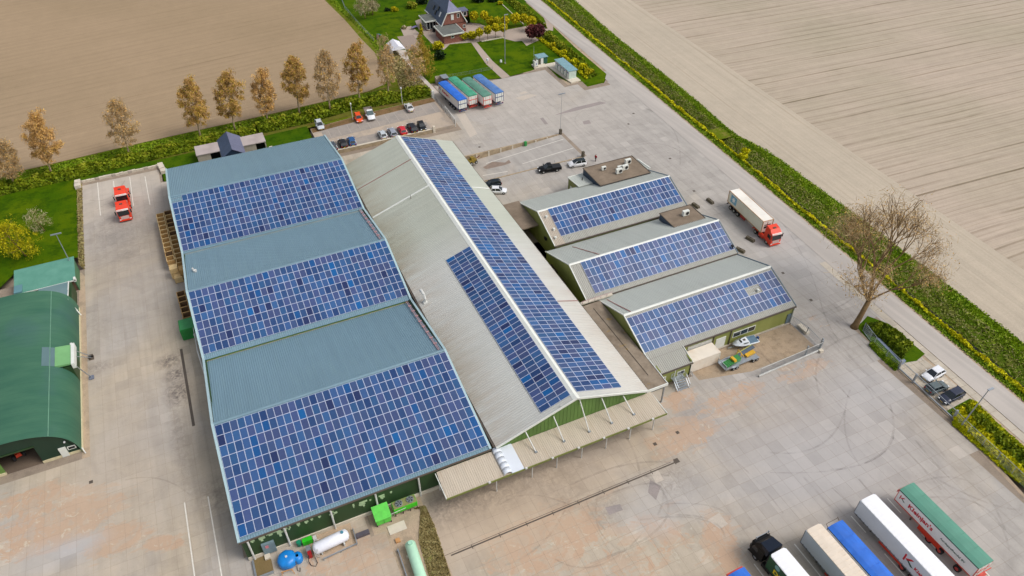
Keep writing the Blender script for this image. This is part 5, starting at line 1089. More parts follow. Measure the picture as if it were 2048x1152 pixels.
# ================================================================== WOODEN CRATES
def crate_mesh(mat, w=1.42, d=1.52, h=1.2, closed=False):
    b = MB(); t_ = .07
    b.box(0, w, 0, t_, .1, h).box(0, w, d-t_, d, .1, h).box(0, t_, t_, d-t_, .1, h).box(w-t_, w, t_, d-t_, .1, h)
    b.box(t_, w-t_, t_, d-t_, .1, .16 if not closed else h-.04)
    for x in (0, w/2-.05, w-.1): b.box(x, x+.1, 0, d, 0, .1)
    for x, y in ((-.01, -.01), (w-.09, -.01), (-.01, d-.09), (w-.09, d-.09)): b.box(x, x+.1, y, y+.1, .1, h+.02)
    for z in (.38, .66, .94): b.box(-.006, w+.006, -.006, 0, z, z+.02).box(-.006, 0, 0, d, z, z+.02)
    if not closed:
        e = .09
        b.box(-.02, w+.02, -.02, e, h, h+.05, 1).box(-.02, w+.02, d-e, d+.02, h, h+.05, 1).box(-.02, e, e, d-e, h, h+.05, 1).box(w-e, w+.02, e, d-e, h, h+.05, 1)
        b.box(t_, w-t_, t_, d-t_, .17, .20, 2)
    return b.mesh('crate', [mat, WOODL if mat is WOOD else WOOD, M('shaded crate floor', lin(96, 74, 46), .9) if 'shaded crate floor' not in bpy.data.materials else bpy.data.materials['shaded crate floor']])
CM = {k: crate_mesh(m) for k, m in (('w', WOOD), ('d', WOODD), ('l', WOODL))}; CMC = crate_mesh(WOODL, closed=True); CMC2 = crate_mesh(WOOD, closed=True)
ords = ['first', 'second', 'third', 'fourth', 'fifth', 'sixth', 'seventh', 'eighth', 'ninth', 'tenth', 'eleventh', 'twelfth', 'thirteenth']
def crate(me, label, x, y, z, grp):
    o = bpy.data.objects.new('wooden_crate', me); COL.objects.link(o); o.location = (x, y, z); o.rotation_euler = (0, 0, rnd.uniform(-.03, .03)); return tag(o, label, 'crate', grp)
for col_i, (x0, n) in enumerate(((-15.05, 11), (-13.5, 12))):
    row = 'outer' if col_i == 0 else 'inner'
    for k in range(n):
        y = 142.0-k*1.58+(.3 if col_i else 0); kind = 'd' if (col_i == 1 and k in (0, 2, 3, 5)) or (col_i == 0 and k in (9,)) else 'w'
        tone = 'dark' if kind == 'd' else 'honey coloured'
        for lv in range(2):
            crate(CM[kind], '%s open crate, %s from far end of %s row, %s layer' % (tone, ords[k], row, 'upper' if lv else 'lower'), x0+k*.055, y, lv*1.22, 'wooden crates stacked beside the hall')
for k, (x, y, z, me, lab) in enumerate(((-14.3, 123.4, 1.22, CMC, 'pale closed crate on top at the near end of the outer row'), (-14.3, 123.4, 0, CMC, 'pale closed crate, lower layer, near end of the outer row'), (-13.9, 121.9, 0, CMC, 'single pale closed crate nearest the camera in the outer row'),
                                    (-12.7, 122.4, 1.22, CMC2, 'brown lidded crate on top at the near end of the inner row'), (-12.7, 122.4, 0, CMC2, 'brown lidded crate below at the near end of the inner row'))):
    crate(me, lab, x, y, z, 'wooden crates stacked beside the hall')
for k in range(5):
    crate(CM['d'], 'dark open crate under the eave, lower layer, %s above the green container' % ords[4-k], -13.75+k*.08, 114.6-k*1.56, 0, 'dark crates above the green container')
for k in range(5):
    crate(CM['d'], 'dark open crate under the eave, upper layer, %s above the green container' % ords[4-k], -13.75+k*.08, 114.6-k*1.56, 1.22, 'dark crates above the green container')

# ================================================================== GREEN CONTAINER
gc = thing('green_container', 'bright green corrugated container beside the left wall of the blue roofed hall', 'container', (-14.3, 105.3, 0))
GCM = M('container green', lin(44, 140, 66), .5, 0, .12, 1)
b = MB(); b.box(-14.25, -11.55, 105.4, 108.2, .12, 2.45)
for k in range(11): b.box(-14.18+k*.24, -14.06+k*.24, 105.35, 105.4, .2, 2.4)
for k in range(11): b.box(-14.3, -14.25, 105.45+k*.25, 105.57+k*.25, .2, 2.4)
wb(b, 'container_body', GCM, gc); b = MB()
for k in range(10): b.box(-14.15, -11.7, 105.55+k*.26, 105.68+k*.26, 2.45, 2.49)
wb(b, 'roof_ribs', M('faded container green', lin(80, 160, 104), .6), gc)
tag(wp(MB().cyl((-12.1, 104.9, 0), (-12.1, 104.9, 1.3), .32, n=12).build('white_drum', WPOST, None)), 'white drum in front of the green container', 'drum')
pb = thing('white_pole', 'long white pole standing against the left wall of the blue roofed hall', 'pole', (-11.9, 97.8, 0))
wb(MB().cyl((-11.6, 90, .1), (-11.95, 98.4, 3.2), .10, .16, n=8).cyl((-11.95, 98.4, 3.2), (-12.0, 104.6, 3.0), .12, .06, n=8), 'pole', WPOST, pb)
for y, z in ((108.0, .0),): tag(wp(MB().box(-12.6, -12.2, 115.3, 115.6, 0, 1.2).build('white_sack', WPOST, None)), 'white post cap next to the dark crates', 'post')

# ================================================================== TANKS AND MACHINES IN FRONT OF THE HALL
WT = M('white tank paint', lin(226, 228, 236), .35, 0, .04, 1)
lt = thing('gas_tank', 'horizontal white gas tank inside a low rail near the hall front', 'tank', (-1, 56.3, 0))
def capsule(b, p, q, r, n=20, mi=0, cap=.55):
    p, q = Vector(p), Vector(q); d = (q-p).normalized(); u = Vector((0, 0, 1)); a = d.cross(u).normalized(); c = d.cross(a); rings = []
    prof_ = [(-cap, .15), (-cap*.85, .5), (-cap*.5, .82), (0, 1.0)]
    for o_, k in prof_: rings.append([p+d*(o_*r)+(a*math.cos(2*math.pi*i/n)+c*math.sin(2*math.pi*i/n))*r*k for i in range(n)])
    for o_, k in prof_[::-1]: rings.append([q-d*(o_*r)+(a*math.cos(2*math.pi*i/n)+c*math.sin(2*math.pi*i/n))*r*k for i in range(n)])
    return b.loft(rings, mi)
wb(capsule(MB(), (-2.55, 56.65, 1.15), (1.45, 57.0, 1.15), .80), 'tank_body', WT, lt, True)
for x in (-2.0, 1.0): wb(MB().box(x-.1, x+.1, 56.1, 57.6, 0, .6), 'saddle', WPOST, lt)
b = MB(); b.bar((-2.9, 56.0, 0), (-2.9, 56.0, 2.1), .05).bar((-2.4, 55.9, 0), (-2.4, 55.9, 2.1), .05)
for k in range(6): b.bar((-2.9, 56, .3+k*.33), (-2.4, 55.9, .3+k*.33), .04)
b.bar((-2.9, 56, 2.1), (-2.5, 57.3, 2.1), .04); b.bar((-2.5, 57.3, 2.1), (-1.8, 57.2, 2.1), .04); wb(b, 'ladder', WPOST, lt)
wb(MB().cyl((1.1, 57.0, 1.9), (1.1, 57.0, 2.1), .2, n=12), 'valve', M('teal valve', lin(70, 130, 150)), lt)
dp = thing('fuel_dispenser', 'red and grey fuel dispenser with black hose at the end of the white tank', 'fuel pump', (-3.6, 56.4, 0))
wb(MB().box(-3.75, -3.25, 56.3, 56.8, 0, 1.0), 'pump_body', M('red pump', lin(170, 24, 30), .4), dp); wb(MB().box(-3.8, -3.2, 56.8, 57.5, 0, 1.2), 'cabinet', GALV, dp)
wb(MB().tube([(-3.7, 56.3, .8), (-3.9, 55.8, .3), (-3.7, 55.2, .03), (-3.2, 54.9, .03), (-2.9, 55.3, .03), (-3.0, 55.9, .4)], .05, 6), 'hose', BLACK, dp)
gr_ = thing('crash_rail', 'low galvanised rail bent round the white gas tank', 'rail', (-2, 55.4, 0))
b = MB(); b.bar((-2.1, 55.3, .35), (2.55, 55.6, .35), .12, .22); b.bar((2.55, 55.6, .35), (2.6, 58.0, .35), .12, .22); wb(b, 'rail', GALV, gr_)
for x, y in ((-2, 55.3), (.3, 55.45), (2.5, 55.6), (2.6, 57.9)): wb(MB().box(x-.06, x+.06, y-.06, y+.06, 0, .45), 'post', GALV, gr_)
gm = thing('pump_unit', 'small bright green pump unit with round teal cover beside the plinth', 'pump', (-3.4, 58.6, 0))
wb(MB().box(-4.0, -2.7, 58.3, 58.95, .15, .95), 'housing', M('signal green', lin(44, 190, 30), .45), gm); wb(MB().cyl((-4.45, 58.7, .2), (-4.45, 58.7, .95), .32, n=12), 'cover', M('teal cover', lin(20, 130, 96), .5), gm)
wb(MB().box(-2.6, -2.15, 58.2, 58.8, 0, .9), 'filter', WPOST, gm)
# blue plastic cistern
bl = thing('blue_cistern', 'big sky blue plastic cistern tank with smaller lobe', 'tank', (-6.3, 56.5, 0))
BLU = M('cistern blue', lin(20, 128, 208), .35, 0, .12, 1.2)
b = MB(); rings = []
for z, k in ((0, .92), (.15, 1), (.9, 1), (1.15, .9), (1.32, .6), (1.38, .22)):
    rings.append([(-6.35+math.cos(t_)*1.22*k*(1+.025*math.cos(8*t_)), 57.0+math.sin(t_)*1.22*k*(1+.025*math.cos(8*t_)), z) for t_ in np.linspace(0, 2*math.pi, 33)[:-1]])
b.loft(rings); wb(b, 'tank_body', BLU, bl, True)
b = MB(); rings = []
for z, k in ((0, .92), (.1, 1), (.85, 1), (1.05, .85), (1.12, .3)):
    rings.append([(-5.05+math.cos(t_)*.62*k, 56.75+math.sin(t_)*.72*k, z) for t_ in np.linspace(0, 2*math.pi, 21)[:-1]])
b.loft(rings); b.box(-5.7, -4.75, 56.4, 57.3, .9, 1.12); wb(b, 'lobe', BLU, bl, True)
wb(MB().cyl((-6.35, 57, 1.36), (-6.35, 57, 1.46), .16, n=10), 'cap', WPOST, bl); wb(MB().tube([(-5.4, 56.2, .9), (-5.4, 55.9, .3), (-5.5, 55.3, .05), (-5.2, 55.0, .05), (-5.1, 55.5, .1)], .045, 6), 'hose', GUT, bl)
bt = thing('trestle', 'small tan wooden trestle in front of the blue cistern', 'trestle', (-6.5, 55.3, 0))
TANW = M('tan wood', lin(190, 140, 88), .7); b = MB(); b.bar((-7.4, 55.5, .7), (-6.0, 55.4, .7), .1)
wb(b, 'beam', TANW, bt)
for x, y, dx in ((-7.3, 55.5, -.2), (-7.3, 55.5, .05), (-6.1, 55.4, -.05), (-6.1, 55.4, .2)): wb(MB().bar((x, y, .7), (x+dx, y-(.35 if abs(dx) > .1 else -.2), 0), .07), 'leg', TANW, bt)
# kerb of the small bed at the hall corner
kb = tag(wp(MB().box(-10.6, -10.4, 56.3, 59.0, 0, .35).box(-10.6, -8.3, 56.2, 56.4, 0, .4).build('planter_kerb', GALV, None)), 'grey kerb round the dry planting bed at the hall corner', 'kerb')
sheet('dry_bed', [(-10.4, 56.4), (-8.3, 56.4), (-8.3, 59.2), (-10.4, 59.2)], .05, m_ground('dry bed', lin(132, 112, 78), lin(112, 98, 64)))
tag(wp(MB().box(-9.0, -8.3, 58.4, 59.1, 0, .35).build('concrete_block', LCONC, None)), 'white concrete foot block under the left downpipe', 'block')
# green machinery boxes
SG = M('bright green cover', lin(92, 200, 72), .5)
g1 = thing('green_cover_box', 'bright green box with sloping lid against the hall front', 'machine box', (5.7, 57, 0))
wb(MB().prismx([(57.0, .3), (58.9, .3), (58.9, 1.9), (57.0, 1.35)], 5.72, 7.75), 'housing', SG, g1); wb(MB().prismx([(56.9, 1.36), (59.0, 1.93), (59.0, 2.0), (56.9, 1.43)], 5.62, 7.85), 'lid', SG, g1)
wb(MB().box(6.72, 6.76, 56.97, 57.0, .35, 1.3), 'door_gap', DGREEN, g1)
for x in (5.75, 7.7): wb(MB().box(x-.06, x+.06, 57.0, 57.1, 0, .4), 'leg', BLACK, g1)
g2_ = thing('cooling_unit', 'bright green cooling unit with two roof fans against the hall front', 'cooling unit', (8.4, 57.6, 0))
wb(MB().box(8.4, 11.7, 57.5, 58.9, .7, 1.5), 'housing', M('signal green 2', lin(60, 190, 24), .45), g2_); wb(MB().box(8.45, 11.65, 57.6, 58.85, 1.5, 1.54), 'top_plate', M('mossy top', lin(132, 136, 84), .8), g2_)
for x in (9.3, 10.9):
    f_ = wb(MB().cyl((x, 58.25, 1.54), (x, 58.25, 1.68), .52, n=16), 'fan_housing', GALV, g2_)
    b = MB()
    for k in range(5): an = k*2*math.pi/5; b.add([(x+.06*math.cos(an+1), 58.25+.06*math.sin(an+1), 1.70), (x+.45*math.cos(an), 58.25+.45*math.sin(an), 1.70), (x+.45*math.cos(an+.5), 58.25+.45*math.sin(an+.5), 1.72)], [(0, 1, 2)])
    wb(b, 'fan', BLACK, f_)
for x in (8.5, 9.6, 10.6, 11.6): wb(MB().box(x-.06, x+.06, 57.5, 57.6, 0, .7), 'leg', BLACK, g2_)
wb(MB().bar((7.8, 57.3, 1.3), (10, 57.4, 1.35), .06), 'pipe', WPOST, g2_)
tag(wp(MB().box(6.9, 9.3, 55.1, 56.5, 0, .1).build('concrete_pad', LCONC, None)), 'pale concrete pad on the sand in front of the green boxes', 'pad')
tag(wp(MB().box(2.7, 4.5, 56.4, 57.0, 0, .5).build('feed_trough', M('dark violet grey metal', lin(84, 80, 88), .5), None)), 'dark grey trough right of the rail round the white tank', 'trough')
tag(wp(MB().box(7.3, 7.9, 53.6, 54.2, 0, .25).build('wooden_box', TANW, None)), 'small square wooden box on the sand above the mint green tank', 'box')
mt = thing('mint_tank', 'long horizontal mint green tank lying on the sand', 'tank', (8.6, 47, 0))
wb(capsule(MB(), (8.85, 52.2, 1.0), (8.45, 43.6, 1.0), .72), 'tank_body', M('mint green paint', lin(184, 226, 196), .4, 0, .05, 1), mt, True)
wb(MB().cyl((8.84, 51.9, 1.68), (8.84, 51.9, 1.85), .3, n=12), 'manhole', M('mint lid', lin(160, 206, 180), .5), mt)
for y in (51, 46.5): wb(MB().box(7.9, 9.5, y-.15, y+.15, 0, .5), 'saddle', LCONC, mt)
ml = thing('crash_rail', 'long low grey rail left of the mint green tank', 'rail', (6.9, 48, 0))
wb(MB().bar((7.2, 52.6, .35), (6.9, 43, .35), .12, .2), 'rail', GALV, ml)
for y in (52.4, 49, 46): wb(MB().box(7.0, 7.15, y-.06, y+.06, 0, .4), 'post', GALV, ml)
# white box container and boarding stairs by the nearest small hall
wc = thing('white_box_container', 'stained white box container in front of the nearest small hall', 'container', (60.6, 63, 0))
WCM = M('rust stained white', lin(226, 216, 200), .6, 0, .05, .5, None, .55, lin(186, 150, 108))
wb(MB().box(60.45, 66.1, 62.7, 65.1, .1, 2.5), 'container_body', WCM, wc); wb(MB().box(60.4, 66.15, 62.65, 65.15, 2.5, 2.58), 'roof', WCM, wc)
wb(MB().box(60.42, 60.5, 62.66, 62.76, 0, 2.5).box(66.08, 66.16, 62.66, 62.76, 0, 2.5), 'corner_post', TRIM, wc)
st = thing('metal_stairs', 'galvanised steel stairs and landing in front of the low extension', 'stairs', (57, 60, 0))
b = MB(); b.box(56.4, 58.6, 61.4, 62.35, 1.0, 1.08)
wb(b, 'landing', GALV, st)
for k in range(4): wb(MB().box(56.5, 58.5, 61.1-k*.3, 61.38-k*.3, .78-k*.24, .82-k*.24), 'step', GALV, st)
b = MB()
for x in (56.4, 58.6): b.bar((x, 61.4, 2.0), (x, 60.1, 1.0), .06).bar((x, 61.4, 1.08), (x, 60.1, .1), .08).bar((x, 60.15, .05), (x, 60.15, 1.05), .06).bar((x, 61.4, 0), (x, 61.4, 2.0), .06).bar((x, 62.3, 1), (x, 62.3, 2.0), .06).bar((x, 62.3, 2.0), (x, 61.4, 2.0), .06).bar((x, 62.3, 1.5), (x, 61.4, 1.5), .04)
b.bar((56.4, 62.3, 2.0), (57.2, 62.3, 2.0), .05); wb(b, 'handrail', GALV, st)
tr = thing('trestle', 'small galvanised A-frame trestle left of the white box container', 'trestle', (60.2, 62.1, 0))
wb(MB().bar((60.0, 62.0, 0), (60.3, 62.1, 1.0), .06).bar((60.6, 62.0, 0), (60.3, 62.1, 1.0), .06).bar((60.0, 62.4, 0), (60.3, 62.3, 1.0), .06).bar((60.3, 62.0, 1), (60.3, 62.4, 1.0), .06), 'frame', GALV, tr)
# green litter bins at the ramps
for x, y, lab in ((67.9, 141.3, 'small green bin hanging on the far ramp wall'), (*G(765, 286), 'small green plant box at the foot of the car park wall')):
    tag(wp(MB().box(x-.3, x+.3, y-.3, y+.25, -.6, .5).build('green_bin', GCM, None)), lab, 'bin')

# ================================================================== VEHICLES
def wheel(root, x, y, r, w=.22, rim=RIM, rr=.6):
    s = 1 if y > 0 else -1
    o = MB().cyl((x, y-w/2, r), (x, y+w/2, r), r, n=16).build('wheel', RUBBER, root)
    MB().cyl((x, y+s*w/2*.8, r), (x, y+s*(w/2+.015), r), r*rr, r*rr*.8, n=10).build('rim', rim, o)
    return o
_pm = {}
def paint(c, rough=.25, met=.0):
    k = (c, rough)
    if k not in _pm: _pm[k] = M('car paint %d' % len(_pm), lin(*c), rough if max(c) > 60 else .38, met, .04, 1, .6 if max(c) > 60 else .25)
    return _pm[k]
def car(name, label, x, y, hd, color, kind='hatch', L=4.1, W_=1.75, H=1.48, z=0.0, roofc=None, group=None):
    """built from stations along the body; +x is the nose"""
    t_ = thing(name, label, 'car', (x, y, z), rad(hd), group); P = paint(color); h = L/2; w = W_/2
    belt = .92 if kind != 'suv' else 1.02
    st = {'hatch': [(-h, .80, .42, .78), (-h+.12, .95, .30, belt+.02), (-h*.55, 1, .24, belt+.02), (0, 1, .22, belt), (h*.42, 1, .22, belt-.02), (h*.78, .96, .25, belt-.12), (h*.95, .86, .30, .66), (h, .72, .36, .55)],
          'sedan': [(-h, .80, .42, .80), (-h+.12, .94, .30, belt), (-h*.6, 1, .24, belt+.02), (0, 1, .22, belt), (h*.42, 1, .22, belt-.02), (h*.78, .96, .25, belt-.12), (h*.95, .86, .30, .66), (h, .72, .36, .55)]}
    st['estate'] = st['suv'] = st['hatch']; rings = []
    for sx_, k, zl, zb in st.get(kind, st['hatch']):
        ww = w*k; rings.append([(sx_, -ww*.90, zl), (sx_, -ww, zl+.18), (sx_, -ww, zb-.20), (sx_, -ww*.90, zb-.03), (sx_, -ww*.5, zb+.02), (sx_, ww*.5, zb+.02), (sx_, ww*.90, zb-.03), (sx_, ww, zb-.20), (sx_, ww, zl+.18), (sx_, ww*.90, zl)])
    o = MB().loft(rings).build('body', P, t_, True)
    o.data.polygons.foreach_set('use_smooth', [True]*len(o.data.polygons))
    xr0, xr1, xf1, xf0 = {'hatch': (-h+.10, -h+.62, h*.06, h*.48), 'estate': (-h+.08, -h+.42, h*.10, h*.50), 'suv': (-h+.08, -h+.50, h*.10, h*.50), 'sedan': (-h*.66, -h*.36, h*.08, h*.48)}[kind]
    gl = MB(); lo = [(xr0, -w*.86, belt), (xf0, -w*.86, belt-.03), (xf0, w*.86, belt-.03), (xr0, w*.86, belt)]; hi = [(xr1, -w*.66, H-.05), (xf1, -w*.66, H-.05), (xf1, w*.66, H-.05), (xr1, w*.66, H-.05)]
    gl.hexa(lo, hi); gl.build('windows', GLASSM if kind != 'x' else GLASSG, t_)
    rf = MB(); rf.hexa([(xr1-.10, -w*.70, H-.07), (xf1+.05, -w*.70, H-.07), (xf1+.05, w*.70, H-.07), (xr1-.10, w*.70, H-.07)], [(xr1-.02, -w*.62, H), (xf1-.05, -w*.62, H), (xf1-.05, w*.62, H), (xr1-.02, w*.62, H)])
    rf.build('roof', roofc or P, t_)
    pb_ = MB()
    for s in (-1, 1):
        pb_.bar((xf0, s*w*.86, belt-.02), (xf1, s*w*.68, H-.05), .07).bar((xr0, s*w*.86, belt), (xr1, s*w*.68, H-.05), .13)
        xm_ = (xr1+xf1)/2; pb_.bar((xm_, s*w*.87, belt), (xm_, s*w*.68, H-.05), .08)
    pb_.build('pillars', P, t_)
    for s in (-1, 1):
        MB().box(xf0-.35, xf0-.18, s*(w+.09)-.09, s*(w+.09)+.09, belt-.02, belt+.13).build('mirror', P, t_)
        MB().box(h*.86, h*.985, s*w*.66-.15, s*w*.66+.15, .56, .70).build('headlight', LAMPW, t_)
        MB().box(-h-.01, -h+.12, s*w*.70-.13, s*w*.70+.13, .62, .86).build('taillight', LAMPR, t_)
        for xx in (-h*.60, h*.62): wheel(t_, xx, s*(w-.10), .32)
    MB().box(-h-.03, -h+.02, -.26, .26, .48, .60).build('number_plate', PLATE, t_)
    MB().box(h-.06, h+.02, -.26, .26, .38, .48).build('number_plate', PLATE, t_)
    return t_
Zc = .70
def cc(n): return ((n[0][0]+n[1][0])/2, (n[0][1]+n[1][1])/2)
car('parked_car', 'silver hatchback at the left end of the car park, nose towards the halls', 24.7, 169.0-.2, -91, (196, 202, 208), 'hatch', 4.2, 1.75, 1.5, Zc)
car('parked_car', 'orange red classic van like car beside the white pickup', 34.4, 168.2, -95, (232, 84, 34), 'estate', 3.9, 1.7, 1.5, Zc, paint((232, 84, 34)))
car('parked_car', 'silver saloon alone in the upper row near the hedge', 47.7, 168.3, 89, (198, 198, 196), 'sedan', 4.4, 1.75, 1.42, Zc)
car('parked_car', 'pale silver hatchback first of the five parked along the wall', 37.4, 157.7, 88, (190, 198, 202), 'hatch', 3.9, 1.7, 1.5, Zc)
car('parked_car', 'silver grey estate car between the pale hatchback and the red car', 39.9, 157.8, 88, (150, 156, 168), 'estate', 4.4, 1.75, 1.46, Zc)
car('parked_car', 'bright red hatchback parked along the car park wall', 42.4, 157.7, 86, (206, 22, 44), 'hatch', 4.2, 1.75, 1.46, Zc)
car('parked_car', 'black estate car right of the red hatchback', 45.0, 157.9, 88, (40, 42, 50), 'suv', 4.7, 1.85, 1.6, Zc)
car('parked_car', 'small black car at the right end of the wall row facing the wall', 47.4, 157.6, -94, (28, 32, 36), 'hatch', 3.7, 1.7, 1.5, Zc)
car('parked_car', 'black car with pale rear bumper left of the blue car', 27.6, 157.7, 88, (34, 38, 44), 'hatch', 4.1, 1.75, 1.46, Zc)
car('parked_car', 'dark blue hatchback beside the black car by the wall', 29.8, 157.8, 86, (34, 84, 136), 'hatch', 4.2, 1.75, 1.46, Zc)
car('parked_car', 'dark grey car half hidden behind the corner of the blue grey roof', 25.1, 157.5, 90, (70, 80, 92), 'hatch', 4.2, 1.75, 1.46, Zc)
car('parked_car', 'white car with black roof beside the sunken ramp', 74.4, 127.2, 170, (228, 228, 230), 'suv', 4.3, 1.85, 1.56, 0, paint((40, 50, 54)))
car('parked_car', 'dark hatchback sticking out from behind the tall hall roof', 53.3, 127.6, 170, (24, 36, 44), 'hatch', 4.0, 1.75, 1.46, 0)
car('parked_car', 'white hatchback next to the dark one beside the tall hall roof', 53.4, 124.6, -25, (226, 228, 232), 'hatch', 3.8, 1.7, 1.48, 0)
car('parked_car', 'white car, uppermost of three behind the sliding gate', 96.0, 45.6, -176, (228, 230, 234), 'hatch', 4.1, 1.8, 1.46, 0)
car('parked_car', 'dark grey green car in the middle behind the sliding gate', 94.2, 43.3, -3, (88, 100, 102), 'hatch', 3.9, 1.75, 1.46, 0)
car('parked_car', 'dark navy car, lowest of three behind the sliding gate', 94.8, 41.0, -178, (40, 46, 66), 'suv', 4.4, 1.85, 1.56, 0)
def pickup(label, x, y, hd, color, flat=False, z=0.0):
    t_ = thing('pickup_truck', label, 'pickup', (x, y, z), rad(hd)); P = paint(color); L = 6.0 if flat else 5.3; h = L/2; w = .98
    fx = h; rings = []
    xe = -h*.05 if flat else -h*.18
    for sx_, k, zl, zb in ((xe, 1, .45, 1.12), (h*.45, 1, .45, 1.10), (h*.8, .97, .45, 1.02), (h*.97, .88, .5, .86), (h, .8, .55, .75)):
        ww = w*k; rings.append([(sx_, -ww, zl), (sx_, -ww, zb-.12), (sx_, -ww*.88, zb), (sx_, ww*.88, zb), (sx_, ww, zb-.12), (sx_, ww, zl)])
    MB().loft(rings).build('body', P, t_, True)
    H = 1.95 if flat else 1.82
    MB().hexa([(xe+.05, -w*.86, 1.1), (h*.5, -w*.86, 1.08), (h*.5, w*.86, 1.08), (xe+.05, w*.86, 1.1)], [(xe+.12, -w*.72, H-.05), (h*.20, -w*.72, H-.05), (h*.20, w*.72, H-.05), (xe+.12, w*.72, H-.05)]).build('windows', GLASSG if flat else GLASSM, t_)
    MB().hexa([(xe+.08, -w*.74, H-.06), (h*.22, -w*.74, H-.06), (h*.22, w*.74, H-.06), (xe+.08, w*.74, H-.06)], [(xe+.14, -w*.66, H+.02), (h*.16, -w*.66, H+.02), (h*.16, w*.66, H+.02), (xe+.14, w*.66, H+.02)]).build('roof', P, t_)
    if flat:
        b = MB(); b.box(-h, xe-.1, -1.02, 1.02, .75, .82).box(-h, xe-.1, -1.02, -.97, .82, 1.2).box(-h, xe-.1, .97, 1.02, .82, 1.2).box(-h, -h+.05, -1, 1, .82, 1.2); b.build('load_bed', M('grey bed boards', lin(142, 132, 124), .8), t_)
        MB().box(-h, xe, -.4, .4, .45, .75).build('chassis', M('maroon frame', lin(110, 40, 44), .6), t_)
    else:
        MB().box(-h, xe, -w, w, .5, 1.08).build('load_bed', P, t_); MB().box(-h+.06, xe-.04, -w+.1, w-.1, 1.08, 1.15).build('bed_cover', BLACK, t_)
    for s in (-1, 1):
        MB().box(h*.40, h*.47, s*(w+.12)-.1, s*(w+.12)+.1, 1.05, 1.3).build('mirror', P, t_); MB().box(h*.93, h*1.0, s*w*.68-.16, s*w*.68+.16, .78, .92).build('headlight', LAMPW, t_)
        MB().box(-h-.02, -h+.05, s*w*.8-.1, s*w*.8+.1, .7, .95).build('taillight', LAMPR, t_)
        for xx in (-h*.58, h*.62): wheel(t_, xx, s*(w-.12), .38, .26)
    MB().box(h-.08, h+.03, -w*.8, w*.8, .45, .62).build('bumper', GUT if flat else BLACK, t_)
    return t_
pickup('white flatbed pickup with open grey load bed in the upper car park row', 37.5, 168.9, -95, (230, 232, 234), True, Zc)
pickup('black double cab pickup parked beside the sunken ramp', 67.6, 127.9, 170, (14, 14, 17), False)

def cab(t_, P, x0, trim=TRIM, text=True, H=3.65, dark=False):
    """cab over lorry front; nose at x0, pointing +x"""
    w = 1.25; L = 2.3
    rings = []
    for sx_, k, zl, zh in ((x0-L, 1, .95, H-.55), (x0-.5, 1, .55, H-.55), (x0-.12, .97, .45, H-.75), (x0, .90, .40, 2.0)):
        ww = w*k; rings.append([(sx_, -ww, zl), (sx_, -ww, zh-.2), (sx_, -ww*.9, zh), (sx_, ww*.9, zh), (sx_, ww, zh-.2), (sx_, ww, zl)])
    c_ = MB().loft(rings).build('cab', P, t_)
    MB().hexa([(x0-L, -w*.97, H-.6), (x0-.45, -w*.97, H-.7), (x0-.45, w*.97, H-.7), (x0-L, w*.97, H-.6)], [(x0-L, -w*.86, H+.15), (x0-1.1, -w*.84, H-.05), (x0-1.1, w*.84, H-.05), (x0-L, w*.86, H+.15)]).build('roof_spoiler', P, c_)
    MB().box(x0-1.5, x0-1.1, -.28, .28, H-.02, H+.09).build('roof_hatch', GUT, c_)
    MB().hexa([(x0+.05, -w*.84, 1.62), (x0+.05, w*.84, 1.62), (x0-.02, w*.84, 1.62), (x0-.02, -w*.84, 1.62)], [(x0-.03, -w*.88, 2.74), (x0-.03, w*.88, 2.74), (x0-.3, w*.88, 2.74), (x0-.3, -w*.88, 2.74)]).build('windscreen', GLASSM, c_)
    MB().hexa([(x0-.30, -w*.92, 2.75), (x0-.02, -w*.92, 2.75), (x0-.02, w*.92, 2.75), (x0-.30, w*.92, 2.75)], [(x0-.42, -w*.88, 3.0), (x0-.14, -w*.88, 3.0), (x0-.14, w*.88, 3.0), (x0-.42, w*.88, 3.0)]).build('sun_visor', P if dark else M('white visor board', lin(228, 214, 208), .5), c_)
    MB().box(x0-.02, x0+.03, -w*.62, w*.62, .75, 1.5).build('grille', M('pale grille', lin(205, 176, 170), .5) if not dark else GUT, c_)
    MB().box(x0-.05, x0+.08, -w*.98, w*.98, .35, .62).build('bumper', P, c_)
    for s in (-1, 1):
        MB().box(x0-.02, x0+.05, s*w*.78-.18, s*w*.78+.18, .66, .84).build('headlight', LAMPW, c_)
        MB().box(x0-.35, x0-.2, s*(w+.22)-.1, s*(w+.22)+.1, 1.9, 2.7).build('mirror', BLACK, c_)
        MB().add([(x0-1.35, s*(w+.008), 1.8), (x0-.35, s*(w+.008), 1.75), (x0-.5, s*(w+.008), 2.6), (x0-1.3, s*(w+.008), 2.6)], [(0, 1, 2, 3) if s < 0 else (3, 2, 1, 0)]).build('side_window', GLASSM, c_)
        wheel(t_, x0-1.25, s*1.05, .5, .32, RIM if not dark else GALV)
    return c_
def tractor_parts(t_, P, x0, dark=False, third=False):
    cab(t_, P, x0, dark=dark)
    MB().box(x0-6.0, x0-2.2, -.42, .42, .75, 1.05).build('chassis', P if not dark else BLACK, t_)
    for s in (-1, 1):
        MB().box(x0-3.9, x0-2.45, s*.95-.28, s*.95+.28, .45, 1.12).build('side_fairing', P, t_)
        wheel(t_, x0-4.95, s*1.0, .5, .5, RIM); MB().box(x0-5.6, x0-4.3, s*1.0-.28, s*1.0+.28, 1.05, 1.12).build('mudguard', P, t_)
        if third: wheel(t_, x0-3.7, s*1.0, .5, .4, RIM)
    MB().box(x0-5.3, x0-4.5, -.5, .5, 1.08, 1.2).build('fifth_wheel', BLACK, t_)
    MB().box(x0-6.1, x0-6.0, -1.2, 1.2, .6, .8).build('rear_bar', P, t_)
    for s in (-1, 1): MB().box(x0-6.13, x0-6.1, s*1-.15, s*1+.15, .62, .78).build('taillight', LAMPR, t_)
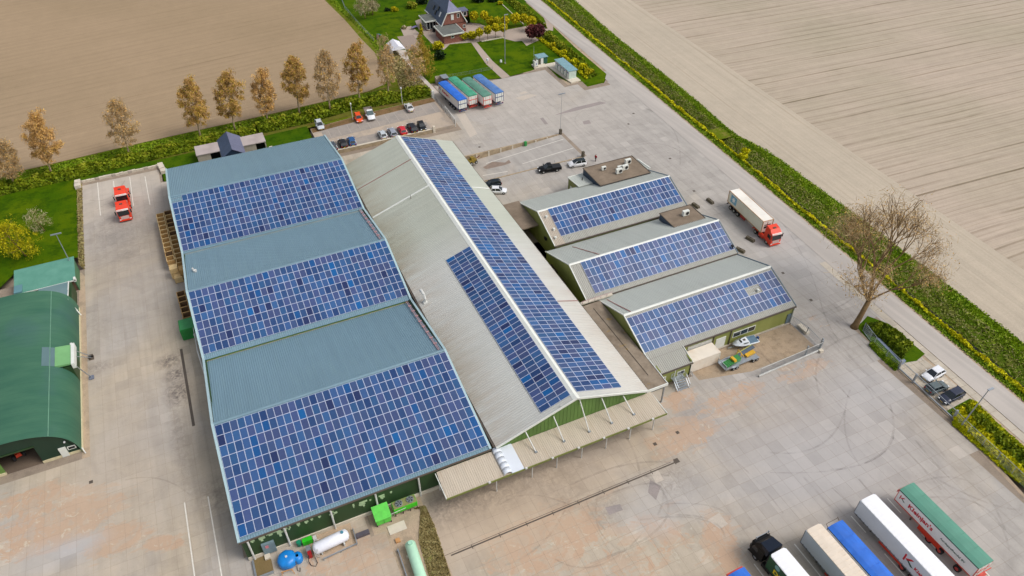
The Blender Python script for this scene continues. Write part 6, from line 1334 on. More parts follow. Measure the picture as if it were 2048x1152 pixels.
def text(body, size, mat, parent, loc, rot, name='lettering', bold=.0, sx_=1.0):
    cu = bpy.data.curves.new(name, 'FONT'); cu.body = body; cu.size = size; cu.extrude = .006; cu.offset = bold; cu.resolution_u = 2
    tmp = bpy.data.objects.new(name, cu); COL.objects.link(tmp); dg = bpy.context.evaluated_depsgraph_get(); me = bpy.data.meshes.new_from_object(tmp.evaluated_get(dg))
    bpy.data.objects.remove(tmp); o = bpy.data.objects.new(name, me); COL.objects.link(o); me.materials.clear(); me.materials.append(mat)
    o.parent = parent; o.location = loc; o.rotation_euler = rot; o.scale = (sx_, 1, 1); return o
REDP = paint((228, 60, 26), .4); REDT = M('red lettering', lin(196, 24, 44), .5); GRNT = M('dark green lettering', lin(36, 76, 62), .5); YELT = M('yellow lettering', lin(232, 206, 26), .5)
for y, lab in ((153.3, 'red lorry tractor, rear one of two standing in line in the left yard'), (147.25, 'red lorry tractor, front one of two standing in line in the left yard')):
    t_ = thing('lorry_tractor', lab, 'lorry', (-21.15, y+2.9-.0, 0), rad(-90.5)); tractor_parts(t_, REDP, 3.0)
    text('transport', .26, M('visor print', lin(214, 120, 110)) if y > 150 else bpy.data.materials['visor print'], t_, (3.0, -1.05, 2.80), (rad(64), 0, rad(90)))
LOGOR, LOGOL = rad(90), rad(-90)
def side_text(t_, body, size, mat, xstart, z, w, bold=.02, sx_=1.0):
    """lettering on the left flank, reading from the front to the rear"""
    return text(body, size, mat, t_, (xstart, w+.012, z), (rad(90), 0, rad(180)), 'lettering', bold, sx_)
def klogo(t_, x, z, w, s=.8):
    b = MB(); y = w+.014      # a bold K with a dark tail
    b.box(x-.18*s, x, w, y, z, z+s).hexa([(x-.2*s, w, z+.45*s), (x-.2*s, y, z+.45*s), (x-.75*s, y, z+s), (x-.75*s, w, z+s)], [(x-.42*s, w, z+.30*s), (x-.42*s, y, z+.30*s), (x-1.0*s, y, z+s), (x-1.0*s, w, z+s)])
    b.build('logo', REDT, t_); MB().hexa([(x-.35*s, w, z+.42*s), (x-.35*s, y, z+.42*s), (x-.95*s, y, z), (x-.95*s, w, z)], [(x-.55*s, w, z+.50*s), (x-.55*s, y, z+.50*s), (x-1.25*s, y, z+.1*s), (x-1.25*s, w, z+.1*s)]).build('logo', GRNT, t_)
def trailer(label, x, y, hd, L, H, roofm, bodym, framem, W_=2.5, z0=1.2, style='tarp', name='bulk_trailer', skirt=None, wheels=(-.72, -.86, -.98), bare=False, rimm=REDRIM, group=None, logo=None, root=None, xoff=0.0):
    """front centre of the body at the thing's origin, body runs towards -x"""
    t_ = root or thing(name, label, 'trailer', (x, y, 0), rad(hd), group); w = W_/2
    X = lambda v: v+xoff
    MB().box(X(-L), X(0), -w, w, z0, H-.12).build('body', bodym, t_)
    hum = .16 if style == 'tarp' else .06; ov = .05 if style == 'tarp' else .02
    if style == 'tarp':
        n = 6
        rings = []
        for i in range(n*2+1):
            sx_ = -L-.04+(L+.08)*i/(2*n); hh = H+hum*(1 if i % 2 else .86)+.0; rings.append([(X(sx_), -w-ov, H-.22), (X(sx_), -w-ov, H-.05), (X(sx_), -w*.5, hh-.03), (X(sx_), 0, hh), (X(sx_), w*.5, hh-.03), (X(sx_), w+ov, H-.05), (X(sx_), w+ov, H-.22)])
        MB().loft(rings).build('tarpaulin', roofm, t_)
        for i in range(1, n): MB().box(X(-L*i/n-.03), X(-L*i/n+.03), -w*.9, w*.9, H+hum*.82, H+hum*.93).build('tarp_strap', roofm, t_)
        MB().box(X(-L), X(0), w+ov, w+ov+.02, H-.22, H-.10).build('tarp_hem', M('dark hem', lin(20, 56, 44), .6) if 'dark hem' not in bpy.data.materials else bpy.data.materials['dark hem'], t_)
    else:
        b = MB(); v = []; n = 8
        rings = []
        for i, sx_ in enumerate((0, -.22, -L+.2, -L)):
            k = .82 if i in (0, 3) else 1; rings.append([(X(sx_), -w*k, H-.14), (X(sx_), -w*k*.97, H-.02*1), (X(sx_), 0, H+.03), (X(sx_), w*k*.97, H-.02), (X(sx_), w*k, H-.14)])
        MB().loft(rings).build('roof_sheet', roofm, t_)
        for i in range(1, int(L/.6)): MB().box(X(-i*.6-.02), X(-i*.6+.02), -w*.93, w*.93, H-.01, H+.045).build('roof_bow', roofm, t_)
        if not root or style == 'curtain':
            for i in range(int(L/.65)): MB().box(X(-.5-i*.65-.03), X(-.5-i*.65+.03), w, w+.05, z0-.12, z0+.16).build('strap_buckle', GUT, t_)
    fr = MB(); 
    for s in (-1, 1): fr.box(X(-L), X(0), s*w-.04, s*w+.04, z0-.1, z0+.06)
    fr.box(X(-.04), X(.04), -w-.02, -w+.08, z0, H-.1).box(X(-.04), X(.04), w-.08, w+.02, z0, H-.1).box(X(-L-.04), X(-L+.04), -w-.02, -w+.1, z0, H-.1).box(X(-L-.04), X(-L+.04), w-.1, w+.02, z0, H-.1)
    fr.build('frame', framem, t_)
    MB().box(X(-L+.3), X(-1.2), -.5, .5, .8, z0-.02).build('chassis', framem, t_)
    for s in (-1, 1):
        for k in wheels: wheel(t_, X(L*k+.35), s*(w-.22), .5, .38, rimm, .62)
        MB().box(X(-2.9), X(-2.7), s*.7-.08, s*.7+.08, .1, z0).build('landing_leg', GUT, t_)
        MB().box(X(-L-.03), X(-L), s*.9-.2, s*.9+.2, .72, .92).build('taillight', LAMPR, t_)
    if skirt:
        MB().box(X(-L*.62), X(-L*.34), w-.3, w-.02, .55, z0-.12).build('side_box', skirt, t_)
    # two leaf rear door with bars
    for s in (-1, 1):
        dr_ = MB().box(X(-L-.06), X(-L-.01), min(s*.04, s*(w-.12)), max(s*.04, s*(w-.12)), z0+.1, H-.25).build('rear_door', TRIM if bodym is not SIDEG else bodym, t_)
        MB().box(X(-L-.09), X(-L-.06), s*w*.5-.03, s*w*.5+.03, z0+.1, H-.25).build('lock_bar', framem, dr_)
    MB().box(X(-L-.09), X(-L-.05), -w+.1, w-.1, z0+(H-z0)*.48, z0+(H-z0)*.55).build('door_rail', framem, t_)
    MB().box(X(-L-.1), X(-L+.05), -w*.9, w*.9, .62, .80).build('rear_bumper', framem, t_)
    return t_
SIDEG = M('pale grey curtain', lin(208, 214, 222), .5, 0, .04, .6); CREAMR = M('cream roof', lin(222, 208, 190), .6, 0, .05, .8, None, .3, lin(190, 168, 140)); WHITER = M('clean white roof', lin(236, 236, 238), .6, 0, .02)
BOD = M('white painted boards', lin(234, 230, 226), .55, 0, .04, .8, None, .18, lin(190, 170, 158)); TB = M('blue tarpaulin', lin(36, 104, 200), .5, 0, .18, .6); TB2 = M('faded blue tarpaulin', lin(76, 118, 176), .6, 0, .18, .5, None, .4, lin(130, 150, 190))
TG = M('green tarpaulin', lin(64, 150, 118), .55, 0, .22, .5, None, .5, lin(120, 158, 140)); TG2 = M('dull green tarpaulin', lin(86, 134, 116), .6, 0, .2, .5, None, .5, lin(120, 140, 136)); TGB = M('sea green tarpaulin', lin(84, 142, 122), .55, 0, .08, .5)
FB = M('dark blue frame', lin(44, 60, 110), .5); FR = M('red frame', lin(204, 72, 58), .5); FRD = M('bright red skirt', lin(206, 52, 24), .45); FG = M('grey frame', lin(120, 124, 130), .5)
GRP = 'bulk trailers parked side by side near the garden'
def front_of(rlx, rly, hd, L, W_=2.4):   # from the rear left roof corner to the front centre
    d = Vector((math.cos(rad(hd)), math.sin(rad(hd)))); n = Vector((-d.y, d.x)); c = Vector((rlx, rly))-n*W_/2+d*L; return c.x, c.y
for (rx, ry, hd, roofm, framem, lab, L) in ((58.75, 161.7, 95.2, TB, FB, 'trailer with bright blue cover, leftmost of four beside the garden lawn', 11.7), (62.05, 162.75, 95.2, TG, FR, 'trailer with bright green patched cover, second of four beside the garden lawn', 12.0),
                                       (65.35, 161.0, 95.6, TG2, FR, 'trailer with dull green cover, third of four beside the garden lawn', 11.9), (68.8, 161.3, 96.4, TB2, FB, 'trailer with faded blue cover, rightmost of four beside the garden lawn', 11.9)):
    x, y = front_of(rx, ry, hd, L, 2.45); t_ = trailer(lab, x, y, hd, L, 3.85, roofm, BOD, framem, 2.45, 1.35, 'tarp', wheels=(-.55, -.67, -.79), rimm=RIM, group=GRP)
    klogo(t_, -.5, 2.3, 1.225, .8); side_text(t_, "Kleinjan's", 1.0, REDT, -2.2, 2.25, 1.225, .03, 1.15)
t_ = trailer('trailer with sea green cover and red lettering at the right of the lower yard', 72.75, 30.5, 90.2, 12.5, 3.85, TGB, BOD, FR, 2.5, 1.5, 'tarp', skirt=FRD, wheels=(-.52, -.66, -.88))
klogo(t_, -.45, 2.35, 1.25, .75); side_text(t_, "Kleinjan's", 1.05, REDT, -1.9, 2.3, 1.25, .035, 1.02); side_text(t_, "Aardappelhandel BV", .46, GRNT, -7.2, 2.45, 1.25, .01, 1.0)
for k in range(5): MB().box(-.12-k*0, .34, -1.1+k*.5, -1.02+k*.5, 3.0, 3.08).build('front_ladder', FR, t_)
MB().box(.30, .36, -1.1, 1.0, 2.6, 3.08).build('front_ladder', FR, t_)
MB().box(-12.95, -12.55, -1.2, 1.2, 1.0, 1.15).box(-12.9, -12.8, -1.15, 1.15, 2.6, 2.7).build('rear_hitch', FR, t_)
t_ = trailer('long trailer with white roof and grey curtain side in the lower yard', 66.5, 31.4, 90.5, 13.4, 4.0, WHITER, SIDEG, FG, 2.6, 1.15, 'curtain', skirt=FRD, wheels=(-.66, -.77, -.88))
klogo(t_, -8.0, 2.0, 1.3, 1.3); side_text(t_, "Kleinjan's", .75, REDT, -9.7, 2.2, 1.3, .03)
t_ = trailer('trailer with cream ribbed roof next to the blue covered one', 56.8, 31.0, 91.0, 13.4, 4.0, CREAMR, SIDEG, FG, 2.45, 1.15, 'curtain', skirt=FRD, wheels=(-.66, -.77, -.88))
t_ = trailer('trailer with plain blue tarpaulin between the cream and white roofed trailers', 59.8, 30.15, 91.0, 13.0, 3.85, TB, BOD, FB, 2.45, 1.5, 'tarp')
MB().bar((.05, -1.1, 3.1), (.7, -1.1, 3.7), .06).bar((.05, .9, 3.1), (.6, .9, 3.6), .06).bar((.6, -1.1, 3.6), (.6, .9, 3.55), .05).build('front_ladder', GUT, t_)
t_ = trailer('trailer with blue cover and red front frame cut by the bottom edge', 44.0, 30.2, 92.0, 13.0, 3.85, TB, BOD, FR, 2.45, 1.5, 'tarp')
MB().box(.05, .35, -1.2, 1.2, 3.3, 3.6).build('front_ladder', FR, t_)
# black lorry with green sided, white roofed trailer
t_ = thing('articulated_lorry', 'black lorry with white roofed green sided trailer and yellow lettering', 'lorry', (50.35, 30.2, 0), rad(92))
BK = paint((8, 9, 12), .2); GS = M('dark green lorry side', lin(10, 74, 44), .4, 0, .05)
trailer(None, 0, 0, 0, 13.2, 4.0, WHITER, GS, BLACK, 2.5, 1.15, 'curtain', root=t_, wheels=(-.66, -.77, -.88))
tractor_parts(t_, BK, 3.05, True)
MB().hexa([(.35, -1.2, 2.9), (2.2, -1.15, 3.0), (2.2, 1.15, 3.0), (.35, 1.2, 2.9)], [(.32, -1.12, 4.05), (1.9, -.98, 3.75), (1.9, .98, 3.75), (.32, 1.12, 4.05)]).build('wind_deflector', paint((26, 34, 48), .25), t_)
b = MB(); b.bar((2.7, -1.0, 3.75), (2.7, 1.0, 3.75), .07); b.box(2.6, 2.8, -1.05, -.95, 3.5, 3.9).box(2.6, 2.8, .95, 1.05, 3.5, 3.9); b.build('light_bar', GALV, t_)
side_text(t_, "DEKKER", 1.1, YELT, -1.2, 1.75, 1.25, .04, 1.1)
MB().cyl((-1.6, 1.25, 3.3), (-1.6, 1.27, 3.3), .42, n=16).build('logo', M('pale teal emblem', lin(120, 168, 164)), t_)
# container lorry on the road side of the yard
t_ = thing('container_lorry', 'red lorry carrying a long white container past the small halls', 'lorry', (95.55, 84.0, 0), rad(-94))
tractor_parts(t_, REDP, 0.0, third=True)
text('transport', .28, bpy.data.materials['visor print'], t_, (.0, -1.1, 2.79), (rad(64), 0, rad(90)))
CT = M('rust streaked white container', lin(234, 230, 220), .6, 0, .05, .4, None, .22, lin(196, 164, 126))
c_ = MB(); Lc = 11.9; xf = -3.4; c_.box(xf-Lc, xf, -1.2, 1.2, 1.35, 4.0)
for k in range(44): c_.box(xf-.3-k*.263-.09, xf-.3-k*.263, 1.2, 1.225, 1.5, 3.9)
for k in range(44): c_.box(xf-.3-k*.263-.09, xf-.3-k*.263, -1.225, -1.2, 1.5, 3.9)
cont = c_.build('container', CT, t_)
c_ = MB()
for s in (-1, 1): c_.bar((xf, s*1.2, 1.35), (xf, s*1.2, 4.0), .12).bar((xf-Lc, s*1.2, 1.35), (xf-Lc, s*1.2, 4.0), .12).bar((xf-Lc, s*1.2, 4.0), (xf, s*1.2, 4.0), .09).bar((xf-Lc, s*1.2, 1.35), (xf, s*1.2, 1.35), .12)
c_.bar((xf, -1.2, 4.0), (xf, 1.2, 4.0), .1); c_.build('corner_frame', M('tan rusty edge', lin(184, 140, 96), .7), cont)
for k in range(20): MB().box(xf-.4-k*.58-.2, xf-.4-k*.58, -1.1, 1.1, 4.0, 4.025).build('roof_rib', CT, cont)
MB().box(xf-Lc+.9, xf-Lc+2.9, -1.245, -1.23, 1.9, 3.6).build('logo_panel', M('sky blue panel', lin(120, 176, 208), .5), cont)
v = [(xf-Lc+1.9, -1.255, 2.75)]
for k in range(14): an = k*math.pi/7+math.pi/2; r_ = .72 if k % 2 == 0 else .34; v.append((xf-Lc+1.9+math.cos(an)*r_, -1.255, 2.75+math.sin(an)*r_))
MB().add(v, [(0, 1+k, 1+(k+1) % 14) for k in range(14)]).build('star_logo', WHITER, cont)
for k in (-1, 1): MB().box(xf+.01, xf+.03, -.75, .75, 2.2 if k < 0 else 2.9, 2.7 if k < 0 else 3.1).build('reefer_vent', BLACK, cont)
MB().box(xf-Lc+.1, xf+.3, -.45, .45, .85, 1.3).build('trailer_chassis', paint((120, 30, 26), .5), t_)
for s in (-1, 1):
    for xx in (xf-Lc+1.3, xf-Lc+2.6, xf-Lc+3.9): wheel(t_, xx, s*1.02, .5, .4, RIM)
    MB().box(xf-Lc+4.8, xf-Lc+6.3, s*1.0-.15, s*1.0+.15, .5, 1.1).build('side_box', paint((160, 34, 34), .5), t_)
MB().box(xf-Lc-.1, xf-Lc, -1.2, 1.2, .6, .85).build('rear_bumper', BLACK, t_)
MB().cyl((-2.4, -1.0, 1.0), (-2.4, -1.0, 4.6), .06, n=6).build('exhaust', paint((160, 34, 34), .5), t_)
# red tractor inside the barn
t_ = thing('farm_tractor', 'red vehicle in the dark opening of the arched barn', 'tractor', (-39.3, 91.2, 0), rad(-70))
MB().hexa([(-.2, -.45, .7), (1.7, -.4, .7), (1.7, .4, .7), (-.2, .45, .7)], [(-.2, -.42, 1.4), (1.6, -.32, 1.25), (1.6, .32, 1.25), (-.2, .42, 1.4)]).build('bonnet', paint((200, 60, 30), .4), t_)
MB().hexa([(-1.5, -.7, .9), (-.2, -.7, .9), (-.2, .7, .9), (-1.5, .7, .9)], [(-1.35, -.6, 2.3), (-.35, -.6, 2.3), (-.35, .6, 2.3), (-1.35, .6, 2.3)]).build('cabin', GLASSM, t_)
MB().box(-1.5, -.2, -.7, .7, 2.3, 2.42).build('cabin_roof', paint((200, 60, 30), .4), t_)
for s in (-1, 1): wheel(t_, -1.1, s*.85, .75, .4, RIM, .5); wheel(t_, 1.2, s*.7, .45, .3, RIM, .5)
# boat on its trailer
t_ = thing('motor_boat', 'small white motor boat with blue deck on a trailer by the hall wall', 'boat', (72.6, 64.15, 0), rad(174))
W2_ = M('boat white', lin(226, 232, 236), .3, 0, .03); DB = M('boat deck blue', lin(92, 118, 138), .7, 0, .15, 2)
rings = []
for sx_, k, zl in ((-2.3, .92, .55), (-1.0, 1.0, .5), (.6, .98, .5), (1.5, .75, .58), (2.1, .42, .72), (2.45, .08, .9)):
    ww = 1.0*k; rings.append([(sx_, 0, zl), (sx_, ww*.8, zl+.2), (sx_, ww, 1.05+.04*(sx_ > 1)), (sx_, -ww, 1.05+.04*(sx_ > 1)), (sx_, -ww*.8, zl+.2)])
MB().loft(rings).build('hull', W2_, t_, True)
MB().box(-2.2, -.4, -.78, .78, 1.03, 1.09).build('deck', DB, t_)
MB().hexa([(-.5, -.75, 1.05), (1.5, -.5, 1.08), (1.5, .5, 1.08), (-.5, .75, 1.05)], [(-.3, -.6, 1.5), (.9, -.38, 1.42), (.9, .38, 1.42), (-.3, .6, 1.5)]).build('cabin', W2_, t_)
MB().hexa([(.94, -.38, 1.2), (1.3, -.42, 1.12), (1.3, .42, 1.12), (.94, .38, 1.2)], [(.84, -.36, 1.46), (.98, -.37, 1.42), (.98, .37, 1.42), (.84, .36, 1.46)]).build('windscreen', GLASSM, t_)
MB().box(.1, .5, -.2, .2, 1.5, 1.53).build('hatch', GUT, t_)
for s in (-1, 1): MB().box(-.2, .7, s*.66-.02, s*.66+.02, 1.15, 1.35).build('side_window', GLASSM, t_); wheel(t_, -.6, s*.9, .3, .2)
MB().bar((-2, 0, .4), (3.2, 0, .4), .12).bar((-.6, -.9, .35), (-.6, .9, .35), .1).build('trailer_frame', GALV, t_)
MB().box(-2.6, -2.3, -.2, .2, .4, 1.3).build('outboard_motor', M('motor cover', lin(44, 74, 118), .4), t_)
# flat trailer with green and yellow harvesting equipment
t_ = thing('equipment_trailer', 'low galvanised trailer loaded with green and yellow farm machine parts', 'trailer', (69.3, 61.4, 0), rad(2))
MB().box(-3.6, 3.3, -.95, .95, .55, .68).build('deck', GALV, t_)
for s in (-1, 1):
    MB().box(-3.6, -1.6, s*1.0-.04, s*1.0+.04, .6, 1.0).build('side_rail', GALV, t_); MB().box(-2.3, -1.0, s*1.12-.12, s*1.12+.12, .72, .78).build('mudguard', GALV, t_); MB().box(1.9, 3.3, s*1.12-.12, s*1.12+.12, .72, .78).build('mudguard', GALV, t_)
    for xx in (-2.0, -1.3, 2.2, 2.9): wheel(t_, xx, s*1.1, .32, .2)
MB().bar((-3.6, -1, .6), (-3.6, -1, 1.5), .08).bar((-3.6, 1, .6), (-3.6, 1, 1.5), .08).bar((-3.6, -1, 1.5), (-3.6, 1, 1.5), .09).bar((-3.6, -1, 1.1), (-3.6, 1, 1.1), .05).build('end_gate', GALV, t_)
mc = thing('farm_machine', 'green and yellow conveyor machine lying on the low trailer', 'machine', (68.6, 61.4, .68), rad(6))
GM_ = M('machine green', lin(56, 132, 66), .5, 0, .2, 2); YM = M('machine yellow', lin(214, 166, 40), .5)
for k in range(6): MB().box(-2.5+k*.34, -2.22+k*.34, -.6, .6, .1+.04*k, .38+.04*k).build('roller', GM_, mc)
MB().box(-.5, .6, -.5, .5, .1, .8).build('gearbox', GM_, mc); MB().hexa([(-.9, -.6, .5), (-.4, -.6, .5), (-.4, .6, .5), (-.9, .6, .5)], [(-1.0, -.5, .95), (-.5, -.5, .95), (-.5, .5, .95), (-1.0, .5, .95)]).build('hood', YM, mc)
MB().bar((.5, .6, .3), (.9, .7, 1.5), .12).bar((.9, .7, 1.4), (1.3, -.4, .6), .1).bar((.6, -.5, .3), (1.1, .2, 1.2), .1).build('lift_arm', YM, mc)
MB().box(2.0, 3.9, -.5, .2, .1, .4).build('yellow_guard', YM, mc); MB().hexa([(.9, .1, .25), (4.3, .15, .65), (4.3, .85, .65), (.9, .8, .25)], [(.9, .1, .35), (4.3, .15, .75), (4.3, .85, .75), (.9, .8, .35)]).build('conveyor_belt', M('dark grey belt', lin(84, 96, 110), .7), mc)
MB().bar((.9, .85, .38), (4.3, .9, .8), .1).build('belt_frame', M('pale yellow green', lin(186, 186, 90), .6), mc)
# little machine in the ramp corner
t_ = thing('yellow_digger', 'small mud covered yellow machine at the foot of the ramp wall', 'machine', (53.6, 139.8, -1.0), rad(10))
MU = M('muddy yellow', lin(140, 118, 40), .7, 0, .3, 1.5); MB().box(-1.2, .8, -.6, .6, .4, 1.1).build('body', MU, t_); MB().box(-.6, .2, -.5, .4, 1.1, 1.7).build('seat_frame', MU, t_); MB().bar((.8, 0, .9), (2.0, .1, 1.3), .14).build('arm', M('dark red arm', lin(110, 56, 44)), t_)
for s in (-1, 1): 
    for xx in (-.8, .5): wheel(t_, xx, s*.7, .4, .25)
# person ------------------------------------------------------------
def skin_obj(name, pts, edges, radii, mat, parent, sub=1, root=0):
    me = bpy.data.meshes.new(name); me.from_pydata(pts, edges, []); o = bpy.data.objects.new(name, me); COL.objects.link(o); o.parent = parent; me.materials.append(mat)
    m1 = o.modifiers.new('skin', 'SKIN'); sv = me.skin_vertices[0].data
    for i, r in enumerate(radii): sv[i].radius = (r, r); sv[i].use_root = (i == root)
    m2 = o.modifiers.new('sub', 'SUBSURF'); m2.levels = sub; m2.render_levels = sub
    return o
px_, py_ = G(1191, 322); pr = thing('person', 'person in a red jacket and dark trousers walking on the concrete yard', 'person', (px_, py_, 0), rad(200))
SKIN = M('skin', lin(198, 150, 124), .6); RJ = M('red jacket', lin(170, 34, 50), .7); TROU = M('dark trousers', lin(36, 38, 48), .8); HAIR = M('brown hair', lin(60, 42, 30), .8)
P_ = [(0, 0, .95), (0, 0, 1.15), (0, 0, 1.40), (0, 0, 1.52), (.02, 0, 1.62), (.03, 0, 1.70), (0, .20, 1.42), (-.04, .27, 1.15), (.10, .28, .92), (.16, .27, .84), (0, -.20, 1.42), (.03, -.27, 1.15), (-.06, -.29, .92), (-.08, -.28, .83), (0, .10, .90), (.12, .11, .50), (.05, .11, .10), (.20, .12, .04), (0, -.10, .90), (-.06, -.11, .50), (-.22, -.11, .12), (-.08, -.12, .05)]
E_ = [(0, 1), (1, 2), (2, 3), (3, 4), (4, 5), (2, 6), (6, 7), (7, 8), (8, 9), (2, 10), (10, 11), (11, 12), (12, 13), (0, 14), (14, 15), (15, 16), (16, 17), (0, 18), (18, 19), (19, 20), (20, 21)]
R_ = [.13, .13, .14, .06, .09, .085, .065, .05, .035, .04, .065, .05, .035, .04, .09, .065, .045, .04, .09, .065, .045, .04]
skin_obj('body', P_, E_, R_, SKIN, pr)
i1 = [0, 1, 2, 6, 7, 8, 10, 11, 12]; mp = {k: n for n, k in enumerate(i1)}
skin_obj('jacket', [P_[k] for k in i1], [(mp[a], mp[b]) for a, b in E_ if a in mp and b in mp], [R_[k]+.035 for k in i1], RJ, pr)
i2 = [0, 14, 15, 16, 18, 19, 20]; mp = {k: n for n, k in enumerate(i2)}
skin_obj('trousers', [P_[k] for k in i2], [(mp[a], mp[b]) for a, b in E_ if a in mp and b in mp], [R_[k]+.025 for k in i2], TROU, pr)
b = MB(); b.cyl((0, 0, 1.68), (-.01, 0, 1.80), .105, .06, n=10); b.build('hair', HAIR, pr, True)
for s in (1, -1): MB().box((.0 if s > 0 else -.28), (.28 if s > 0 else 0.0), s*.115-.05, s*.115+.05, 0, .09).build('shoe', BLACK, pr)

# ================================================================== VEGETATION
def tree(name, label, base, top, rx, crown0, leafm, n=2600, tw=.45, bark=BARK, group=None, lean=None, limbs=9, shape=None, trunk_r=.22, leaf2=None, open_=.0):
    """base (x,y); top (x,y,z); crown from height fraction crown0 up"""
    x, y = base; t_ = thing(name, label, 'tree', (x, y, 0), 0, group)
    T = Vector((top[0]-x, top[1]-y, top[2])); H = top[2]
    tk_ = MB(); mid = T*.5+Vector((rnd.uniform(-.2, .2), rnd.uniform(-.2, .2), 0))
    tk_.tube([(0, 0, -.1), T*.12, mid*.7, mid, T*.75, T*.93], [trunk_r*1.2, trunk_r*.9, trunk_r*.8, trunk_r*.65, trunk_r*.35, trunk_r*.1], 7); trunk = tk_.build('trunk', bark, t_, True)
    cl = []; cr_ = []; lb = MB()
    for k in range(limbs):
        f_ = crown0+(.86-crown0)*k/limbs; s = T*f_; an = k*2.4+rnd.uniform(-.5, .5); u = (f_-crown0)/(1-crown0)
        reach = rx*math.sin(math.pi*min(1, max(.15, (u*.80+.22))))*rnd.uniform(.75, 1.05); rise = H*(.13+.08*rnd.random())
        e = s+Vector((math.cos(an)*reach*.85, math.sin(an)*reach*.85, rise)); m_ = s.lerp(e, .5)+Vector((0, 0, -rise*.15))
        lb.tube([s, m_, e], [trunk_r*.38, trunk_r*.22, trunk_r*.08], 5)
        for q in (.45, .7, .95):
            p = s.lerp(e, q); cl.append((p.x+rnd.uniform(-.5, .5), p.y+rnd.uniform(-.5, .5), p.z+rnd.uniform(0, .9))); cr_.append(rx*.30*rnd.uniform(.7, 1.15))
        for q in range(3):
            a2 = an+rnd.uniform(-.8, .8); p = s.lerp(e, .6); e2 = p+Vector((math.cos(a2)*reach*.4, math.sin(a2)*reach*.4, rise*.6)); lb.tube([p, e2], [trunk_r*.15, trunk_r*.04], 4)
    for k in range(limbs*9):
        u = rnd.random(); z_ = crown0+(1-crown0)*u; w_ = rx*(math.sin(math.pi*min(1, u*.86+.16))**.6)*math.sqrt(rnd.random())*.88; an = rnd.uniform(0, 6.28)
        p = T*z_; cl.append((p.x+math.cos(an)*w_, p.y+math.sin(an)*w_, p.z)); cr_.append(rx*.22*rnd.uniform(.6, 1.2))
    for q in (.82, .92, 1.0): p = T*q; cl.append((p.x, p.y, p.z)); cr_.append(rx*.26)
    lb.build('limbs', bark, t_, True)
    P, tn = clumps(n, np.array(cl), np.array(cr_), .35)
    cloud('crown', P, tw, leafm, t_, .11, (.4, .15, 0, 1), tn)
    if leaf2: 
        P2, tn2 = clumps(int(n*.42), np.array(cl), np.array(cr_)*1.1, .2); cloud('leaves', P2, .19, leaf2, t_, .9, None, tn2)
    return t_
def on_plane_y(px, py, Y):
    d = CF*FPX + CR*(px-1024) - CU*(py-576); t = Y/d[1]; return float(d[0]*t), float(HH+d[2]*t)
ROW = [((28, 368), (2, 288), 4.2, 'rightmost visible part of a bronze budding tree at the left picture edge', 2200), ((105, 352), (66, 230), 4.6, 'bronze budding row tree, first fully visible from the left', 3200), ((260, 313), (226, 202), 4.4, 'thin budding row tree with a split crown, second from the left', 2100), ((402, 277), (374, 162), 4.3, 'dense bronze row tree, third from the left, above the concrete shelters', 3800),
       ((470, 262), (450, 148), 4.1, 'dense golden row tree, fourth from the left', 3800), ((536, 247), (521, 140), 3.6, 'slim row tree, fifth from the left behind the small lawn', 2600), ((599.5, 231), (583, 117), 4.2, 'full golden row tree, sixth from the left at the car park hedge', 4000), ((661, 226), (646, 103), 4.0, 'greyish sparse row tree behind the lamp post, seventh from the left', 2300),
       ((719.5, 205), (709, 92), 4.2, 'tall bronze row tree, eighth from the left above the white pickup', 3600), ((777, 190), (772, 95), 3.6, 'nearly bare grey row tree in front of the field corner, ninth from the left', 1000), ((829.5, 178), (826, 92), 4.2, 'open budding tree standing in front of the pale slab track, last of the row', 800)]
for (bp, tp, rx, lab, n) in ROW:
    b_ = G(*bp); X_, Z_ = on_plane_y(tp[0], tp[1], b_[1]); 
    tree('row_tree', lab, b_, (X_, b_[1], Z_), rx*.92, .26, L_TWIG2 if n < 2400 else L_TWIG, int(n*2.3), .50, BARK, 'row of budding trees along the field edge', leaf2=L_TWIG if n < 2400 else L_WILL if n > 3500 else L_TWIG)
# big leaning tree by the road -------------------------------------
def big_tree():
    bx, by = 92.9, 59.7; t_ = thing('big_bare_tree', 'large leaning tree with bare spreading branches beside the road', 'tree', (bx, by, 0))
    tr_ = MB(); lb = MB(); tips = []
    fork = Vector((1.6, .4, 5.2)); tr_.tube([(0, 0, -.2), (.25, .05, .8), (.75, .15, 2.6), fork], [.75, .52, .44, .40], 10)
    def grow(p, d, L, r, depth):
        q = p+d*L; m_ = p+d*L*.5+Vector([rnd.uniform(-.06, .06)*L for _ in range(3)])
        lb.tube([p, m_, q], [r, r*.82, r*.64], 5 if depth < 3 else 4)
        if depth >= 5: tips.append((q, d)); return
        if depth >= 3: tips.append((q, d))
        for k in range(3 if depth < 4 else 3):
            ax_ = Vector([rnd.gauss(0, 1) for _ in range(3)]).cross(d).normalized(); nd = (Matrix.Rotation(rad(rnd.uniform(14, 34)), 3, ax_) @ d); nd = (nd+Vector((0, 0, .10))).normalized()
            grow(q, nd, L*rnd.uniform(.66, .84), r*.60, depth+1)
    for d, L, r in (((.30, .45, 1), 5.6, .36), ((.85, .35, .75), 5.4, .27), ((-.35, .40, .9), 5.0, .25), ((.35, 1.0, .65), 5.0, .24), ((.85, -.25, .55), 4.2, .20), ((-.55, -.1, .6), 3.4, .18)):
        grow(fork, Vector(d).normalized(), L, r, 1)
    tr_.build('trunk', BARKB, t_, True); lb.build('branches', BARKB, t_)
    P = np.repeat(np.array([tuple(q) for q, d in tips]), 8, 0); P = P+nrs.normal(size=P.shape)*np.array([1.0, 1.0, .9])
    cloud('crown', P, .85, L_TWIG2, t_, .045, (.3, .2, .1, 1)); P = P[::2]+nrs.normal(size=P[::2].shape)*.45; cloud('buds', P, .15, L_TWIG, t_, .8)
    return t_
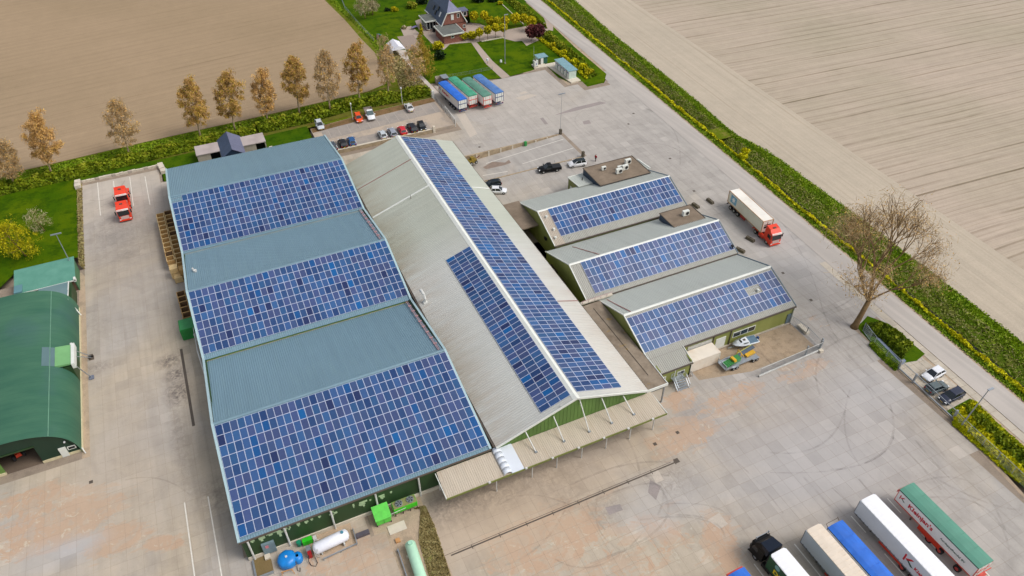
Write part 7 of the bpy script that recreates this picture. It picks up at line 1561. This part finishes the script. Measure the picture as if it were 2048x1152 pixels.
big_tree()
# generic bushes
def bush(label, x, y, rx, ry, h, mat, n=500, s=.35, name='bush', cat='bush', stem=False, z0=0.0, group=None, cone=False):
    t_ = thing(name, label, cat, (x, y, 0), 0, group)
    k = 1 if stem else 7; cs = []; rs = []
    if cone:
        for i in range(8): f_ = i/8; cs.append((rnd.uniform(-.05, .05), rnd.uniform(-.05, .05), .1+h*f_)); rs.append(rx*(1-f_)*.8+.1)
    else:
        for i in range(k): a_ = i*2.4; q = .55*math.sqrt(i/k); cs.append((math.cos(a_)*rx*q, math.sin(a_)*ry*q, z0+(h-z0)*(.5+rnd.uniform(-.12, .15)))); rs.append(min(rx, (h-z0)*.9)*(rnd.uniform(.42, .55) if k > 1 else .82))
    P, tn = clumps(n, np.array(cs), np.array(rs), .75); P[:, 2] = np.maximum(P[:, 2], .03)
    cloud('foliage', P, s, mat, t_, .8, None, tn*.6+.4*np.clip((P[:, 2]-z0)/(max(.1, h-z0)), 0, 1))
    b = MB(); b.cyl((0, 0, 0), (0, 0, max(z0+.25*(h-z0), h*.4)), .07 if stem else .05, n=6); b.build('stem', BARKB, t_)
    return t_
GQ = 'clipped yellow green ball trees along the drive'
balls = [((935, 235), 'far left yellow ball tree above the dark cone conifer', 1.6), ((1085, 250), 'yellow ball tree, second in the far row behind the drive', 1.5), ((1170, 300), 'yellow ball tree, third in the far row behind the drive', 1.5), ((1278, 310), 'small yellow ball tree, fourth in the far row behind the drive', 1.3), ((1395, 300), 'yellow ball tree, fifth in the far row behind the drive', 1.5), ((1540, 285), 'wide yellow ball tree, sixth in the far row behind the drive', 1.8), ((1668, 270), 'yellow ball tree, seventh in the far row behind the drive', 1.5), ((1775, 350), 'orange yellow ball tree just behind the purple trees', 1.9)]
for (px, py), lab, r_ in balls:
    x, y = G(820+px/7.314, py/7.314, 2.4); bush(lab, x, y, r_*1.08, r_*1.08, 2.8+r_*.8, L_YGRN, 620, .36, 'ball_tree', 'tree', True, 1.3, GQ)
for (px, py), lab in (((1015, 465), 'small ball tree on a stem at the left end of the near drive row'), ((1135, 450), 'small ball tree on a stem, second in the near drive row'), ((1250, 418), 'small ball tree on a stem, third in the near drive row'), ((1370, 408), 'small ball tree on a stem at the right end of the near drive row')):
    x, y = G(820+px/7.314, py/7.314, 3.0); bush(lab, x, y, 1.5, 1.5, 4.0, L_YGRN, 560, .30, 'ball_tree', 'tree', True, 2.2, GQ)
for (px, py), lab in (((785, 530), 'yellow green bush against the brick wing, left of two'), ((915, 515), 'yellow green bush against the brick wing, right of two')):
    x, y = G(820+px/7.314, py/7.314, 1.2); bush(lab, x, y, 1.9, 1.7, 2.6, L_YGRN, 760, .34)
for (px, py), lab in (((1758, 470), 'purple leaved tree, left one of the pair on the pale corner'), ((1925, 465), 'purple leaved tree, right one of the pair on the pale corner')):
    x, y = G(820+(1760 if px < 1800 else 1862)/7.314, 610/7.314); bush(lab, x+.3, y, 2.4, 2.4, 5.2, L_RED, 760, .40, 'purple_tree', 'tree', True, 1.9)
x, y = G(936, 45); bush('dark slender cone conifer beside the farmhouse gable', x, y, .9, .9, 4.4, L_DARK, 700, .3, 'conifer', 'tree', False, 0, None, True)
x, y = G(843, 69); bush('yellow green cone conifer beside the conservatory', x, y, .9, .9, 3.6, L_YGRN, 420, .3, 'conifer', 'tree', False, 0, None, True)
for (px, py), r_, h, mat, lab in (((790, 22), 1.6, 1.3, L_YGRN, 'low orange yellow bush on the far lawn'), ((775, 22), 1.4, .8, L_DARK, 'low dark bush left of the orange yellow one'), ((824, 16), 2.6, 1.8, L_HEDGE, 'rounded dark green bush on the far lawn left of the house'), ((843, 8), 2.3, 2.2, L_DARK, 'very dark bush behind the rounded one beside the house roof'), ((880, 118), 2.0, 2.4, L_DARK, 'dark evergreen bush beside the willow on the lower lawn'), ((876, 100), 2.1, 2.6, L_YGRN, 'yellow green bush above the dark evergreen by the willow'),
                         ((955, 4), 3.0, 1.8, L_DARK, 'dark shrub at the top edge right of the farmhouse'), ((985, 3), 2.6, 1.6, L_DARK, 'second dark shrub at the top edge right of the farmhouse'), ((1000, 9), 1.1, 1.0, L_YGRN, 'small yellow green shrub at the far end of the white kerb'), ((808, 58), 1.0, .9, L_BLOS, 'pale flowering shrub at the patio corner')):
    x, y = G(px, py); bush(lab, x, y, r_, r_, h, mat, int(260*r_), .36)
# blossom trees
for (bp, tp, lab) in (((731, 38), (722, -6), 'pale blossoming tree in the far lawn, left one'), ((745, 30), (745, 2), 'smaller pale blossoming tree right of the other')):
    b_ = G(*bp); X_, Z_ = on_plane_y(tp[0], tp[1], b_[1]); tree('blossom_tree', lab, b_, (X_, b_[1], Z_), 3.4 if bp[0] < 740 else 2.4, .3, L_BLOS, 1800, .4, BARKB, leaf2=L_BLOS, trunk_r=.15)
# olive willow over the track, and thin upright shrubs
b_ = G(862, 158); tree('willow', 'olive brown willow leaning over the pale slab track', (b_[0]-1.0, b_[1]+2), (b_[0]-1.5, b_[1]+2, 9.0), 4.2, .12, L_WILL, 2300, .55, BARKB, leaf2=L_WILL, trunk_r=.2, limbs=12)
b_ = G(772, 128); tree('willow', 'grey brown thicket tree at the field corner left of the white tent', b_, (b_[0], b_[1], 8.2), 3.2, .12, L_TWIG2, 900, .5, BARKB, trunk_r=.14)
b_ = G(842, 110); tree('upright_shrub', 'thin golden upright shrub in front of the brick wing lawn', b_, (b_[0], b_[1], 6.0), 1.6, .1, L_WILL, 900, .5, BARKB, trunk_r=.1)
# left garden trees
b_ = G(52, 512); tree('garden_tree', 'yellow green young leafed tree on the left lawn', b_, (b_[0]-1.6, b_[1], 7.6), 4.8, .12, L_YGRN, 3200, .4, BARKB, leaf2=L_YGRN, trunk_r=.16)
b_ = G(90, 462); tree('garden_tree', 'small bare tree on the left lawn above the yellow green one', b_, (b_[0]-.8, b_[1], 5.2), 2.8, .15, L_BLOS, 900, .4, BARKB, trunk_r=.1)

def band(name, label, top, bot, h, n, mats_, s, cat='hedge', kind=None, hp=1.0, world=False, aspect=.8):
    """foliage filling the strip between two lines"""
    A = np.array([p if world else G(*p) for p in top]); B = np.array([p if world else G(*p) for p in bot])
    cA = np.concatenate([[0], np.cumsum(np.hypot(*np.diff(A, axis=0).T))]); cA /= cA[-1]; cB = np.concatenate([[0], np.cumsum(np.hypot(*np.diff(B, axis=0).T))]); cB /= cB[-1]
    u = nrs.rand(n); v = nrs.rand(n); PA = np.stack([np.interp(u, cA, A[:, i]) for i in (0, 1)], 1); PB = np.stack([np.interp(u, cB, B[:, i]) for i in (0, 1)], 1)
    XY = PA*(1-v)[:, None]+PB*v[:, None]
    lump = .62+.38*np.sin(XY[:, 0]*1.3+np.sin(XY[:, 1]*1.7)*2)*np.cos(XY[:, 1]*1.9+XY[:, 0]*.6)
    prof_ = np.clip(np.minimum(v, 1-v)*5, .25, 1); hh = h*lump*prof_
    Zz = hh*nrs.rand(n)**.45*hp+.04
    return XY, Zz, lump
def make_band(name, label, top, bot, h, n, mat, s, cat='hedge', kind=None, world=False, z0=0.0, tb=0.0):
    XY, Zz, lump = band(name, label, top, bot, h, n, mat, s, world=world)
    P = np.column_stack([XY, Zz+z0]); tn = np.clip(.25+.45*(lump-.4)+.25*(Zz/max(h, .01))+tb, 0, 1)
    o = cloud(name, P, s, mat, None, .8, None, tn)
    tag(o, label, cat, None, kind); return o
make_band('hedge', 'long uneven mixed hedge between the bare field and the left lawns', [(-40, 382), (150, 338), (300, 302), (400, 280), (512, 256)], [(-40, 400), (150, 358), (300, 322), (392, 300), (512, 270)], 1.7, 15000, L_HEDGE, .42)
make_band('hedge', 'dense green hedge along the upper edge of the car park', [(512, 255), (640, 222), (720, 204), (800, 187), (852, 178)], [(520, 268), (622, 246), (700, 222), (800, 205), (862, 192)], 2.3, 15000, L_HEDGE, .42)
make_band('field_edge_grass', 'grassy strip between hedge and bare field', [(-40, 364), (290, 286), (512, 237), (724, 188), (780, 178)], [(-40, 384), (290, 305), (512, 257), (724, 205), (780, 194)], .3, 13000, L_GRASS, .32, 'grass', 'stuff')
make_band('rough_grass', 'rough yellowish grass beside the slab track', [(752, 108), (790, 150), (800, 178), (850, 192)], [(790, 100), (815, 128), (850, 168), (868, 186)], .4, 4200, L_DRY, .36, 'grass', 'stuff', tb=.1)
make_band('verge_grass_tufts', 'rough grass along the garden fence', [(655, 0), (700, 40), (735, 75), (760, 110)], [(672, 0), (712, 40), (750, 75), (772, 108)], .4, 3000, L_GRASS, .32, 'grass', 'stuff')
make_band('hedge', 'dense dark hedge between the far lawn and the road', [G(1000, -8), G(1040, 28), G(1085, 50)], [S(6, -7.0), S(14, -7.2), G(1094, 58)], 1.2, 5200, L_HEDGE, .4, world=True)
make_band('flower_strip', 'yellow flowering strip behind the cabinets and green hedge', [G(1072, 75), G(1110, 105), G(1140, 128), G(1172, 160)], [G(1080, 74), G(1118, 104), G(1148, 128), G(1176, 157)], .9, 3400, L_YEL, .30, 'flowers', 'stuff', world=True)
make_band('hedge', 'thick green hedge on the island between the cabinets and the road', [G(1082, 72), G(1120, 102), G(1150, 130), G(1178, 158)], [G(1098, 68), G(1140, 100), G(1170, 125), G(1194, 152)], 1.7, 5200, L_HEDGE, .4, world=True)
for k, (px, py, r_) in enumerate(((1128, 112, 1.3), (1150, 130, 1.4), (1166, 140, 1.5), (1178, 150, 1.7), (1106, 96, 1.1))):
    x, y = G(px, py); bush('yellow flowering bush on the hedge island, %s one' % ['second', 'middle', 'fourth', 'nearest and largest', 'farthest'][k], x, y, r_, r_, 2.0, L_YEL if k < 3 else L_YGRN, 420, .34, group='yellow bushes on the hedge island')
# ditch plants
def strip_plants(name, label, o0, o1, a0, a1, h, n, mat, s, zf, cat='grass', tb=0.0, aspect=.8):
    a = nrs.uniform(a0, a1, n)**1.0; v = nrs.rand(n); lo = np.array([o0(x) if callable(o0) else o0 for x in a]); hi = np.array([o1(x) if callable(o1) else o1 for x in a]); off = lo+(hi-lo)*v
    XY = RA+np.outer(a, RT)+off[:, None]*RN; lump = .6+.4*np.sin(a*.9+np.sin(a*.31)*3)*np.cos(off*2.1+a*.2); Zg = np.array([zf(o_, x) for o_, x in zip(off, a)]); Zh = h*lump*nrs.rand(n)**.6
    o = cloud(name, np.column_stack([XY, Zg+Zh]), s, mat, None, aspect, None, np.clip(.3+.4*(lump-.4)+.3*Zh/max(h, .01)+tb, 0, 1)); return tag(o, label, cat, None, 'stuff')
def bz(o, a):
    bk_ = bank(a); return float(np.interp(o, [2.0, 2.2, 3.5, 4.3, 4.3+(bk_-4.3)*.55, bk_-.8, bk_], [-.02, -.1, -1.15, -1.2, -.25, .08, .05]))
strip_plants('flower_strip', 'long band of yellow flowering rape along the ditch', lambda a: 1.75+.25*math.sin(a*.13), lambda a: 2.75+.25*math.sin(a*.21), -120, 215, .8, 21000, L_YEL, .34, lambda o, a: bz(o, a) if o > 2 else 0, 'flowers', -.05)
strip_plants('verge_grass_tufts', 'green verge between road and flowers', .3, 2.0, -120, 215, .26, 26000, L_GRASS, .22, lambda o, a: 0)
strip_plants('ditch_growth', 'mixed green growth on the far bank of the ditch', 3.6, lambda a: bank(a)-2.0, -120, 215, .3, 30000, L_BANK, .22, bz, 'grass', .08)
strip_plants('bank_grass', 'fresh grass along the top of the far ditch bank', lambda a: bank(a)-4.2, lambda a: bank(a)+.25, -120, 215, .22, 34000, L_GRASS, .22, bz, 'grass', .02)
strip_plants('reed_tufts', 'pale dry reed tufts in the ditch bank', 4.2, lambda a: 4.2+(bank(a)-4.2)*.55, -20, 190, .7, 5200, L_DRY, .5, bz, 'grass', .3, .12)
for k, (px, py) in enumerate(((1490, 308), (1486, 318))):
    x, y = G(px, py); bush(['tall yellow flowering clump where the ditch narrows', 'second yellow clump where the ditch narrows'][k], x, y, 1.0, 1.5, 1.4, L_YEL, 420, .3, 'flower_clump', 'flowers')
make_band('hedge', 'dark hedge on the grass patch beside the leaning tree', [(1728, 652), (1760, 644), (1800, 668), (1826, 690)], [(1735, 668), (1762, 678), (1790, 708), (1802, 722)], 1.5, 5600, L_HEDGE, .32, tb=-.12)
make_band('long_grass', 'long grass at the foot of the wire fence', [(1745, 682), (1775, 705), (1800, 730)], [(1738, 692), (1765, 720), (1790, 742)], .6, 2200, L_GRASS, .26, 'grass', 'stuff')
make_band('flower_strip', 'yellow flowering bushes behind the lower roadside fence', [(1905, 822), (1945, 800), (2010, 862), (2060, 905)], [(1905, 850), (1950, 890), (2000, 935), (2060, 985)], 1.0, 9000, L_YEL, .30, 'flowers', 'stuff', tb=-.12)
make_band('hedge', 'dark green bushes among the yellow flowers behind the lower roadside fence', [(1925, 812), (1960, 832), (2010, 872), (2060, 912)], [(1930, 835), (1965, 868), (2010, 915), (2060, 958)], 1.3, 4600, L_HEDGE, .32, tb=-.1)
make_band('weed_bed', 'long bed of dry brown and green weeds beside the mint green tank', [(828, 1018), (842, 1016), (838, 1080), (862, 1165)], [(850, 1012), (868, 1050), (885, 1100), (905, 1165)], .22, 9000, L_DRY, .17, 'weeds', 'stuff')
make_band('weed_bed', 'dry weeds on the sandy margin left of the truck yard', [(154, 365), (155, 450), (158, 530)], [(164, 365), (166, 450), (170, 540)], .25, 2200, L_DRY, .24, 'weeds', 'stuff')
